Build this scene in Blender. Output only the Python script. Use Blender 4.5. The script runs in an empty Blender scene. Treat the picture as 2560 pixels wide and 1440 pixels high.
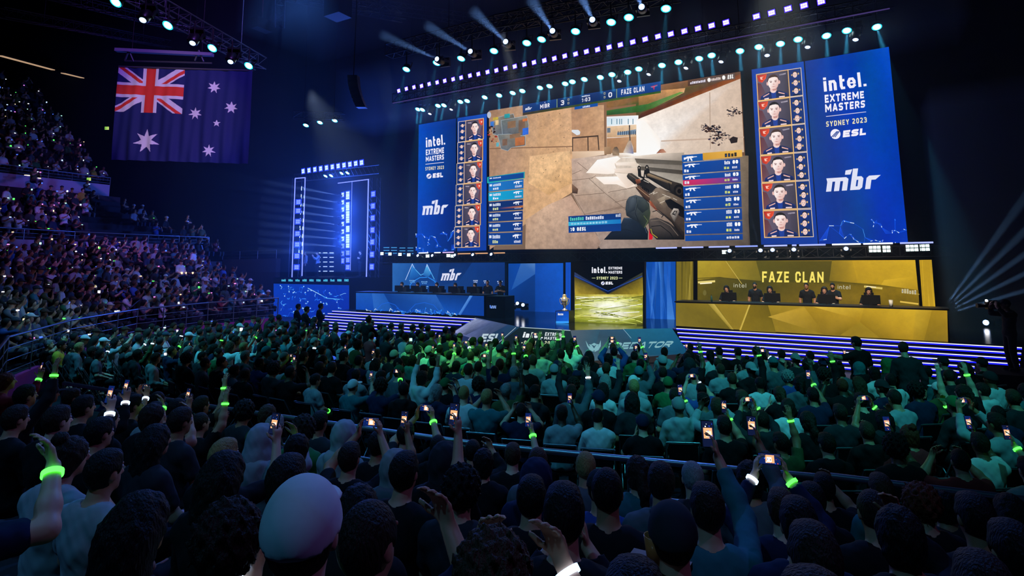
import bpy, math, random
import numpy as np
from mathutils import Vector, Matrix

# ------------------------------------------------------------------ camera, world, lights, exposure
S = bpy.context.scene
COL = S.collection
FPX, CY = 1452.57, 470.0                       # focal length and optical centre in pixels of a 2560 x 1440 frame
CAM = np.array([0.0, 0.0, 3.35])
MW = np.array([[0.86531295, -0.07338946, -0.4958301],     # world X, Y, Z in camera axes (right, down, forward)
               [0.50115339, 0.10915984, 0.85844593],
               [-0.00887615, -0.99131131, 0.1312368]])
cam_data = bpy.data.cameras.new('camera')
cam = bpy.data.objects.new('camera', cam_data)
COL.objects.link(cam)
right, down, fwd = MW[:, 0], MW[:, 1], MW[:, 2]
cam.matrix_world = Matrix(((right[0], -down[0], -fwd[0], CAM[0]), (right[1], -down[1], -fwd[1], CAM[1]),
                           (right[2], -down[2], -fwd[2], CAM[2]), (0, 0, 0, 1)))
cam_data.sensor_width = 36.0
cam_data.lens = FPX * 36.0 / 2560.0
cam_data.shift_y = (CY - 720.0) / 2560.0
cam_data.clip_end = 400
cam_data.clip_start = 0.05
S.camera = cam

world = bpy.data.worlds.new('world')
S.world = world
world.use_nodes = True
world.node_tree.nodes['Background'].inputs[0].default_value = (0.02, 0.05, 0.16, 1)
world.node_tree.nodes['Background'].inputs[1].default_value = 0.02

S.view_settings.view_transform = 'Standard'
S.view_settings.look = 'None'
S.view_settings.exposure = 0.0
S.view_settings.gamma = 1.0
S.view_settings.use_curve_mapping = False
cy_ = S.cycles
cy_.use_denoising = True
cy_.denoiser = 'OPENIMAGEDENOISE'
cy_.max_bounces = 4
cy_.diffuse_bounces = 1
cy_.glossy_bounces = 2
cy_.transmission_bounces = 3
cy_.transparent_max_bounces = 8
cy_.volume_bounces = 0
cy_.sample_clamp_direct = 0.0
cy_.sample_clamp_indirect = 2.0
cy_.caustics_reflective = False
cy_.caustics_refractive = False
cy_.use_light_tree = True
cy_.debug_use_compact_bvh = True


def aim(o, target):
    d = Vector(target) - o.location
    o.rotation_euler = d.to_track_quat('-Z', 'Y').to_euler()


def spot(name, loc, target, power, rgb, angle, blend=0.6, radius=0.12):
    l = bpy.data.lights.new(name, 'SPOT')
    l.energy, l.color, l.spot_size, l.spot_blend, l.shadow_soft_size = power, rgb, math.radians(angle), blend, radius
    o = bpy.data.objects.new(name, l)
    COL.objects.link(o)
    o.location = loc
    aim(o, target)
    return o


# hall lighting: wash lamps up in the roof (audience, stands, stage), added lights on trophy and near stand; the lamps of the rig carry their own light further down
GREEN, TEAL, BLUE, PURPLE, WARM = (.10, 1.0, .28), (.05, .72, .80), (.03, .16, 1.0), (.36, .14, 1.0), (1.0, .86, .68)
spot('wash_green', (-8.5, 5.0, 16), (-8.2, 13.4, 1), 13000, GREEN, 22, .9)
spot('wash_teal', (-17, 3.0, 16), (-16.5, 12.0, 1), 9000, (.05, .6, .9), 40, .8)
spot('wash_teal', (2.5, 3.0, 16), (-1.5, 12.5, 1), 6000, TEAL, 34, .8)
spot('wash_teal', (-8.0, 1.0, 16), (-6, 9.5, 1), 3200, (.04, .45, .75), 40, .9)
spot('wash_rim', (-4, 14, 13), (-2.5, 2.5, 1.5), 2800, (.05, .2, .9), 44, .9)
spot('wash_rim', (-15, 13.6, 13), (-8.5, 3.0, 1.5), 2800, (.08, .24, .9), 44, .9)
spot('wash_violet', (6, 4, 12), (-3.5, 2.2, 1.5), 500, (.35, .2, .9), 50, .9)
spot('wash_purple', (-12, 8, 20), (-27, 16, 4), 6500, PURPLE, 40, .9)
spot('wash_purple', (-16, 10, 22), (-37, 20, 8), 8000, PURPLE, 44, .9)
spot('wash_blue', (-17, 13.5, 19), (-25.5, 19, 2), 5500, (.10, .30, 1.0), 46, .9)
spot('wash_blue', (-14, 11, 14), (-20, 9, 2), 3500, (.14, .45, .9), 40, .9)
spot('key_booth', (-1, 14.2, 11), (-2, 24, 1.8), 9000, WARM, 46, .8)
spot('key_booth', (-17, 14.2, 10), (-19.5, 24.5, 1.8), 5000, (.75, .85, 1), 46, .8)
spot('key_trophy', (-10.5, 17.5, 12), (-10.7, 23, 1.8), 12000, WARM, 16, .8)  # added key with no lamp behind it, lifts the dark trophy
spot('key_flag', (-20, 5, 12), (-29.3, 16.8, 11), 2400, (1.0, .8, .66), 30, .6)
spot('fill_stand', (-3, -5, 16), (-3, 3.2, 1.5), 1600, (.08, .38, .8), 46, .9)  # unseen fill, added to brighten the nearest stand
spot('fill_stand', (-12, -6, 16), (-7.5, 2.8, 1.5), 1600, (.08, .34, .8), 46, .9)  # second added fill for the same stand

# ------------------------------------------------------------------ helpers
R = random.Random(7)


def ray(px, py):
    return MW @ np.array([(px - 1280) / FPX, (py - CY) / FPX, 1.0])


def on(px, py, ax, val):
    """The point of the plane (axis ax = val) seen at a pixel of the photograph."""
    r = ray(px, py)
    return CAM + r * ((val - CAM[ax]) / r[ax])


def onplane(px, py, p0, n):
    r = ray(px, py)
    return CAM + r * (np.dot(np.array(p0) - CAM, n) / np.dot(r, n))


def atdepth(px, py, d):
    return CAM + ray(px, py) * d


def lin(c):
    if isinstance(c, str):
        c = c.lstrip('#')
        c = [int(c[i:i + 2], 16) / 255 for i in (0, 2, 4)]
    return tuple(x / 12.92 if x <= 0.04045 else ((x + 0.055) / 1.055) ** 2.4 for x in c[:3])


MATS = {}


def mat(name, rgb, rough=0.6, metal=0.0, noise=0.0, scale=8.0, spec=0.5, sheen=0.0):
    if name in MATS:
        return MATS[name]
    m = bpy.data.materials.new(name)
    m.use_nodes = True
    nt = m.node_tree
    b = nt.nodes['Principled BSDF']
    c = lin(rgb)
    b.inputs['Base Color'].default_value = (*c, 1)
    b.inputs['Roughness'].default_value = rough
    b.inputs['Metallic'].default_value = metal
    b.inputs['Specular IOR Level'].default_value = spec
    if noise:
        tc = nt.nodes.new('ShaderNodeTexCoord')
        n = nt.nodes.new('ShaderNodeTexNoise')
        n.inputs['Scale'].default_value = scale
        n.inputs['Detail'].default_value = 3
        mp = nt.nodes.new('ShaderNodeMapRange')
        mp.inputs[3].default_value = 1 - noise
        mp.inputs[4].default_value = 1 + noise
        mx = nt.nodes.new('ShaderNodeMix')
        mx.data_type = 'RGBA'
        mx.blend_type = 'MULTIPLY'
        mx.inputs[0].default_value = 1
        mx.inputs[6].default_value = (*c, 1)
        nt.links.new(tc.outputs['Object'], n.inputs['Vector'])
        nt.links.new(n.outputs['Fac'], mp.inputs[0])
        nt.links.new(mp.outputs[0], mx.inputs[7])
        nt.links.new(mx.outputs[2], b.inputs['Base Color'])
    MATS[name] = m
    return m


def glow(name, rgb, strength=1.0, sample=False):
    if name in MATS:
        return MATS[name]
    m = bpy.data.materials.new(name)
    m.use_nodes = True
    nt = m.node_tree
    nt.nodes.remove(nt.nodes['Principled BSDF'])
    e = nt.nodes.new('ShaderNodeEmission')
    e.inputs[0].default_value = (*lin(rgb), 1)
    e.inputs[1].default_value = strength
    nt.links.new(e.outputs[0], nt.nodes['Material Output'].inputs[0])
    if not sample:
        m.cycles.emission_sampling = 'NONE'
    MATS[name] = m
    return m


def tag(o, label=None, cat=None, group=None, kind=None):
    if label:
        o['label'] = label
    if cat:
        o['category'] = cat
    if group:
        o['group'] = group
    if kind:
        o['kind'] = kind
    return o


def empty(name, loc, label=None, cat=None, group=None, rz=0.0):
    o = bpy.data.objects.new(name, None)
    o.empty_display_size = 0.2
    COL.objects.link(o)
    o.location = tuple(float(x) for x in loc)
    o.rotation_euler = (0, 0, rz)
    return tag(o, label, cat, group)


def link_mesh(name, me, parent=None):
    o = bpy.data.objects.new(name, me)
    COL.objects.link(o)
    if parent is not None:
        o.parent = parent
    return o


class MB:
    """Collects shapes and links them as one mesh object."""

    def __init__(self):
        self.v, self.f, self.mi, self.sm = [], [], [], []

    def add(self, vs, fs, mi=0, smooth=False):
        o = len(self.v)
        self.v += [tuple(float(c) for c in x) for x in vs]
        self.f += [tuple(i + o for i in f) for f in fs]
        self.mi += [mi] * len(fs)
        self.sm += [smooth] * len(fs)
        return self

    def box(self, lo, hi, mi=0):
        (a, b, c), (d, e, f) = lo, hi
        return self.add([(a, b, c), (d, b, c), (d, e, c), (a, e, c), (a, b, f), (d, b, f), (d, e, f), (a, e, f)],
                        [(0, 3, 2, 1), (4, 5, 6, 7), (0, 1, 5, 4), (1, 2, 6, 5), (2, 3, 7, 6), (3, 0, 4, 7)], mi)

    def obox(self, c, ux, uy, uz, mi=0):
        c, ux, uy, uz = (np.array(x, float) for x in (c, ux, uy, uz))
        vs = [c + sx * ux + sy * uy + sz * uz for sz in (-1, 1) for sx, sy in ((-1, -1), (1, -1), (1, 1), (-1, 1))]
        return self.add(vs, [(0, 3, 2, 1), (4, 5, 6, 7), (0, 1, 5, 4), (1, 2, 6, 5), (2, 3, 7, 6), (3, 0, 4, 7)], mi)

    def bar(self, p, q, w, h=None, mi=0, up=(0, 0, 1)):
        p, q = np.array(p, float), np.array(q, float)
        d = q - p
        L = np.linalg.norm(d)
        d /= L
        u = np.array(up, float)
        if abs(d @ u) > 0.98:
            u = np.array((0, 1.0, 0))
        s = np.cross(d, u)
        s /= np.linalg.norm(s)
        t = np.cross(s, d)
        return self.obox((p + q) / 2, d * L / 2, s * w / 2, t * (h or w) / 2, mi)

    def tube(self, p, q, r, n=8, mi=0, r2=None, smooth=True):
        p, q = np.array(p, float), np.array(q, float)
        d = q - p
        d = d / np.linalg.norm(d)
        a = np.array((0, 0, 1.0)) if abs(d[2]) < 0.9 else np.array((1.0, 0, 0))
        s = np.cross(d, a)
        s /= np.linalg.norm(s)
        t = np.cross(d, s)
        r2 = r if r2 is None else r2
        vs = []
        for c, rr in ((p, r), (q, r2)):
            vs += [c + rr * (math.cos(2 * math.pi * i / n) * s + math.sin(2 * math.pi * i / n) * t) for i in range(n)]
        self.add(vs, [(i, (i + 1) % n, n + (i + 1) % n, n + i) for i in range(n)], mi, smooth)
        return self.add(vs[:n], [tuple(range(n))[::-1]], mi).add(vs[n:], [tuple(range(n))], mi)

    def lathe(self, prof, n=20, c=(0, 0, 0), mi=0, ax=2):
        vs = []
        for r, z in prof:
            for i in range(n):
                a = 2 * math.pi * i / n
                v = [r * math.cos(a), r * math.sin(a), z]
                if ax == 1:
                    v = [v[0], v[2], v[1]]
                vs.append((v[0] + c[0], v[1] + c[1], v[2] + c[2]))
        fs = [(k * n + i, k * n + (i + 1) % n, (k + 1) * n + (i + 1) % n, (k + 1) * n + i) for k in range(len(prof) - 1) for i in range(n)]
        return self.add(vs, fs, mi, True)

    def build(self, name, mats, parent=None, world=True):
        """Links the mesh; with a parent, vertices are moved into its (unrotated) space."""
        v = np.array(self.v)
        if parent is not None and world:
            v = v - np.array(parent.location)
        me = bpy.data.meshes.new(name)
        me.from_pydata(v.tolist(), [], self.f)
        for m in (mats if isinstance(mats, (list, tuple)) else [mats]):
            me.materials.append(m)
        me.polygons.foreach_set('material_index', self.mi)
        me.polygons.foreach_set('use_smooth', self.sm)
        me.update()
        return link_mesh(name, me, parent)


def copy_tree(o, parent=None):
    c = o.copy()
    COL.objects.link(c)
    if parent is not None:
        c.parent = parent
    for ch in o.children:
        if not ch.name.startswith('clamp'):
            copy_tree(ch, c)
    return c


# ------------------------------------------------------------------ pictures shown on LED screens
def led_material():
    m = bpy.data.materials.new('led_picture')
    m.use_nodes = True
    nt = m.node_tree
    nt.nodes.remove(nt.nodes['Principled BSDF'])
    e = nt.nodes.new('ShaderNodeEmission')
    at = nt.nodes.new('ShaderNodeAttribute')
    at.attribute_name = 'Col'
    tc = nt.nodes.new('ShaderNodeTexCoord')
    n1 = nt.nodes.new('ShaderNodeTexNoise')
    n1.inputs['Scale'].default_value = 3.0
    n1.inputs['Detail'].default_value = 12
    n1.inputs['Roughness'].default_value = 0.74
    mr = nt.nodes.new('ShaderNodeMapRange')
    mr.inputs[1].default_value, mr.inputs[2].default_value = 0.3, 0.7
    mr.inputs[3].default_value, mr.inputs[4].default_value = -1.0, 1.0
    mu = nt.nodes.new('ShaderNodeMath')
    mu.operation = 'MULTIPLY_ADD'
    mu.inputs[2].default_value = 1.0
    vm = nt.nodes.new('ShaderNodeVectorMath')
    vm.operation = 'SCALE'
    L = nt.links.new
    L(tc.outputs['Object'], n1.inputs['Vector'])
    L(n1.outputs['Fac'], mr.inputs[0])
    L(mr.outputs[0], mu.inputs[0])
    L(at.outputs['Alpha'], mu.inputs[1])
    L(at.outputs['Color'], vm.inputs[0])
    L(mu.outputs[0], vm.inputs['Scale'])
    L(vm.outputs[0], e.inputs[0])
    L(e.outputs[0], nt.nodes['Material Output'].inputs[0])
    return m


LED = led_material()
LEDQ = LED.copy()
LEDQ.name = 'led_picture_small'
LEDQ.cycles.emission_sampling = 'NONE'


class Paint:
    """Draws a flat picture on a plane of the place: polygons with a colour per corner, in order, each a hair above the last."""

    def __init__(self, p0, n, eps=0.0015):
        self.p0, self.n, self.eps = np.array(p0, float), np.array(n, float), eps
        self.n /= np.linalg.norm(self.n)
        self.v, self.f, self.c, self.layer = [], [], [], 0

    def to3(self, p):
        return onplane(p[0], p[1], self.p0, self.n)

    def poly(self, pts, col, tex=0.0, up=True, three=False):
        if up:
            self.layer += 1
        o = len(self.v)
        cols = col if isinstance(col, list) else [col] * len(pts)
        for p, c in zip(pts, cols):
            q = np.array(p, float) if three else self.to3(p)
            self.v.append(q + self.n * self.eps * self.layer)
            self.c.append((*lin(c), tex))
        self.f.append(tuple(range(o, o + len(pts))))

    def quad(self, a, b, c, d, col, tex=0.0):
        self.poly([a, b, c, d], col, tex)

    def line(self, pts, w, col, closed=False, tex=0.0, w2=None):
        """A polyline of width w pixels with mitred joins."""
        self.layer += 1
        P = [np.array(p, float) for p in pts]
        n = len(P)
        off = []
        for i in range(n):
            ww = w if w2 is None else w + (w2 - w) * i / (n - 1)
            a = P[i] - P[i - 1] if (i > 0 or closed) else P[1] - P[0]
            b = P[(i + 1) % n] - P[i] if (i < n - 1 or closed) else P[-1] - P[-2]
            a = a / (np.linalg.norm(a) + 1e-9)
            b = b / (np.linalg.norm(b) + 1e-9)
            na, nb = np.array((-a[1], a[0])), np.array((-b[1], b[0]))
            m = na + nb
            d = m @ m
            m = na if d < 0.3 else m * 2 / d
            off.append(m * ww / 2)
        for i in range(n if closed else n - 1):
            j = (i + 1) % n
            self.poly([P[i] + off[i], P[j] + off[j], P[j] - off[j], P[i] - off[i]], col, tex, up=False)

    def disc(self, c, rx, ry, col, n=18, rot=0.0, tex=0.0):
        ca, sa = math.cos(rot), math.sin(rot)
        pts = []
        for i in range(n):
            a = 2 * math.pi * i / n
            x, y = rx * math.cos(a), ry * math.sin(a)
            pts.append((c[0] + x * ca - y * sa, c[1] + x * sa + y * ca))
        self.poly(pts, col, tex)

    def text(self, s, bl, br, tl, col, t=0.2, gap=0.22, slant=0.0, tr=None, widths=None):
        """Lettering between pixel corners; t is the stroke weight in cap heights."""
        bl, br, tl = (np.array(x, float) for x in (bl, br, tl))
        tr = np.array(tr, float) if tr is not None else tl + br - bl
        x, items = 0.0, []
        for ch in s:
            if ch == ' ':
                x += 0.45
                continue
            w, strokes = GLYPH[ch]
            w = (widths or {}).get(ch, w)
            items.append((x, w, strokes))
            x += w + gap
        total = x - gap
        self.layer += 1
        b3, r3, t3 = self.to3(bl), self.to3(br), self.to3(tl)
        tx = t * np.linalg.norm(t3 - b3) / (np.linalg.norm(r3 - b3) / total)     # the same weight across and up, on the real surface
        tx = min(tx, .17 if any(c in s for c in 'EMASN') and len(s) > 3 else .3)

        def m(u, v):
            u = u / total
            p = bl + (br - bl) * u
            q = tl + (tr - tl) * u
            return p + (q - p) * v

        for x0, w, strokes in items:
            for st in strokes:
                tw = t
                if isinstance(st[0], float):
                    tw, st = t * st[0], st[1:]
                closed = st[0] == st[-1] and len(st) > 2
                Q = [np.array((a * (w - tx) + tx / 2, b * (1 - t) + t / 2)) for a, b in (st[:-1] if closed else st)]
                sc = np.array((tx / t, 1.0))             # anisotropy: work in square units
                P = [q / sc for q in Q]
                n = len(P)
                if n == 1:
                    c = P[0]
                    h = t * 0.5
                    self.poly([m(x0 + (c[0] + dx) * sc[0] + slant * (c[1] + dy), c[1] + dy) for dx, dy in ((-h, -h), (h, -h), (h, h), (-h, h))], col, up=False)
                    continue
                off = []
                for i in range(n):
                    a = P[i] - P[i - 1] if (i > 0 or closed) else P[1] - P[0]
                    b = P[(i + 1) % n] - P[i] if (i < n - 1 or closed) else P[-1] - P[-2]
                    a, b = a / np.linalg.norm(a), b / np.linalg.norm(b)
                    na, nb = np.array((-a[1], a[0])), np.array((-b[1], b[0]))
                    mm = na + nb
                    d = mm @ mm
                    off.append((na if d < 0.4 else mm * 2 / d) * tw / 2)
                ext = [np.zeros(2)] * n
                if not closed:
                    a, b = P[0] - P[1], P[-1] - P[-2]
                    ext = list(ext)
                    ext[0] = a / np.linalg.norm(a) * t / 2
                    ext[-1] = b / np.linalg.norm(b) * t / 2
                for i in range(n if closed else n - 1):
                    j = (i + 1) % n
                    pts = [P[i] + off[i] + ext[i], P[j] + off[j] + ext[j], P[j] - off[j] + ext[j], P[i] - off[i] + ext[i]]
                    self.poly([m(x0 + p[0] * sc[0] + slant * p[1], min(max(p[1], 0.0), 1.06)) for p in pts], col, up=False)

    def build(self, name, parent=None, sample=True):
        v = np.array(self.v)
        if parent is not None:
            v = v - np.array(parent.location)
        me = bpy.data.meshes.new(name)
        me.from_pydata(v.tolist(), [], self.f)
        ca = me.color_attributes.new('Col', 'FLOAT_COLOR', 'POINT')
        ca.data.foreach_set('color', np.array(self.c, dtype=np.float32).ravel())
        me.materials.append(LED if sample else LEDQ)
        return link_mesh(name, me, parent)


_C = [(1, .74), (1, .84), (.78, 1), (.22, 1), (0, .84), (0, .16), (.22, 0), (.78, 0), (1, .16), (1, .26)]
GLYPH = {
    'A': (.62, [[(0, 0), (.42, 1), (.58, 1), (1, 0)], [(.2, .25), (.8, .25)]]),
    'B': (.56, [[(0, 0), (0, 1), (.75, 1), (1, .85), (1, .65), (.75, .5), (0, .5)], [(.75, .5), (1, .36), (1, .15), (.75, 0), (0, 0)]]),
    'C': (.56, [_C]),
    'D': (.58, [[(0, 0), (0, 1), (.72, 1), (1, .82), (1, .18), (.72, 0), (0, 0)]]),
    'E': (.5, [[(1, 1), (0, 1), (0, 0), (1, 0)], [(0, .5), (.85, .5)]]),
    'F': (.5, [[(1, 1), (0, 1), (0, 0)], [(0, .5), (.85, .5)]]),
    'I': (.2, [[(.5, 0), (.5, 1)]]),
    'L': (.48, [[(0, 1), (0, 0), (1, 0)]]),
    'M': (.8, [[(0, 0), (0, 1)], [(1, 0), (1, 1)], [(.06, .93), (.5, .3)], [(.5, .3), (.94, .93)]]),
    'N': (.64, [[(0, 0), (0, 1)], [(1, 0), (1, 1)], [(.08, .9), (.92, .1)]]),
    'O': (.58, [[(.25, 1), (.75, 1), (1, .82), (1, .18), (.75, 0), (.25, 0), (0, .18), (0, .82), (.25, 1)]]),
    'P': (.55, [[(0, 0), (0, 1), (.75, 1), (1, .84), (1, .6), (.75, .43), (0, .43)]]),
    'R': (.57, [[(0, 0), (0, 1), (.75, 1), (1, .84), (1, .62), (.75, .46), (0, .46)], [(.5, .46), (1, 0)]]),
    'S': (.55, [[(.98, .97), (.8, 1), (.22, 1), (0, .86), (0, .66), (.2, .52), (.8, .48), (1, .34), (1, .14), (.78, 0), (.2, 0), (.02, .03)]]),
    'T': (.54, [[(0, 1), (1, 1)], [(.5, 1), (.5, 0)]]),
    'X': (.6, [[(0, 0), (1, 1)], [(0, 1), (1, 0)]]),
    'Y': (.6, [[(0, 1), (.5, .45), (1, 1)], [(.5, .45), (.5, 0)]]),
    'Z': (.54, [[(0, 1), (1, 1), (0, 0), (1, 0)]]),
    '0': (.56, [[(.25, 1), (.75, 1), (1, .82), (1, .18), (.75, 0), (.25, 0), (0, .18), (0, .82), (.25, 1)]]),
    '1': (.3, [[(0, .8), (.8, 1), (.8, 0)]]),
    '2': (.55, [[(.02, .97), (.2, 1), (.78, 1), (1, .85), (1, .64), (0, .12), (0, 0), (1, 0)]]),
    '3': (.55, [[(.02, .97), (.2, 1), (.8, 1), (1, .84), (1, .64), (.8, .52), (.4, .52)], [(.8, .52), (1, .38), (1, .16), (.8, 0), (.2, 0), (.02, .03)]]),
    '8': (.56, [[(.25, 1), (.75, 1), (1, .85), (1, .65), (.75, .52), (.25, .52), (0, .65), (0, .85), (.25, 1)], [(.75, .52), (1, .37), (1, .15), (.75, 0), (.25, 0), (0, .15), (0, .37), (.25, .52)]]),
    ':': (.2, [[(.5, .62)], [(.5, .18)]]),
    '.': (.2, [[(.5, .0)]]),
    '-': (.4, [[(0, .45), (1, .45)]]),
    'i': (.2, [[(.5, 0), (.5, .66)], [(.5, .96)]]),
    'n': (.56, [[(0, 0), (0, .66)], [(0, .5), (.2, .66), (.75, .66), (1, .48), (1, 0)]]),
    't': (.42, [[(.25, .98), (.25, .18), (.5, 0), (1, 0)], [(.25, .64), (1, .64)]]),
    'e': (.62, [[(1, .34), (1, .48), (.74, .68), (.26, .68), (0, .48), (0, .2), (.26, 0), (.72, 0), (.96, .1)], [.6, (0, .34), (1, .34)]]),
    'l': (.2, [[(.5, 0), (.5, 1.03)]]),
}

# ------------------------------------------------------------------ LED screens of the stage
BLACK = mat('black_metal', '#0c0d10', 0.45, 0.3)
DRAPE = mat('black_cloth', '#0a0a0d', 0.95, spec=0.1)
GLOSS = mat('glossy_black_floor', '#0b0e18', 0.16, spec=0.6)
STEEL = mat('brushed_steel', '#8c9099', 0.32, 0.85)
NDIR = np.array((0.0, -1.0, 0.0))


def bil(q):
    """Bilinear map of a pixel quad TL, TR, BR, BL: (s, t) -> pixel, t downwards."""
    a, b, c, d = (np.array(x, float) for x in q)
    return lambda s, t: (a * (1 - s) + b * s) * (1 - t) + (d * (1 - s) + c * s) * t


def led_panel(name, label, cat, quad, p0, n, draw, depth=0.14, floor=None, group=None, sample=True):
    n = np.array(n, float) / np.linalg.norm(n)
    W = [onplane(x, y, p0, n) for x, y in quad]
    top_ = [W[0].copy(), W[1].copy()] if floor is None else []
    if floor is not None:
        W[2][2] = W[3][2] = floor
    c = (W[2] + W[3]) / 2 - n * depth / 2
    root = empty(name, c, label, cat, group)
    m = MB()
    b = [w - n * depth for w in W]
    m.add(W + b, [(3, 2, 1, 0), (4, 5, 6, 7), (0, 1, 5, 4), (1, 2, 6, 5), (2, 3, 7, 6), (3, 0, 4, 7)])
    m.build('casing', BLACK, root)
    for k in (.12, .88) if top_ else ():
        a = top_[0] * (1 - k) + top_[1] * k - n * depth / 2
        MB().tube(a, (a[0], a[1], 26), .025, 6).build('hanger', BLACK, root)
    P = Paint(np.array(W[0]), n)
    P.W = W
    draw(P)
    P.build('picture', root, sample)
    return root


def mibr_logo(P, bl, br, tl, col):
    bl, br, tl = (np.array(x, float) for x in (bl, br, tl))
    ex, ey = (br - bl) / 3.42, tl - bl

    def m(u, v):
        return bl + ex * (u + 0.16 * v) + ey * v
    P.layer += 1
    for pts in (
        [(0, 0), (.40, 0), (.40, .78), (.0, .78)], [(0, .72), (-.12, 1), (1.42, 1), (1.62, .86), (1.62, .72)],
        [(.61, 0), (1.01, 0), (1.01, .78), (.61, .78)], [(1.22, 0), (1.62, 0), (1.62, .78), (1.22, .78)],
        [(1.30, 1.18), (1.72, 1.18), (1.82, 1.56), (1.30, 1.5)],
        [(1.86, 0), (2.26, 0), (2.26, 1.6), (1.86, 1.6)], [(2.2, 0), (2.6, 0), (2.78, .16), (2.78, .26), (2.2, .26)],
        [(2.2, .74), (2.78, .74), (2.78, .84), (2.6, 1), (2.2, 1)], [(2.4, .2), (2.78, .2), (2.78, .8), (2.4, .8)],
        [(3.02, 0), (3.42, 0), (3.42, .7), (3.02, .86)], [(3.02, .84), (3.42, .68), (3.74, .68), (4.1, 1.0), (3.2, 1.0)],
    ):
        P.poly([m(u, v) for u, v in pts], col, up=False)


def esl_logo(P, c, r, bl, br, tl, tr, col, slant=0.12):
    P.disc(c, r, r, col)
    blue = '#0a3a9c'
    for k in (-.38, 0, .38):
        a = np.array((c[0] - r * .45 + k * r * .9, c[1] + r * .62))
        b = np.array((c[0] + r * .55 + k * r * .6, c[1] - r * .55))
        P.line([a, b], r * .17, blue)
    P.text('ESL', bl, br, tl, col, t=.3, gap=.16, slant=slant, tr=tr, widths={'E': .85, 'S': .85, 'L': .75})


def mesh_wave(P, f, t0, rnd, dense=26, cols=('#0a4be0', '#1767ff', '#4aa2ff', '#cfe6ff')):
    """The blue wire-net wave along the foot of a banner; f maps (s, t) to pixels."""
    pts = []
    for i in range(dense):
        s = rnd.random()
        t = t0 + (1 - t0) * rnd.random() ** 0.9
        pts.append((s, t))
    for i, (s, t) in enumerate(pts):
        near = sorted(pts, key=lambda q: (q[0] - s) ** 2 + ((q[1] - t) * 2) ** 2)[1:4]
        a, b, c = f(s, t), f(*near[0]), f(*near[1])
        if rnd.random() < .55:
            P.poly([a, b, c], ['#0a3fc4', '#0838b0', '#0c4ee0'])
        P.line([a, b], .9, cols[rnd.randrange(3)])
        P.line([a, c], .7, cols[rnd.randrange(2)])
        if rnd.random() < .4:
            P.disc(a, 1.2, 1.2, cols[3], 6)
            P.line([a, a + (b - a) * .4], 1.6, cols[3])


WHITE = '#f6f3ff'


def logos(P, I, X, M, L, Y, D, mb):
    P.text('intel.', *I[:3], WHITE, t=.17, gap=.17, tr=I[3])
    P.text('EXTREME', *X[:3], WHITE, t=.24, gap=.17, tr=X[3])
    P.text('MASTERS', *M[:3], WHITE, t=.24, gap=.17, tr=M[3])
    if L:
        P.line(L, 1.4, '#e8e0ec')
    P.text('SYDNEY 2023', *Y[:3], '#f1e7b6', t=.2, gap=.24, tr=Y[3])
    if D:
        esl_logo(P, *D, WHITE)
    if mb:
        mibr_logo(P, *mb, '#e3e6fb')


def draw_right_logo(P):
    q = [(2012, 153), (2222, 117), (2270, 607), (2047, 610)]
    f = bil(q)
    for j in range(8):
        for i in range(4):
            s0, s1, t0, t1 = i / 4, (i + 1) / 4, j / 8, (j + 1) / 8
            sh = lambda s, t: '#%02x%02x%02x' % (0, int(52 + 22 * s * (1 - t) + 8 * math.sin(9 * s + 4 * t)), int(148 + 52 * s * (1 - .5 * t) + 14 * math.sin(7 * s - 5 * t)))
            P.poly([f(s0, t0), f(s1, t0), f(s1, t1), f(s0, t1)], [sh(s0, t0), sh(s1, t0), sh(s1, t1), sh(s0, t1)], .12, up=(i + j == 0))
    mesh_wave(P, f, .87, random.Random(3), 44)
    logos(P, [(2061, 233), (2166, 219), (2058, 197), (2162, 184)], [(2063, 261), (2160, 249), (2062, 241), (2159, 231)],
          [(2064, 284), (2162, 272), (2063, 264.5), (2162, 254)], [(2065.6, 294.5), (2165, 283)],
          [(2066, 320), (2167, 309), (2065.6, 307), (2166, 296)],
          [(2089, 338), 12.5, (2107, 346.5), (2164, 340), (2106, 330), (2163, 323)], [(2065.6, 481), (2175, 474), (2065, 448)])


def draw_left_logo(P):
    q = [(1047, 312), (1140, 296), (1140, 628), (1043, 633)]
    f = bil(q)
    for j in range(8):
        for i in range(4):
            s0, s1, t0, t1 = i / 4, (i + 1) / 4, j / 8, (j + 1) / 8
            sh = lambda s, t: '#%02x%02x%02x' % (0, int(72 - 34 * s + 6 * math.sin(6 * t)), int(196 - 74 * s - 10 * t))
            P.poly([f(s0, t0), f(s1, t0), f(s1, t1), f(s0, t1)], [sh(s0, t0), sh(s1, t0), sh(s1, t1), sh(s0, t1)], .12, up=(i + j == 0))
    mesh_wave(P, f, .84, random.Random(5), 40)
    logos(P, [(1070.5, 370), (1118, 362.5), (1070, 345), (1116.5, 338)], [(1070, 390), (1115, 384), (1070, 375.5), (1115, 369.5)],
          [(1070, 405.5), (1115, 400), (1070, 393), (1115, 387)], [(1069, 412), (1115, 407)],
          [(1069, 427.5), (1115, 423.5), (1069, 419), (1115, 415)],
          [(1078, 441.5), 6.3, (1087, 446), (1113, 444), (1087, 435), (1112, 432)], [(1061, 538.5), (1113, 535.5), (1062, 516)])


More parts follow.
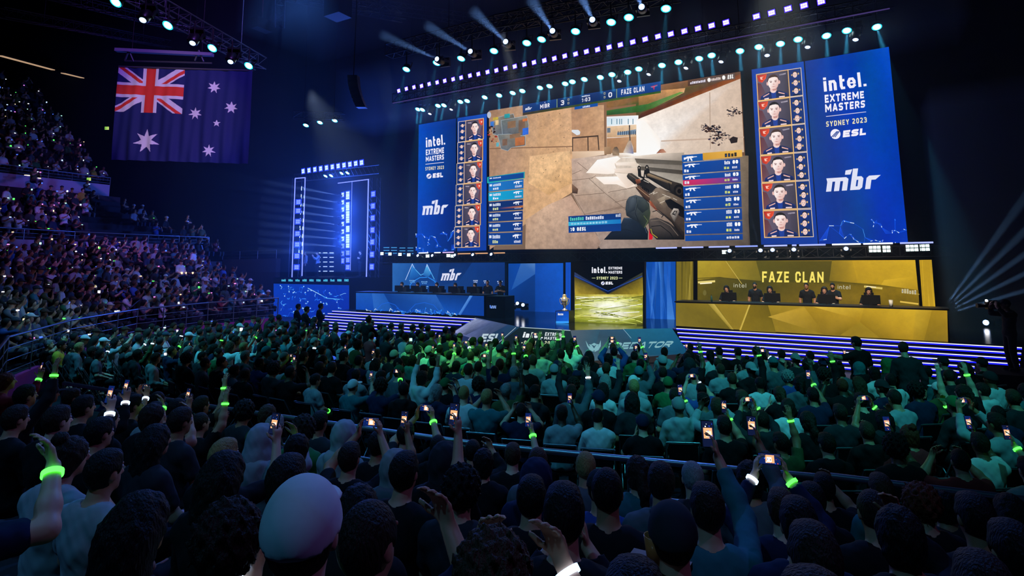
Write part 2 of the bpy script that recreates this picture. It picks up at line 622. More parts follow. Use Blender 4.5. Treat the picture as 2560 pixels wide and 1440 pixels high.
def portrait(P, q, rnd, flip, col_first):
    """One framed player portrait with its column of three small heads."""
    f0 = bil(q)
    w = .29
    f = (lambda s, t: f0(w + (1 - w) * s, t)) if col_first else (lambda s, t: f0((1 - w) * s, t))
    g = (lambda s, t: f0(w * s, t)) if col_first else (lambda s, t: f0(1 - w + w * s, t))
    k = abs(q[1][0] - q[0][0]) / 118.0
    F = lambda s, t: f(1 - s if flip else s, t)
    hair = rnd.choice(['#2a211f', '#3a2a24', '#241b1b', '#4a332a', '#1f191b'])
    P.poly([F(0, 0), F(1, 0), F(1, 1), F(0, 1)], ['#6d6278', '#453f4e', '#3b3746', '#6a5d70'], .1)
    P.poly([F(0, .02), F(.32, .02), F(.28, .18), F(.16, .32), F(.05, .26)], ['#b02818', '#e8502e', '#ff6a44', '#e2401f', '#c03018'])
    P.poly([F(.1, .1), F(.22, .1), F(.15, .15), F(.2, .2), F(.12, .2)], '#ffc9b8')
    P.poly([F(0, .3), F(.12, .35), F(.3, .9), F(.0, .95)], ['#6a3038', '#6a3a42', '#5c5364', '#7a4448'], .1)
    P.poly([F(.7, .1), F(.92, .08), F(.92, .13), F(.72, .15)], '#9b93a4', .8)
    navy = rnd.choice(['#0d1c4a', '#10225a', '#0c1a44'])
    P.poly([F(.06, 1), F(.1, .84), F(.3, .72), F(.42, .69), F(.58, .69), F(.72, .72), F(.93, .84), F(.97, 1)],
           [navy, '#16307a', '#12285e', navy, navy, '#12285e', '#16307a', navy])
    P.poly([F(.42, .72), F(.58, .72), F(.56, .98), F(.44, .98)], '#1c3f9a')
    for s0, s1 in ((.17, .36), (.65, .84)):
        P.poly([F(s0, .84 if s0 < .5 else .745), F(s1, .745 if s0 < .5 else .83), F(s1, .785 if s0 < .5 else .87), F(s0, .88 if s0 < .5 else .79)], '#e9b4a8')
    P.poly([F(.2, .93), F(.34, .92), F(.34, .97), F(.2, .98)], '#f2d9dc')
    P.poly([F(.66, .92), F(.84, .92), F(.84, .965), F(.66, .965)], '#f2d9dc')
    P.poly([F(.4, .55), F(.61, .55), F(.6, .68), F(.56, .75), F(.5, .77), F(.44, .75), F(.4, .69)], ['#f3c9c2', '#dba79f', '#f3cfc8', '#f6d6cf', '#f6d6cf', '#f8dcd6', '#f6d6cf'])
    ctr = (.5 + rnd.uniform(-.015, .015), .36)

    def ell(cx, cy, rx, ry, col, a0=0, a1=360, n=22):
        P.poly([F(cx + rx * math.cos(math.radians(a0 + (a1 - a0) * i / n)), cy + ry * math.sin(math.radians(a0 + (a1 - a0) * i / n))) for i in range(n + (a1 - a0 < 360))], col)
    x, y = ctr
    for sx in (-1, 1):
        ell(x + sx * .185, y + .03, .032, .07, '#f0c0b8')
    ell(x, y - .06, .178, .23, hair)
    P.poly([F(x - .165, y - .05), F(x - .13, y - .155), F(x - .04, y - .185), F(x + .06, y - .185), F(x + .135, y - .15), F(x + .165, y - .05), F(x + .16, y + .1),
            F(x + .125, y + .2), F(x + .06, y + .265), F(x - .05, y + .265), F(x - .12, y + .2), F(x - .16, y + .1)],
           ['#fff3f0', '#ffe9e4', '#fff6f4', '#fff0ec', '#f8dcd6', '#f0cac4', '#eec4bc', '#e6b4ac', '#e8b9b2', '#f6d8d2', '#fdebe7', '#fff3f0'])
    for sx in (-1, 1):
        P.poly([F(x + sx * .035, y - .045), F(x + sx * .115, y - .06), F(x + sx * .12, y - .04), F(x + sx * .035, y - .025)], '#8a5f58')
        ell(x + sx * .075, y - .002, .03, .017, '#7d4d4a')
    P.poly([F(x + .01, y + .02), F(x + .035, y + .105), F(x - .025, y + .11)], ['#f6d6d0', '#cf9890', '#e3b5ae'])
    P.poly([F(x - .07, y + .17), F(x, y + .16), F(x + .07, y + .17), F(x, y + .19)], '#d08f8a')
    P.poly([F(x - .05, y + .262), F(x + .06, y + .262), F(x + .1, y + .23), F(x + .08, y + .32), F(x - .02, y + .33)], '#c98f88')
    # column of small heads
    P.poly([g(0, 0), g(1, 0), g(1, 1), g(0, 1)], '#0c2f78')
    for i, ty in enumerate((.2, .5, .8)):
        c = g(.48 + rnd.uniform(-.04, .04), ty)
        r = 7.2 * k if not col_first else 7.6 * k
        if i == 2:
            P.poly([g(.2, .99), g(.3, .92), g(.7, .92), g(.85, .99)], '#081a44')
        P.disc(c + np.array((0, -r * .25)), r * .92, r * 1.05, hair if rnd.random() < .7 else '#c79c94', 12)
        P.disc(c + np.array((0, r * .12)), r * .82, r * 1.05, '#f3d3ca', 12)
        P.disc(c + np.array((-r * .35, 0)), r * .16, r * .12, '#7a4c48', 6)
        P.disc(c + np.array((r * .35, 0)), r * .16, r * .12, '#7a4c48', 6)
        P.poly([c + np.array((-r * .3, r * .6)), c + np.array((r * .3, r * .55)), c + np.array((0, r * .75))], '#a5605c')
        P.disc(c + np.array((r * 1.3, -r * .3)), r * .3, r * .4, '#d8b36a', 6)
        P.disc(c + np.array((-r * 1.15, r * .25)), r * .26, r * .34, '#d8b36a', 6)
    gold = '#f0c078'
    P.line([f0(0, 0), f0(1, 0), f0(1, 1), f0(0, 1)], 1.5 * max(k, .7), '#f3d9b4', closed=True)
    P.line([f(0, 0), f(1, 0), f(1, 1), f(0, 1)], 2.2 * max(k, .7), gold, closed=True)


def draw_right_portraits(P):
    q = [(1879, 174), (2009, 153.5), (2045, 610), (1903, 611.5)]
    f = bil(q)
    P.poly(q, ['#0a3fa6', '#0b48b8', '#0a3aa0', '#083290'], .1)
    rnd = random.Random(11)
    for i in range(6):
        t0 = .0355 + i * .1555
        portrait(P, [f(.09, t0), f(.94, t0), f(.94, t0 + .149), f(.09, t0 + .149)], rnd, False, False)


def draw_left_portraits(P):
    q = [(1143.5, 295), (1217, 284), (1216, 626), (1143, 628.5)]
    f = bil(q)
    P.poly(q, ['#0a45b4', '#0b4cc0', '#0a3aa0', '#0a3a9e'], .1)
    rnd = random.Random(17)
    for i in range(6):
        t0 = .033 + i * .158
        portrait(P, [f(.06, t0), f(.91, t0), f(.91, t0 + .151), f(.06, t0 + .151)], rnd, True, True)


def marks(P, f, s0, s1, t0, t1, n, col, rnd):
    """A run of small illegible marks, as the screen shows them from here."""
    ds = (s1 - s0) / n
    for i in range(n):
        a = s0 + ds * i
        h = rnd.uniform(.0, .3) * (t1 - t0)
        P.poly([f(a, t0 + h), f(a + ds * .72, t0 + h), f(a + ds * .72, t1), f(a, t1)], col, up=(i == 0))
        if rnd.random() < .6:
            P.poly([f(a + ds * .22, t0 + h + (t1 - t0) * .3), f(a + ds * .5, t0 + h + (t1 - t0) * .3), f(a + ds * .5, t1 - (t1 - t0) * .25), f(a + ds * .22, t1 - (t1 - t0) * .25)], '#1a57b0', up=False)


def rifle_icon(P, f, s0, s1, t0, t1, col='#f2f4ff'):
    h = t1 - t0
    w = s1 - s0
    X = lambda a, b: f(s0 + w * a, t0 + h * b)
    P.poly([X(0, .35), X(.25, .3), X(.25, .55), X(.02, .75)], col)
    P.poly([X(.22, .2), X(.7, .2), X(.72, .5), X(.22, .55)], col, up=False)
    P.poly([X(.7, .28), X(1, .3), X(1, .4), X(.7, .42)], col, up=False)
    P.poly([X(.3, .5), X(.4, .5), X(.36, 1), X(.26, .95)], col, up=False)
    P.poly([X(.46, .5), X(.58, .5), X(.66, .95), X(.56, 1)], col, up=False)


def draw_game(P):
    G = lambda x, y: (1220 + x / 3.0, 160 + y / 3.0)

    def p(pts, col, tex=0.0):
        P.poly([G(*a) for a in pts], col, tex)
    rnd = random.Random(23)
    p([(36, 363), (1893, 57), (1966, 1362), (42, 1394)], ['#9c7452', '#8c5c38', '#4a4038', '#7c6450'])
    # roof timbers
    p([(890, 250), (1893, 57), (1893, 130), (1112, 420), (1110, 300), (890, 330)], ['#9a6a3a', '#6b4a34', '#7a4a2c', '#5a3a20', '#4a5a28', '#8a6234'], .3)
    p([(1130, 215), (1480, 180), (1470, 215), (1240, 330), (1130, 345)], ['#c98a4a', '#d8a068', '#e0b080', '#b07038', '#4a4a20'], .3)
    p([(890, 385), (1140, 360), (1240, 330), (1470, 212), (1440, 210), (1200, 300), (890, 350)], ['#274a1c', '#2c5a20', '#3a6a28', '#7aa050', '#6aa048', '#3a7030', '#3a6a28'], .3)
    p([(1150, 370), (1893, 75), (1893, 125), (1330, 330), (1120, 418)], ['#5c2c14', '#8a4a24', '#a05a30', '#7a4420', '#42210f'], .3)
    # far buildings and sky
    p([(890, 395), (1128, 385), (1128, 700), (890, 700)], ['#f4f0f4', '#ffffff', '#ffffff', '#e8c8a0'])
    p([(893, 405), (1120, 390), (1120, 450), (893, 462)], ['#cfe4f0', '#f0f8ff', '#ffffff', '#d8ecf4'])
    for x in (925, 965, 985, 1000, 1050, 1085):
        p([(x, 412), (x + 6, 412), (x + 6, 452), (x, 452)], '#5c88a0')
    p([(893, 470), (1118, 455), (1118, 545), (893, 552)], ['#e0bd96', '#efd3b2', '#d8b48e', '#c49c74'], .2)
    p([(970, 515), (1112, 490), (1112, 525), (970, 535)], '#7c94ac')
    for x in range(975, 1112, 16):
        p([(x, 505), (x + 6, 503), (x + 6, 532), (x, 534)], '#39465a')
    p([(895, 482), (920, 480), (920, 515), (895, 517)], '#6a7684')
    p([(893, 558), (1115, 545), (1115, 665), (893, 670)], ['#b07f56', '#c89a70', '#b68a64', '#a07850'], .2)
    p([(1058, 460), (1068, 460), (1066, 560), (1062, 560)], '#3a3230')
    # sunlit right wall
    p([(1115, 420), (1893, 112), (1922, 662), (1290, 690), (1118, 700)], ['#fff4ea', '#d9c0ac', '#cdb49e', '#e6d4c4', '#ffffff'], .16)
    p([(1115, 425), (1175, 420), (1290, 560), (1300, 690), (1115, 700)], ['#ffffff', '#fffaf4', '#fff6ee', '#ffffff', '#ffffff'])
    p([(1662, 215), (1668, 213), (1672, 640), (1666, 640)], '#b59c88')
    p([(1300, 575), (1920, 545), (1920, 556), (1300, 584)], '#c9ae9a')
    for cx, cy, r, nn in ((1740, 560, 75, 80), (1850, 370, 55, 50), (1645, 490, 45, 50), (1720, 500, 50, 50)):
        for i in range(nn):
            a, d = rnd.uniform(0, 6.28), r * rnd.random() ** .7
            x, y, s, b = cx + d * math.cos(a) * 1.1, cy + d * math.sin(a) * .7, rnd.uniform(3, 13), rnd.uniform(0, 3.1)
            p([(x + s * rnd.uniform(.4, 1.3) * math.cos(b + j * 1.05), y + s * rnd.uniform(.15, .8) * math.sin(b + j * 1.05)) for j in range(6)], rnd.choice(['#1d1414', '#33221e', '#2a2440', '#4a2c1c', '#151018']))
    p([(1820, 575), (1850, 555), (1885, 565), (1880, 600), (1835, 608)], '#241a1a')
    # near left walls
    p([(648, 340), (890, 320), (895, 690), (655, 725)], ['#b88c6a', '#d0a47c', '#c99c76', '#c09470'], .3)
    p([(655, 560), (850, 545), (858, 655), (850, 655), (842, 556), (662, 570), (662, 668), (655, 668)], '#4a382c')
    p([(768, 552), (776, 551), (778, 660), (770, 661)], '#4a382c')
    p([(652, 505), (700, 505), (716, 520), (712, 540), (690, 545), (652, 520)], '#dfe6ee')
    p([(655, 665), (895, 662), (895, 690), (655, 725)], ['#dcb896', '#f4dcc4', '#f0d8c0', '#c8a484'])
    p([(36, 363), (320, 318), (648, 320), (662, 965), (318, 1175), (315, 1200), (42, 1394)], ['#a5805f', '#bd9470', '#d8aa80', '#e4b483', '#d2a67a', '#c09a74', '#b8937a'], .3)
    p([(40, 640), (655, 625), (655, 632), (40, 648)], '#8a6446')
    p([(340, 700), (640, 660), (652, 900), (480, 990), (330, 900)], ['#e2b688', '#eabf8e', '#deae78', '#d6a670', '#e6ba88'], .36)
    for i in range(40):
        x, y, s = rnd.uniform(330, 640), rnd.uniform(360, 900), rnd.uniform(3, 9)
        p([(x, y), (x + s, y - s * .3), (x + s * .8, y + s * .6)], '#5e4330')
    # path and steps
    p([(655, 722), (960, 690), (1120, 700), (1500, 690), (1966, 700), (1966, 1362), (870, 1388), (662, 985)], ['#c2a696', '#dcc8b8', '#eadccc', '#a8927f', '#76644f', '#54483e', '#a8948a', '#b89c88'], .26)
    p([(315, 1172), (480, 1062), (650, 990), (872, 1338), (846, 1388), (312, 1390)], ['#c09c80', '#d6b296', '#c4a08a', '#a68a7a', '#9c8274', '#b2947c'], .3)
    q = lambda pts, col, tex=0.0: P.poly([(1420 + x * .3297, 330 + y * .3297) for x, y in pts], col, tex)
    ln = lambda pts, w, col, w2=None: P.line([(1420 + x * .3297, 330 + y * .3297) for x, y in pts], w, col, w2=w2)
    dc = lambda x, y, rx, ry, col: P.disc((1420 + x * .3297, 330 + y * .3297), rx * .3297, ry * .3297, col, 16)
    q([(58, 400), (65, 405), (105, 440), (100, 475), (60, 470)], ['#8a6a54', '#8a6a54', '#6a4c3a', '#3e2c22', '#3e2c22'])
    for pts in ([(185, 360), (300, 465), (470, 600)], [(330, 465), (545, 425)], [(85, 490), (300, 470)], [(150, 630), (440, 570)], [(65, 480), (160, 640), (250, 790)], [(60, 375), (215, 358)], [(100, 240), (200, 320)],
                [(130, 300), (60, 330)], [(300, 606), (470, 575)], [(380, 540), (540, 500)], [(205, 360), (240, 340)]):
        ln(pts, 1.0, '#6c5648')
    q([(165, 320), (250, 222), (400, 195), (425, 212), (380, 250), (390, 290), (375, 325), (330, 330)], ['#fff4e8', '#ffffff', '#ffffff', '#fffaf2', '#fff6ee', '#ffffff', '#fff4ea', '#fff0e4'])
    q([(235, 350), (450, 345), (480, 372), (540, 415), (470, 437), (395, 405), (300, 405)], ['#fff8f0', '#ffffff', '#fff2e6', '#f6e2d2', '#f0dccc', '#fff4ea', '#fff0e4'])
    q([(420, 205), (700, 178), (900, 168), (900, 236), (530, 216)], ['#fff8f0', '#e2d2c2', '#b4a698', '#8a7e72', '#d8cabc'], .1)
    q([(530, 212), (895, 232), (895, 264), (545, 246)], ['#6a6056', '#565046', '#5c564c', '#70665a'], .2)
    q([(385, 243), (530, 238), (548, 268), (392, 264)], ['#fff4ea', '#f2e2d2', '#e2cebc', '#fff0e4'])
    q([(545, 246), (895, 264), (895, 302), (600, 284)], ['#9a9084', '#7c746a', '#867e74', '#a0968a'], .15)
    q([(560, 270), (895, 302), (895, 334), (640, 305), (550, 300)], ['#5a5248', '#464038', '#4c463e', '#575046', '#625a50'], .2)
    q([(376, 288), (548, 283), (556, 322), (386, 316)], ['#f8e8da', '#e6d2c0', '#d6c0ae', '#f4e0d0'])
    q([(640, 305), (895, 334), (895, 420), (840, 395), (640, 325)], ['#a89e92', '#8c8478', '#b4aca0', '#b0a89c', '#b8aea2'], .15)
    q([(376, 318), (475, 330), (530, 402), (475, 432)], ['#fff2e6', '#f0dece', '#dcc6b4', '#f2dccb'])
    q([(692, 176), (720, 145), (745, 142), (768, 168)], ['#9c5c44', '#6c3c2c', '#b87c60', '#c89478'])
    q([(365, 190), (362, 155), (380, 128), (398, 125), (415, 150), (415, 192)], ['#8c745c', '#a08468', '#5c4a3a', '#4a3c30', '#8a7058', '#9c8468'], .3)
    q([(300, 128), (352, 122), (356, 180), (304, 182)], ['#b89470', '#a8845f', '#8a6a4c', '#a07c5a'])
    q([(445, 168), (470, 110), (488, 70), (502, 76), (520, 130), (522, 178)], ['#e0d0bc', '#c8b098', '#8c7460', '#b49c84', '#e8dccc', '#6c78a4'], .2)
    ln([(492, 0), (497, 80)], 2.4, '#3a3430')
    # player hands and rifle on the screen
    q([(300, 819), (350, 765), (430, 700), (450, 655), (520, 655), (600, 690), (632, 760), (630, 819)], ['#10141c', '#1a2230', '#222c3c', '#2e3a4c', '#263242', '#1a222e', '#12161e', '#0c1016'], .15)
    ln([(450, 660), (530, 662), (600, 700), (622, 770)], 1.2, '#4a5868')
    ln([(350, 770), (460, 740), (560, 770)], .9, '#0a0d14')
    q([(640, 735), (656, 740), (668, 800), (662, 819), (638, 819)], '#d81224')
    q([(470, 530), (490, 500), (540, 485), (600, 505), (640, 550), (650, 620), (640, 690), (600, 735), (560, 690), (470, 640), (462, 590)],
      ['#2a3036', '#4a525a', '#565e64', '#3c4448', '#2c3230', '#3a4230', '#424a32', '#262c28', '#1c2024', '#20262c', '#343c44'], .25)
    q([(480, 535), (520, 502), (548, 530), (532, 600), (482, 622)], ['#3a424c', '#545e68', '#3a424a', '#20262c', '#2a3038'])
    q([(560, 520), (610, 530), (636, 590), (590, 620), (550, 580)], ['#343c40', '#424a48', '#2a302c', '#1c2022', '#262c30'], .2)
    ln([(545, 500), (552, 560), (535, 620), (560, 680)], 1.1, '#12161a')
    ln([(600, 640), (630, 680), (605, 730)], 1.6, '#5c6840')
    q([(540, 395), (600, 362), (700, 430), (905, 495), (905, 590), (800, 530), (690, 450), (640, 480), (560, 430)], ['#2a2521', '#1e1a17', '#2c2723', '#171412', '#141210', '#1e1b18', '#262220', '#38302a', '#1e1b18'], .2)
    q([(472, 345), (484, 324), (510, 322), (572, 366), (562, 398), (532, 406), (480, 362)], ['#14110f', '#4a423a', '#5c5248', '#2e2925', '#1a1715', '#141210', '#0c0b0a'])
    ln([(490, 330), (560, 378)], 1.0, '#8a7a68')
    q([(536, 372), (570, 366), (580, 392), (548, 410)], ['#8c4a30', '#b86a44', '#5c3424', '#3a241a'])
    q([(538, 432), (560, 414), (645, 486), (650, 552), (600, 512)], ['#3a2820', '#6c4c3a', '#5a4032', '#2a1e18', '#201814'])
    ln([(548, 428), (642, 502)], 1.3, '#b08c6c')
    ln([(560, 410), (650, 470)], 1.0, '#584c40')
    for x in range(585, 640, 14):
        q([(x, 420 + (x - 585) * .5), (x + 9, 424 + (x - 585) * .5), (x + 16, 446 + (x - 585) * .5), (x + 6, 442 + (x - 585) * .5)], '#0c0a09')
    q([(640, 490), (690, 435), (722, 430), (905, 525), (905, 810), (850, 740), (780, 650), (660, 562)], ['#6a5a4c', '#8c7a68', '#7a6858', '#5a4c40', '#2a2420', '#3a302a', '#4c3e34', '#5c483a'], .35)
    q([(700, 520), (760, 490), (820, 505), (770, 530), (735, 560)], ['#96846f', '#b0a08c', '#7c6c5c', '#544638', '#8a7660'], .3)
    q([(640, 525), (662, 538), (705, 600), (690, 600), (650, 562)], ['#c86a40', '#8a4a30', '#b46a48', '#7a4030', '#a05238'])
    q([(758, 528), (800, 515), (905, 580), (905, 660), (872, 645), (785, 575)], ['#1a1614', '#0e0c0b', '#0a0908', '#12100e', '#0c0a09', '#171412'])
    for pts in ([(655, 478), (680, 462), (672, 480), (704, 466)], [(720, 548), (760, 530)], [(600, 378), (640, 396)], [(820, 510), (850, 525)], [(740, 480), (800, 505)]):
        ln(pts, 1.1, '#e0d6c8')
    q([(660, 562), (720, 612), (810, 692), (880, 800), (905, 819), (905, 770), (840, 690)], ['#2a2420', '#1c1816', '#1a1614', '#12100e', '#0e0c0b', '#241e1a', '#3a3029'])
    q([(798, 628), (825, 585), (860, 590), (868, 612), (846, 662), (830, 692)], ['#8c8278', '#c8beb4', '#a89c92', '#6a6058', '#4a423c', '#3a332e'])
    q([(812, 630), (830, 602), (852, 606), (838, 640)], ['#2a2622', '#4a443e', '#3a342f', '#1c1916'])
    ln([(826, 625), (838, 612), (836, 632)], .9, '#d8d0c8')
    q([(610, 322), (632, 314), (830, 388), (882, 402), (905, 430), (905, 492), (870, 502), (820, 472), (760, 440), (618, 352)], ['#3a322b', '#4c4238', '#3a322b', '#2a2521', '#1c1917', '#141210', '#100e0d', '#1a1715', '#221e1b', '#191614'], .2)
    q([(626, 330), (640, 326), (812, 394), (812, 410), (628, 346)], ['#7a664e', '#a48a68', '#8c7658', '#4c4034', '#54463a'])
    dc(862, 452, 38, 44, '#171412')
    dc(866, 456, 26, 30, '#342d27')
    dc(868, 458, 15, 18, '#0c0a09')
    ln([(790, 395), (800, 450)], 1.8, '#12100e')
    q([(556, 278), (578, 274), (584, 345), (600, 352), (606, 300), (642, 292), (648, 322), (612, 332), (606, 372), (560, 348)], '#181512')
    dc(567, 284, 12, 17, '#1c1815')
    dc(567, 284, 4, 7, '#b8aa9a')
    dc(626, 280, 13, 17, '#1c1815')
    dc(626, 281, 4.5, 7, '#c8baa8')
    ln([(600, 352), (680, 372), (700, 400)], 1.6, '#0f0d0c')
    q([(636, 690), (650, 665), (700, 655), (790, 690), (850, 740), (905, 812), (905, 819), (700, 819), (650, 770)], ['#2c2826', '#5c524c', '#4c443e', '#2e2825', '#181513', '#0e0d0c', '#0e0d0c', '#181614', '#262220'], .2)
    ln([(655, 680), (720, 672), (800, 715), (860, 790)], 1.3, '#7a6c60')
    ln([(660, 720), (730, 715), (800, 770), (830, 819)], 1.6, '#0c0b0a')
    ln([(655, 738), (666, 776), (706, 806)], 2.0, '#a89838')
    ln([(668, 612), (700, 602), (748, 640), (735, 655)], 1.8, '#141210')
    # minimap
    mm = [[(70, 470), (120, 415), (230, 390), (245, 440), (190, 470), (140, 560), (80, 540)], [(140, 440), (330, 405), (345, 480), (320, 550), (235, 560), (150, 545)],
          [(115, 545), (200, 540), (320, 555), (320, 625), (215, 640), (190, 665), (140, 650)]]
    for m_ in mm:
        p(m_, ['#66706e', '#8a8478', '#7c7264', '#5c5850', '#6a6a68', '#5a6470', '#74787c'][:len(m_)], .3)
        P.line([G(*a) for a in m_], .9, '#a8b8c4', closed=True)
    for (x, y, w_, h_, c) in ((188, 450, 60, 50, '#8c6a4c'), (270, 440, 48, 90, '#7a5c44'), (205, 545, 80, 30, '#8c6a4c'), (150, 580, 36, 48, '#80604a'), (60, 450, 26, 40, '#3c78d0'), (165, 395, 40, 30, '#2ca0a8'),
                              (80, 420, 40, 20, '#c8b040'), (98, 440, 24, 36, '#e8c890'), (300, 500, 44, 50, '#2c68d8'), (245, 570, 70, 60, '#b86a34'), (300, 430, 36, 20, '#d07030'), (105, 605, 20, 30, '#60b0c0')):
        p([(x, y), (x + w_, y - w_ * .16), (x + w_, y + h_ - w_ * .16), (x, y + h_)], c, .3)
    P.disc(G(52, 400), 5, 8, '#b8c4dc')
    for i in range(26):
        x, y, s = rnd.uniform(45, 110), rnd.uniform(480, 610), rnd.uniform(4, 11)
        p([(x - s, y), (x, y - s), (x + s, y), (x, y + s * .6)], rnd.choice(['#2a1a14', '#4a2c20', '#a83020', '#1c1210']))
    # left players list
    q = [G(52, 858), G(312, 826), G(306, 1362), G(54, 1366)]
    f = bil(q)
    P.poly([f(-.04, 0), f(1.03, -.01), f(1.03, .08), f(-.04, .09)], ['#20b0a8', '#1a9cb0', '#18a08c', '#20b8b0'])
    rows = [('#0c4aa0', '#0a3f90'), ('#1c78c8', '#1464b4'), ('#14a8d8', '#0c8cc4'), ('#0a2c70', '#0a2a68'), ('#0a3484', '#0a2f78'), ('#0c3c90', '#0a3484'), ('#0c4094', '#0a3888')]
    ts = [0, .085, .225, .365, .52, .665, .815, 1.0]
    for i, (a, b) in enumerate(rows):
        t0, t1 = ts[i] + .004, ts[i + 1] - .012
        P.poly([f(0, t0), f(1, t0), f(1, t1), f(0, t1)], [a, b, b, a])
        h = t1 - t0
        P.poly([f(.03, t0 + h * .18), f(.1, t0 + h * .18), f(.1, t0 + h * .42), f(.03, t0 + h * .42)], '#d8e4f4')
        marks(P, f, .13, .36, t0 + h * .16, t0 + h * .46, 6, '#dfe8fa', rnd)
        if i:
            marks(P, f, .13, .3, t0 + h * .6, t0 + h * .86, 3, '#e0e8a0' if i > 2 else '#eef4ff', rnd)
            rifle_icon(P, f, .72, .97, t0 + h * .08, t0 + h * .5)
            marks(P, f, .76, .96, t0 + h * .62, t0 + h * .86, 5, '#d8dcf0', rnd)
            P.poly([f(.0, t1), f(1, t1), f(1, t1 + .01), f(0, t1 + .01)], '#8c7a5a')
        if i == 3:
            P.poly([f(.3, t0 + h * .66), f(1, t0 + h * .6), f(1, t0 + h * .8), f(.3, t0 + h * .8)], ['#0a2c70', '#c87838', '#b06020', '#0a2c70'])
    # right players list
    q = [G(1483, 703), G(1908, 668), G(1934, 1330), G(1512, 1340)]
    f = bil(q)
    P.poly([f(0, 0), f(.38, 0), f(.38, .08), f(0, .08)], '#1656a8')
    P.poly([f(.36, -.005), f(1.04, -.005), f(1.04, .072), f(.36, .075)], ['#d8a038', '#f0bc50', '#e8b048', '#d09830'])
    rifle_icon(P, f, .03, .26, .005, .075)
    marks(P, f, .74, .96, .018, .062, 4, '#2a241c', rnd)
    ts = [.09, .228, .362, .5, .64, .78, .925, 1.0]
    for i in range(7):
        t0, t1 = ts[i], ts[i + 1] - .012
        h = t1 - t0
        P.poly([f(0, t0), f(1, t0), f(1, t1), f(0, t1)], ['#0f4ca8', '#0c429a', '#0a3a8c', '#0d459c'])
        if i == 1:
            P.poly([f(0, t0 + h * .5), f(.98, t0 + h * .5), f(.98, t1), f(0, t1)], ['#e02c5c', '#2c3c98', '#2a3690', '#d02858'])
        if i < 6:
            rifle_icon(P, f, .04, .3, t0 + h * .06, t0 + h * .45)
            marks(P, f, .73, .83, t0 + h * .1, t0 + h * .42, 4, '#f2f4ff', rnd)
            P.text('0' + '038'[i % 3], f(.87, t0 + h * .42), f(.965, t0 + h * .42), f(.87, t0 + h * .1), '#ffffff', t=.3, gap=.14)
            marks(P, f, .72, .82, t0 + h * .6, t0 + h * .84, 2, '#d8e070', rnd)
            marks(P, f, .86, .95, t0 + h * .64, t0 + h * .82, 4, '#e8e8f8', rnd)
            marks(P, f, .03, .12, t0 + h * .6, t0 + h * .86, 2, '#eef2ff', rnd)
        else:
            marks(P, f, .72, .95, t0 + h * .3, t0 + h * .75, 5, '#e8e8f0', rnd)
    # bottom box
    q = [G(652, 1150), G(1040, 1128), G(1040, 1258), G(654, 1272)]
    f = bil(q)
    P.poly(q, ['#0e3a84', '#0c3276', '#0c3a88', '#0c3c8c'])
    P.poly([f(0, .34), f(1, .34), f(1, .58), f(0, .58)], ['#38b4dc', '#1474c0', '#1474c0', '#38b4dc'])
    marks(P, f, .03, .3, .07, .28, 7, '#58d0b8', rnd)
    marks(P, f, .33, .68, .07, .27, 9, '#e4ecfc', rnd)
    marks(P, f, .9, 1.0, .0, .2, 3, '#c8d4e8', rnd)
    marks(P, f, .05, .75, .4, .52, 12, '#9cd8f0', rnd)
    P.text('10 0', f(.04, .9), f(.2, .9), f(.04, .68), '#ffffff', t=.26)
    P.text('ESL', f(.21, .9), f(.33, .9), f(.21, .68), '#ffffff', t=.26, slant=.1)
    # score bar
    q = [G(315, 332), G(1332, 163), G(1332, 233), G(315, 392)]
    f = bil(q)
    P.poly([f(-.0, 1), f(1, 1), f(1, 1.22), f(0, 1.3)], ['#3c3020', '#2c4a1c', '#3a6a28', '#3c2c1c'], .3)
    P.poly(q, ['#0d377e', '#124a9c', '#0c3c88', '#0a2f6c'])
    P.poly([f(.248, .06), f(.68, .05), f(.68, 1.0), f(.248, 1.04)], ['#0b2a64', '#0e3478', '#0b2c66', '#0a2660'])
    for s in (.249, .681):
        P.line([f(s, .02), f(s, 1.0)], 1.0, '#b8d860')
    mibr_logo(P, f(.018, .74), f(.058, .74), f(.019, .5), '#f0f2ff')
    P.text('MIBR', f(.127, .84), f(.195, .84), f(.127, .34), '#f4f4ff', t=.24)
    P.line([f(.159, .22), f(.164, .14)], 1.2, '#f4f4ff')
    P.text('3', f(.277, .83), f(.301, .83), f(.277, .27), '#f4f4ff', t=.2)
    P.text('0', f(.622, .83), f(.648, .83), f(.622, .27), '#f4f4ff', t=.2)
    P.text('1:03', f(.43, .86), f(.49, .86), f(.43, .42), '#f4f4ff', t=.18)
    marks(P, f, .43, .49, .12, .3, 6, '#e4ecfc', rnd)
    for s in (.328, .59):
        P.line([f(s, .2), f(s + .009, .2), f(s + .009, .4), f(s, .4)], .7, '#e0d8a0', closed=True)
        P.line([f(s, .62), f(s + .009, .62), f(s + .009, .82), f(s, .82)], .7, '#e0d8a0', closed=True)
    P.text('FAZE CLAN', f(.715, .78), f(.882, .78), f(.715, .2), '#f4f4ff', t=.22, gap=.2)
    P.poly([f(.925, .4), f(.98, .3), f(.958, .5), f(.952, .85), f(.944, .55)], '#c02858')
    P.line([f(.93, .5), f(.978, .42)], .7, '#8cc8e0')
    P.poly([G(699, 350), G(870, 322), G(870, 345), G(699, 370)], '#1450a8')
    marks(P, bil([G(699, 350), G(870, 322), G(870, 345), G(699, 370)]), .35, .68, .2, .8, 5, '#e8f0ff', rnd)
    # sponsor strip top right
    q = [G(1532, 160), G(1876, 104), G(1878, 150), G(1532, 200)]
    f = bil(q)
    P.poly(q, ['#5c4030', '#5a4a44', '#6a5a54', '#4a342a'])
    marks(P, f, .05, .38, .3, .75, 9, '#f4f0ff', rnd)
    P.disc(f(.45, .5), 4.2, 5.2, '#ffffff', 10)
    marks(P, f, .5, .7, .3, .75, 6, '#f0e0d8', rnd)
    P.disc(f(.76, .5), 4, 5.4, '#ffffff', 10)
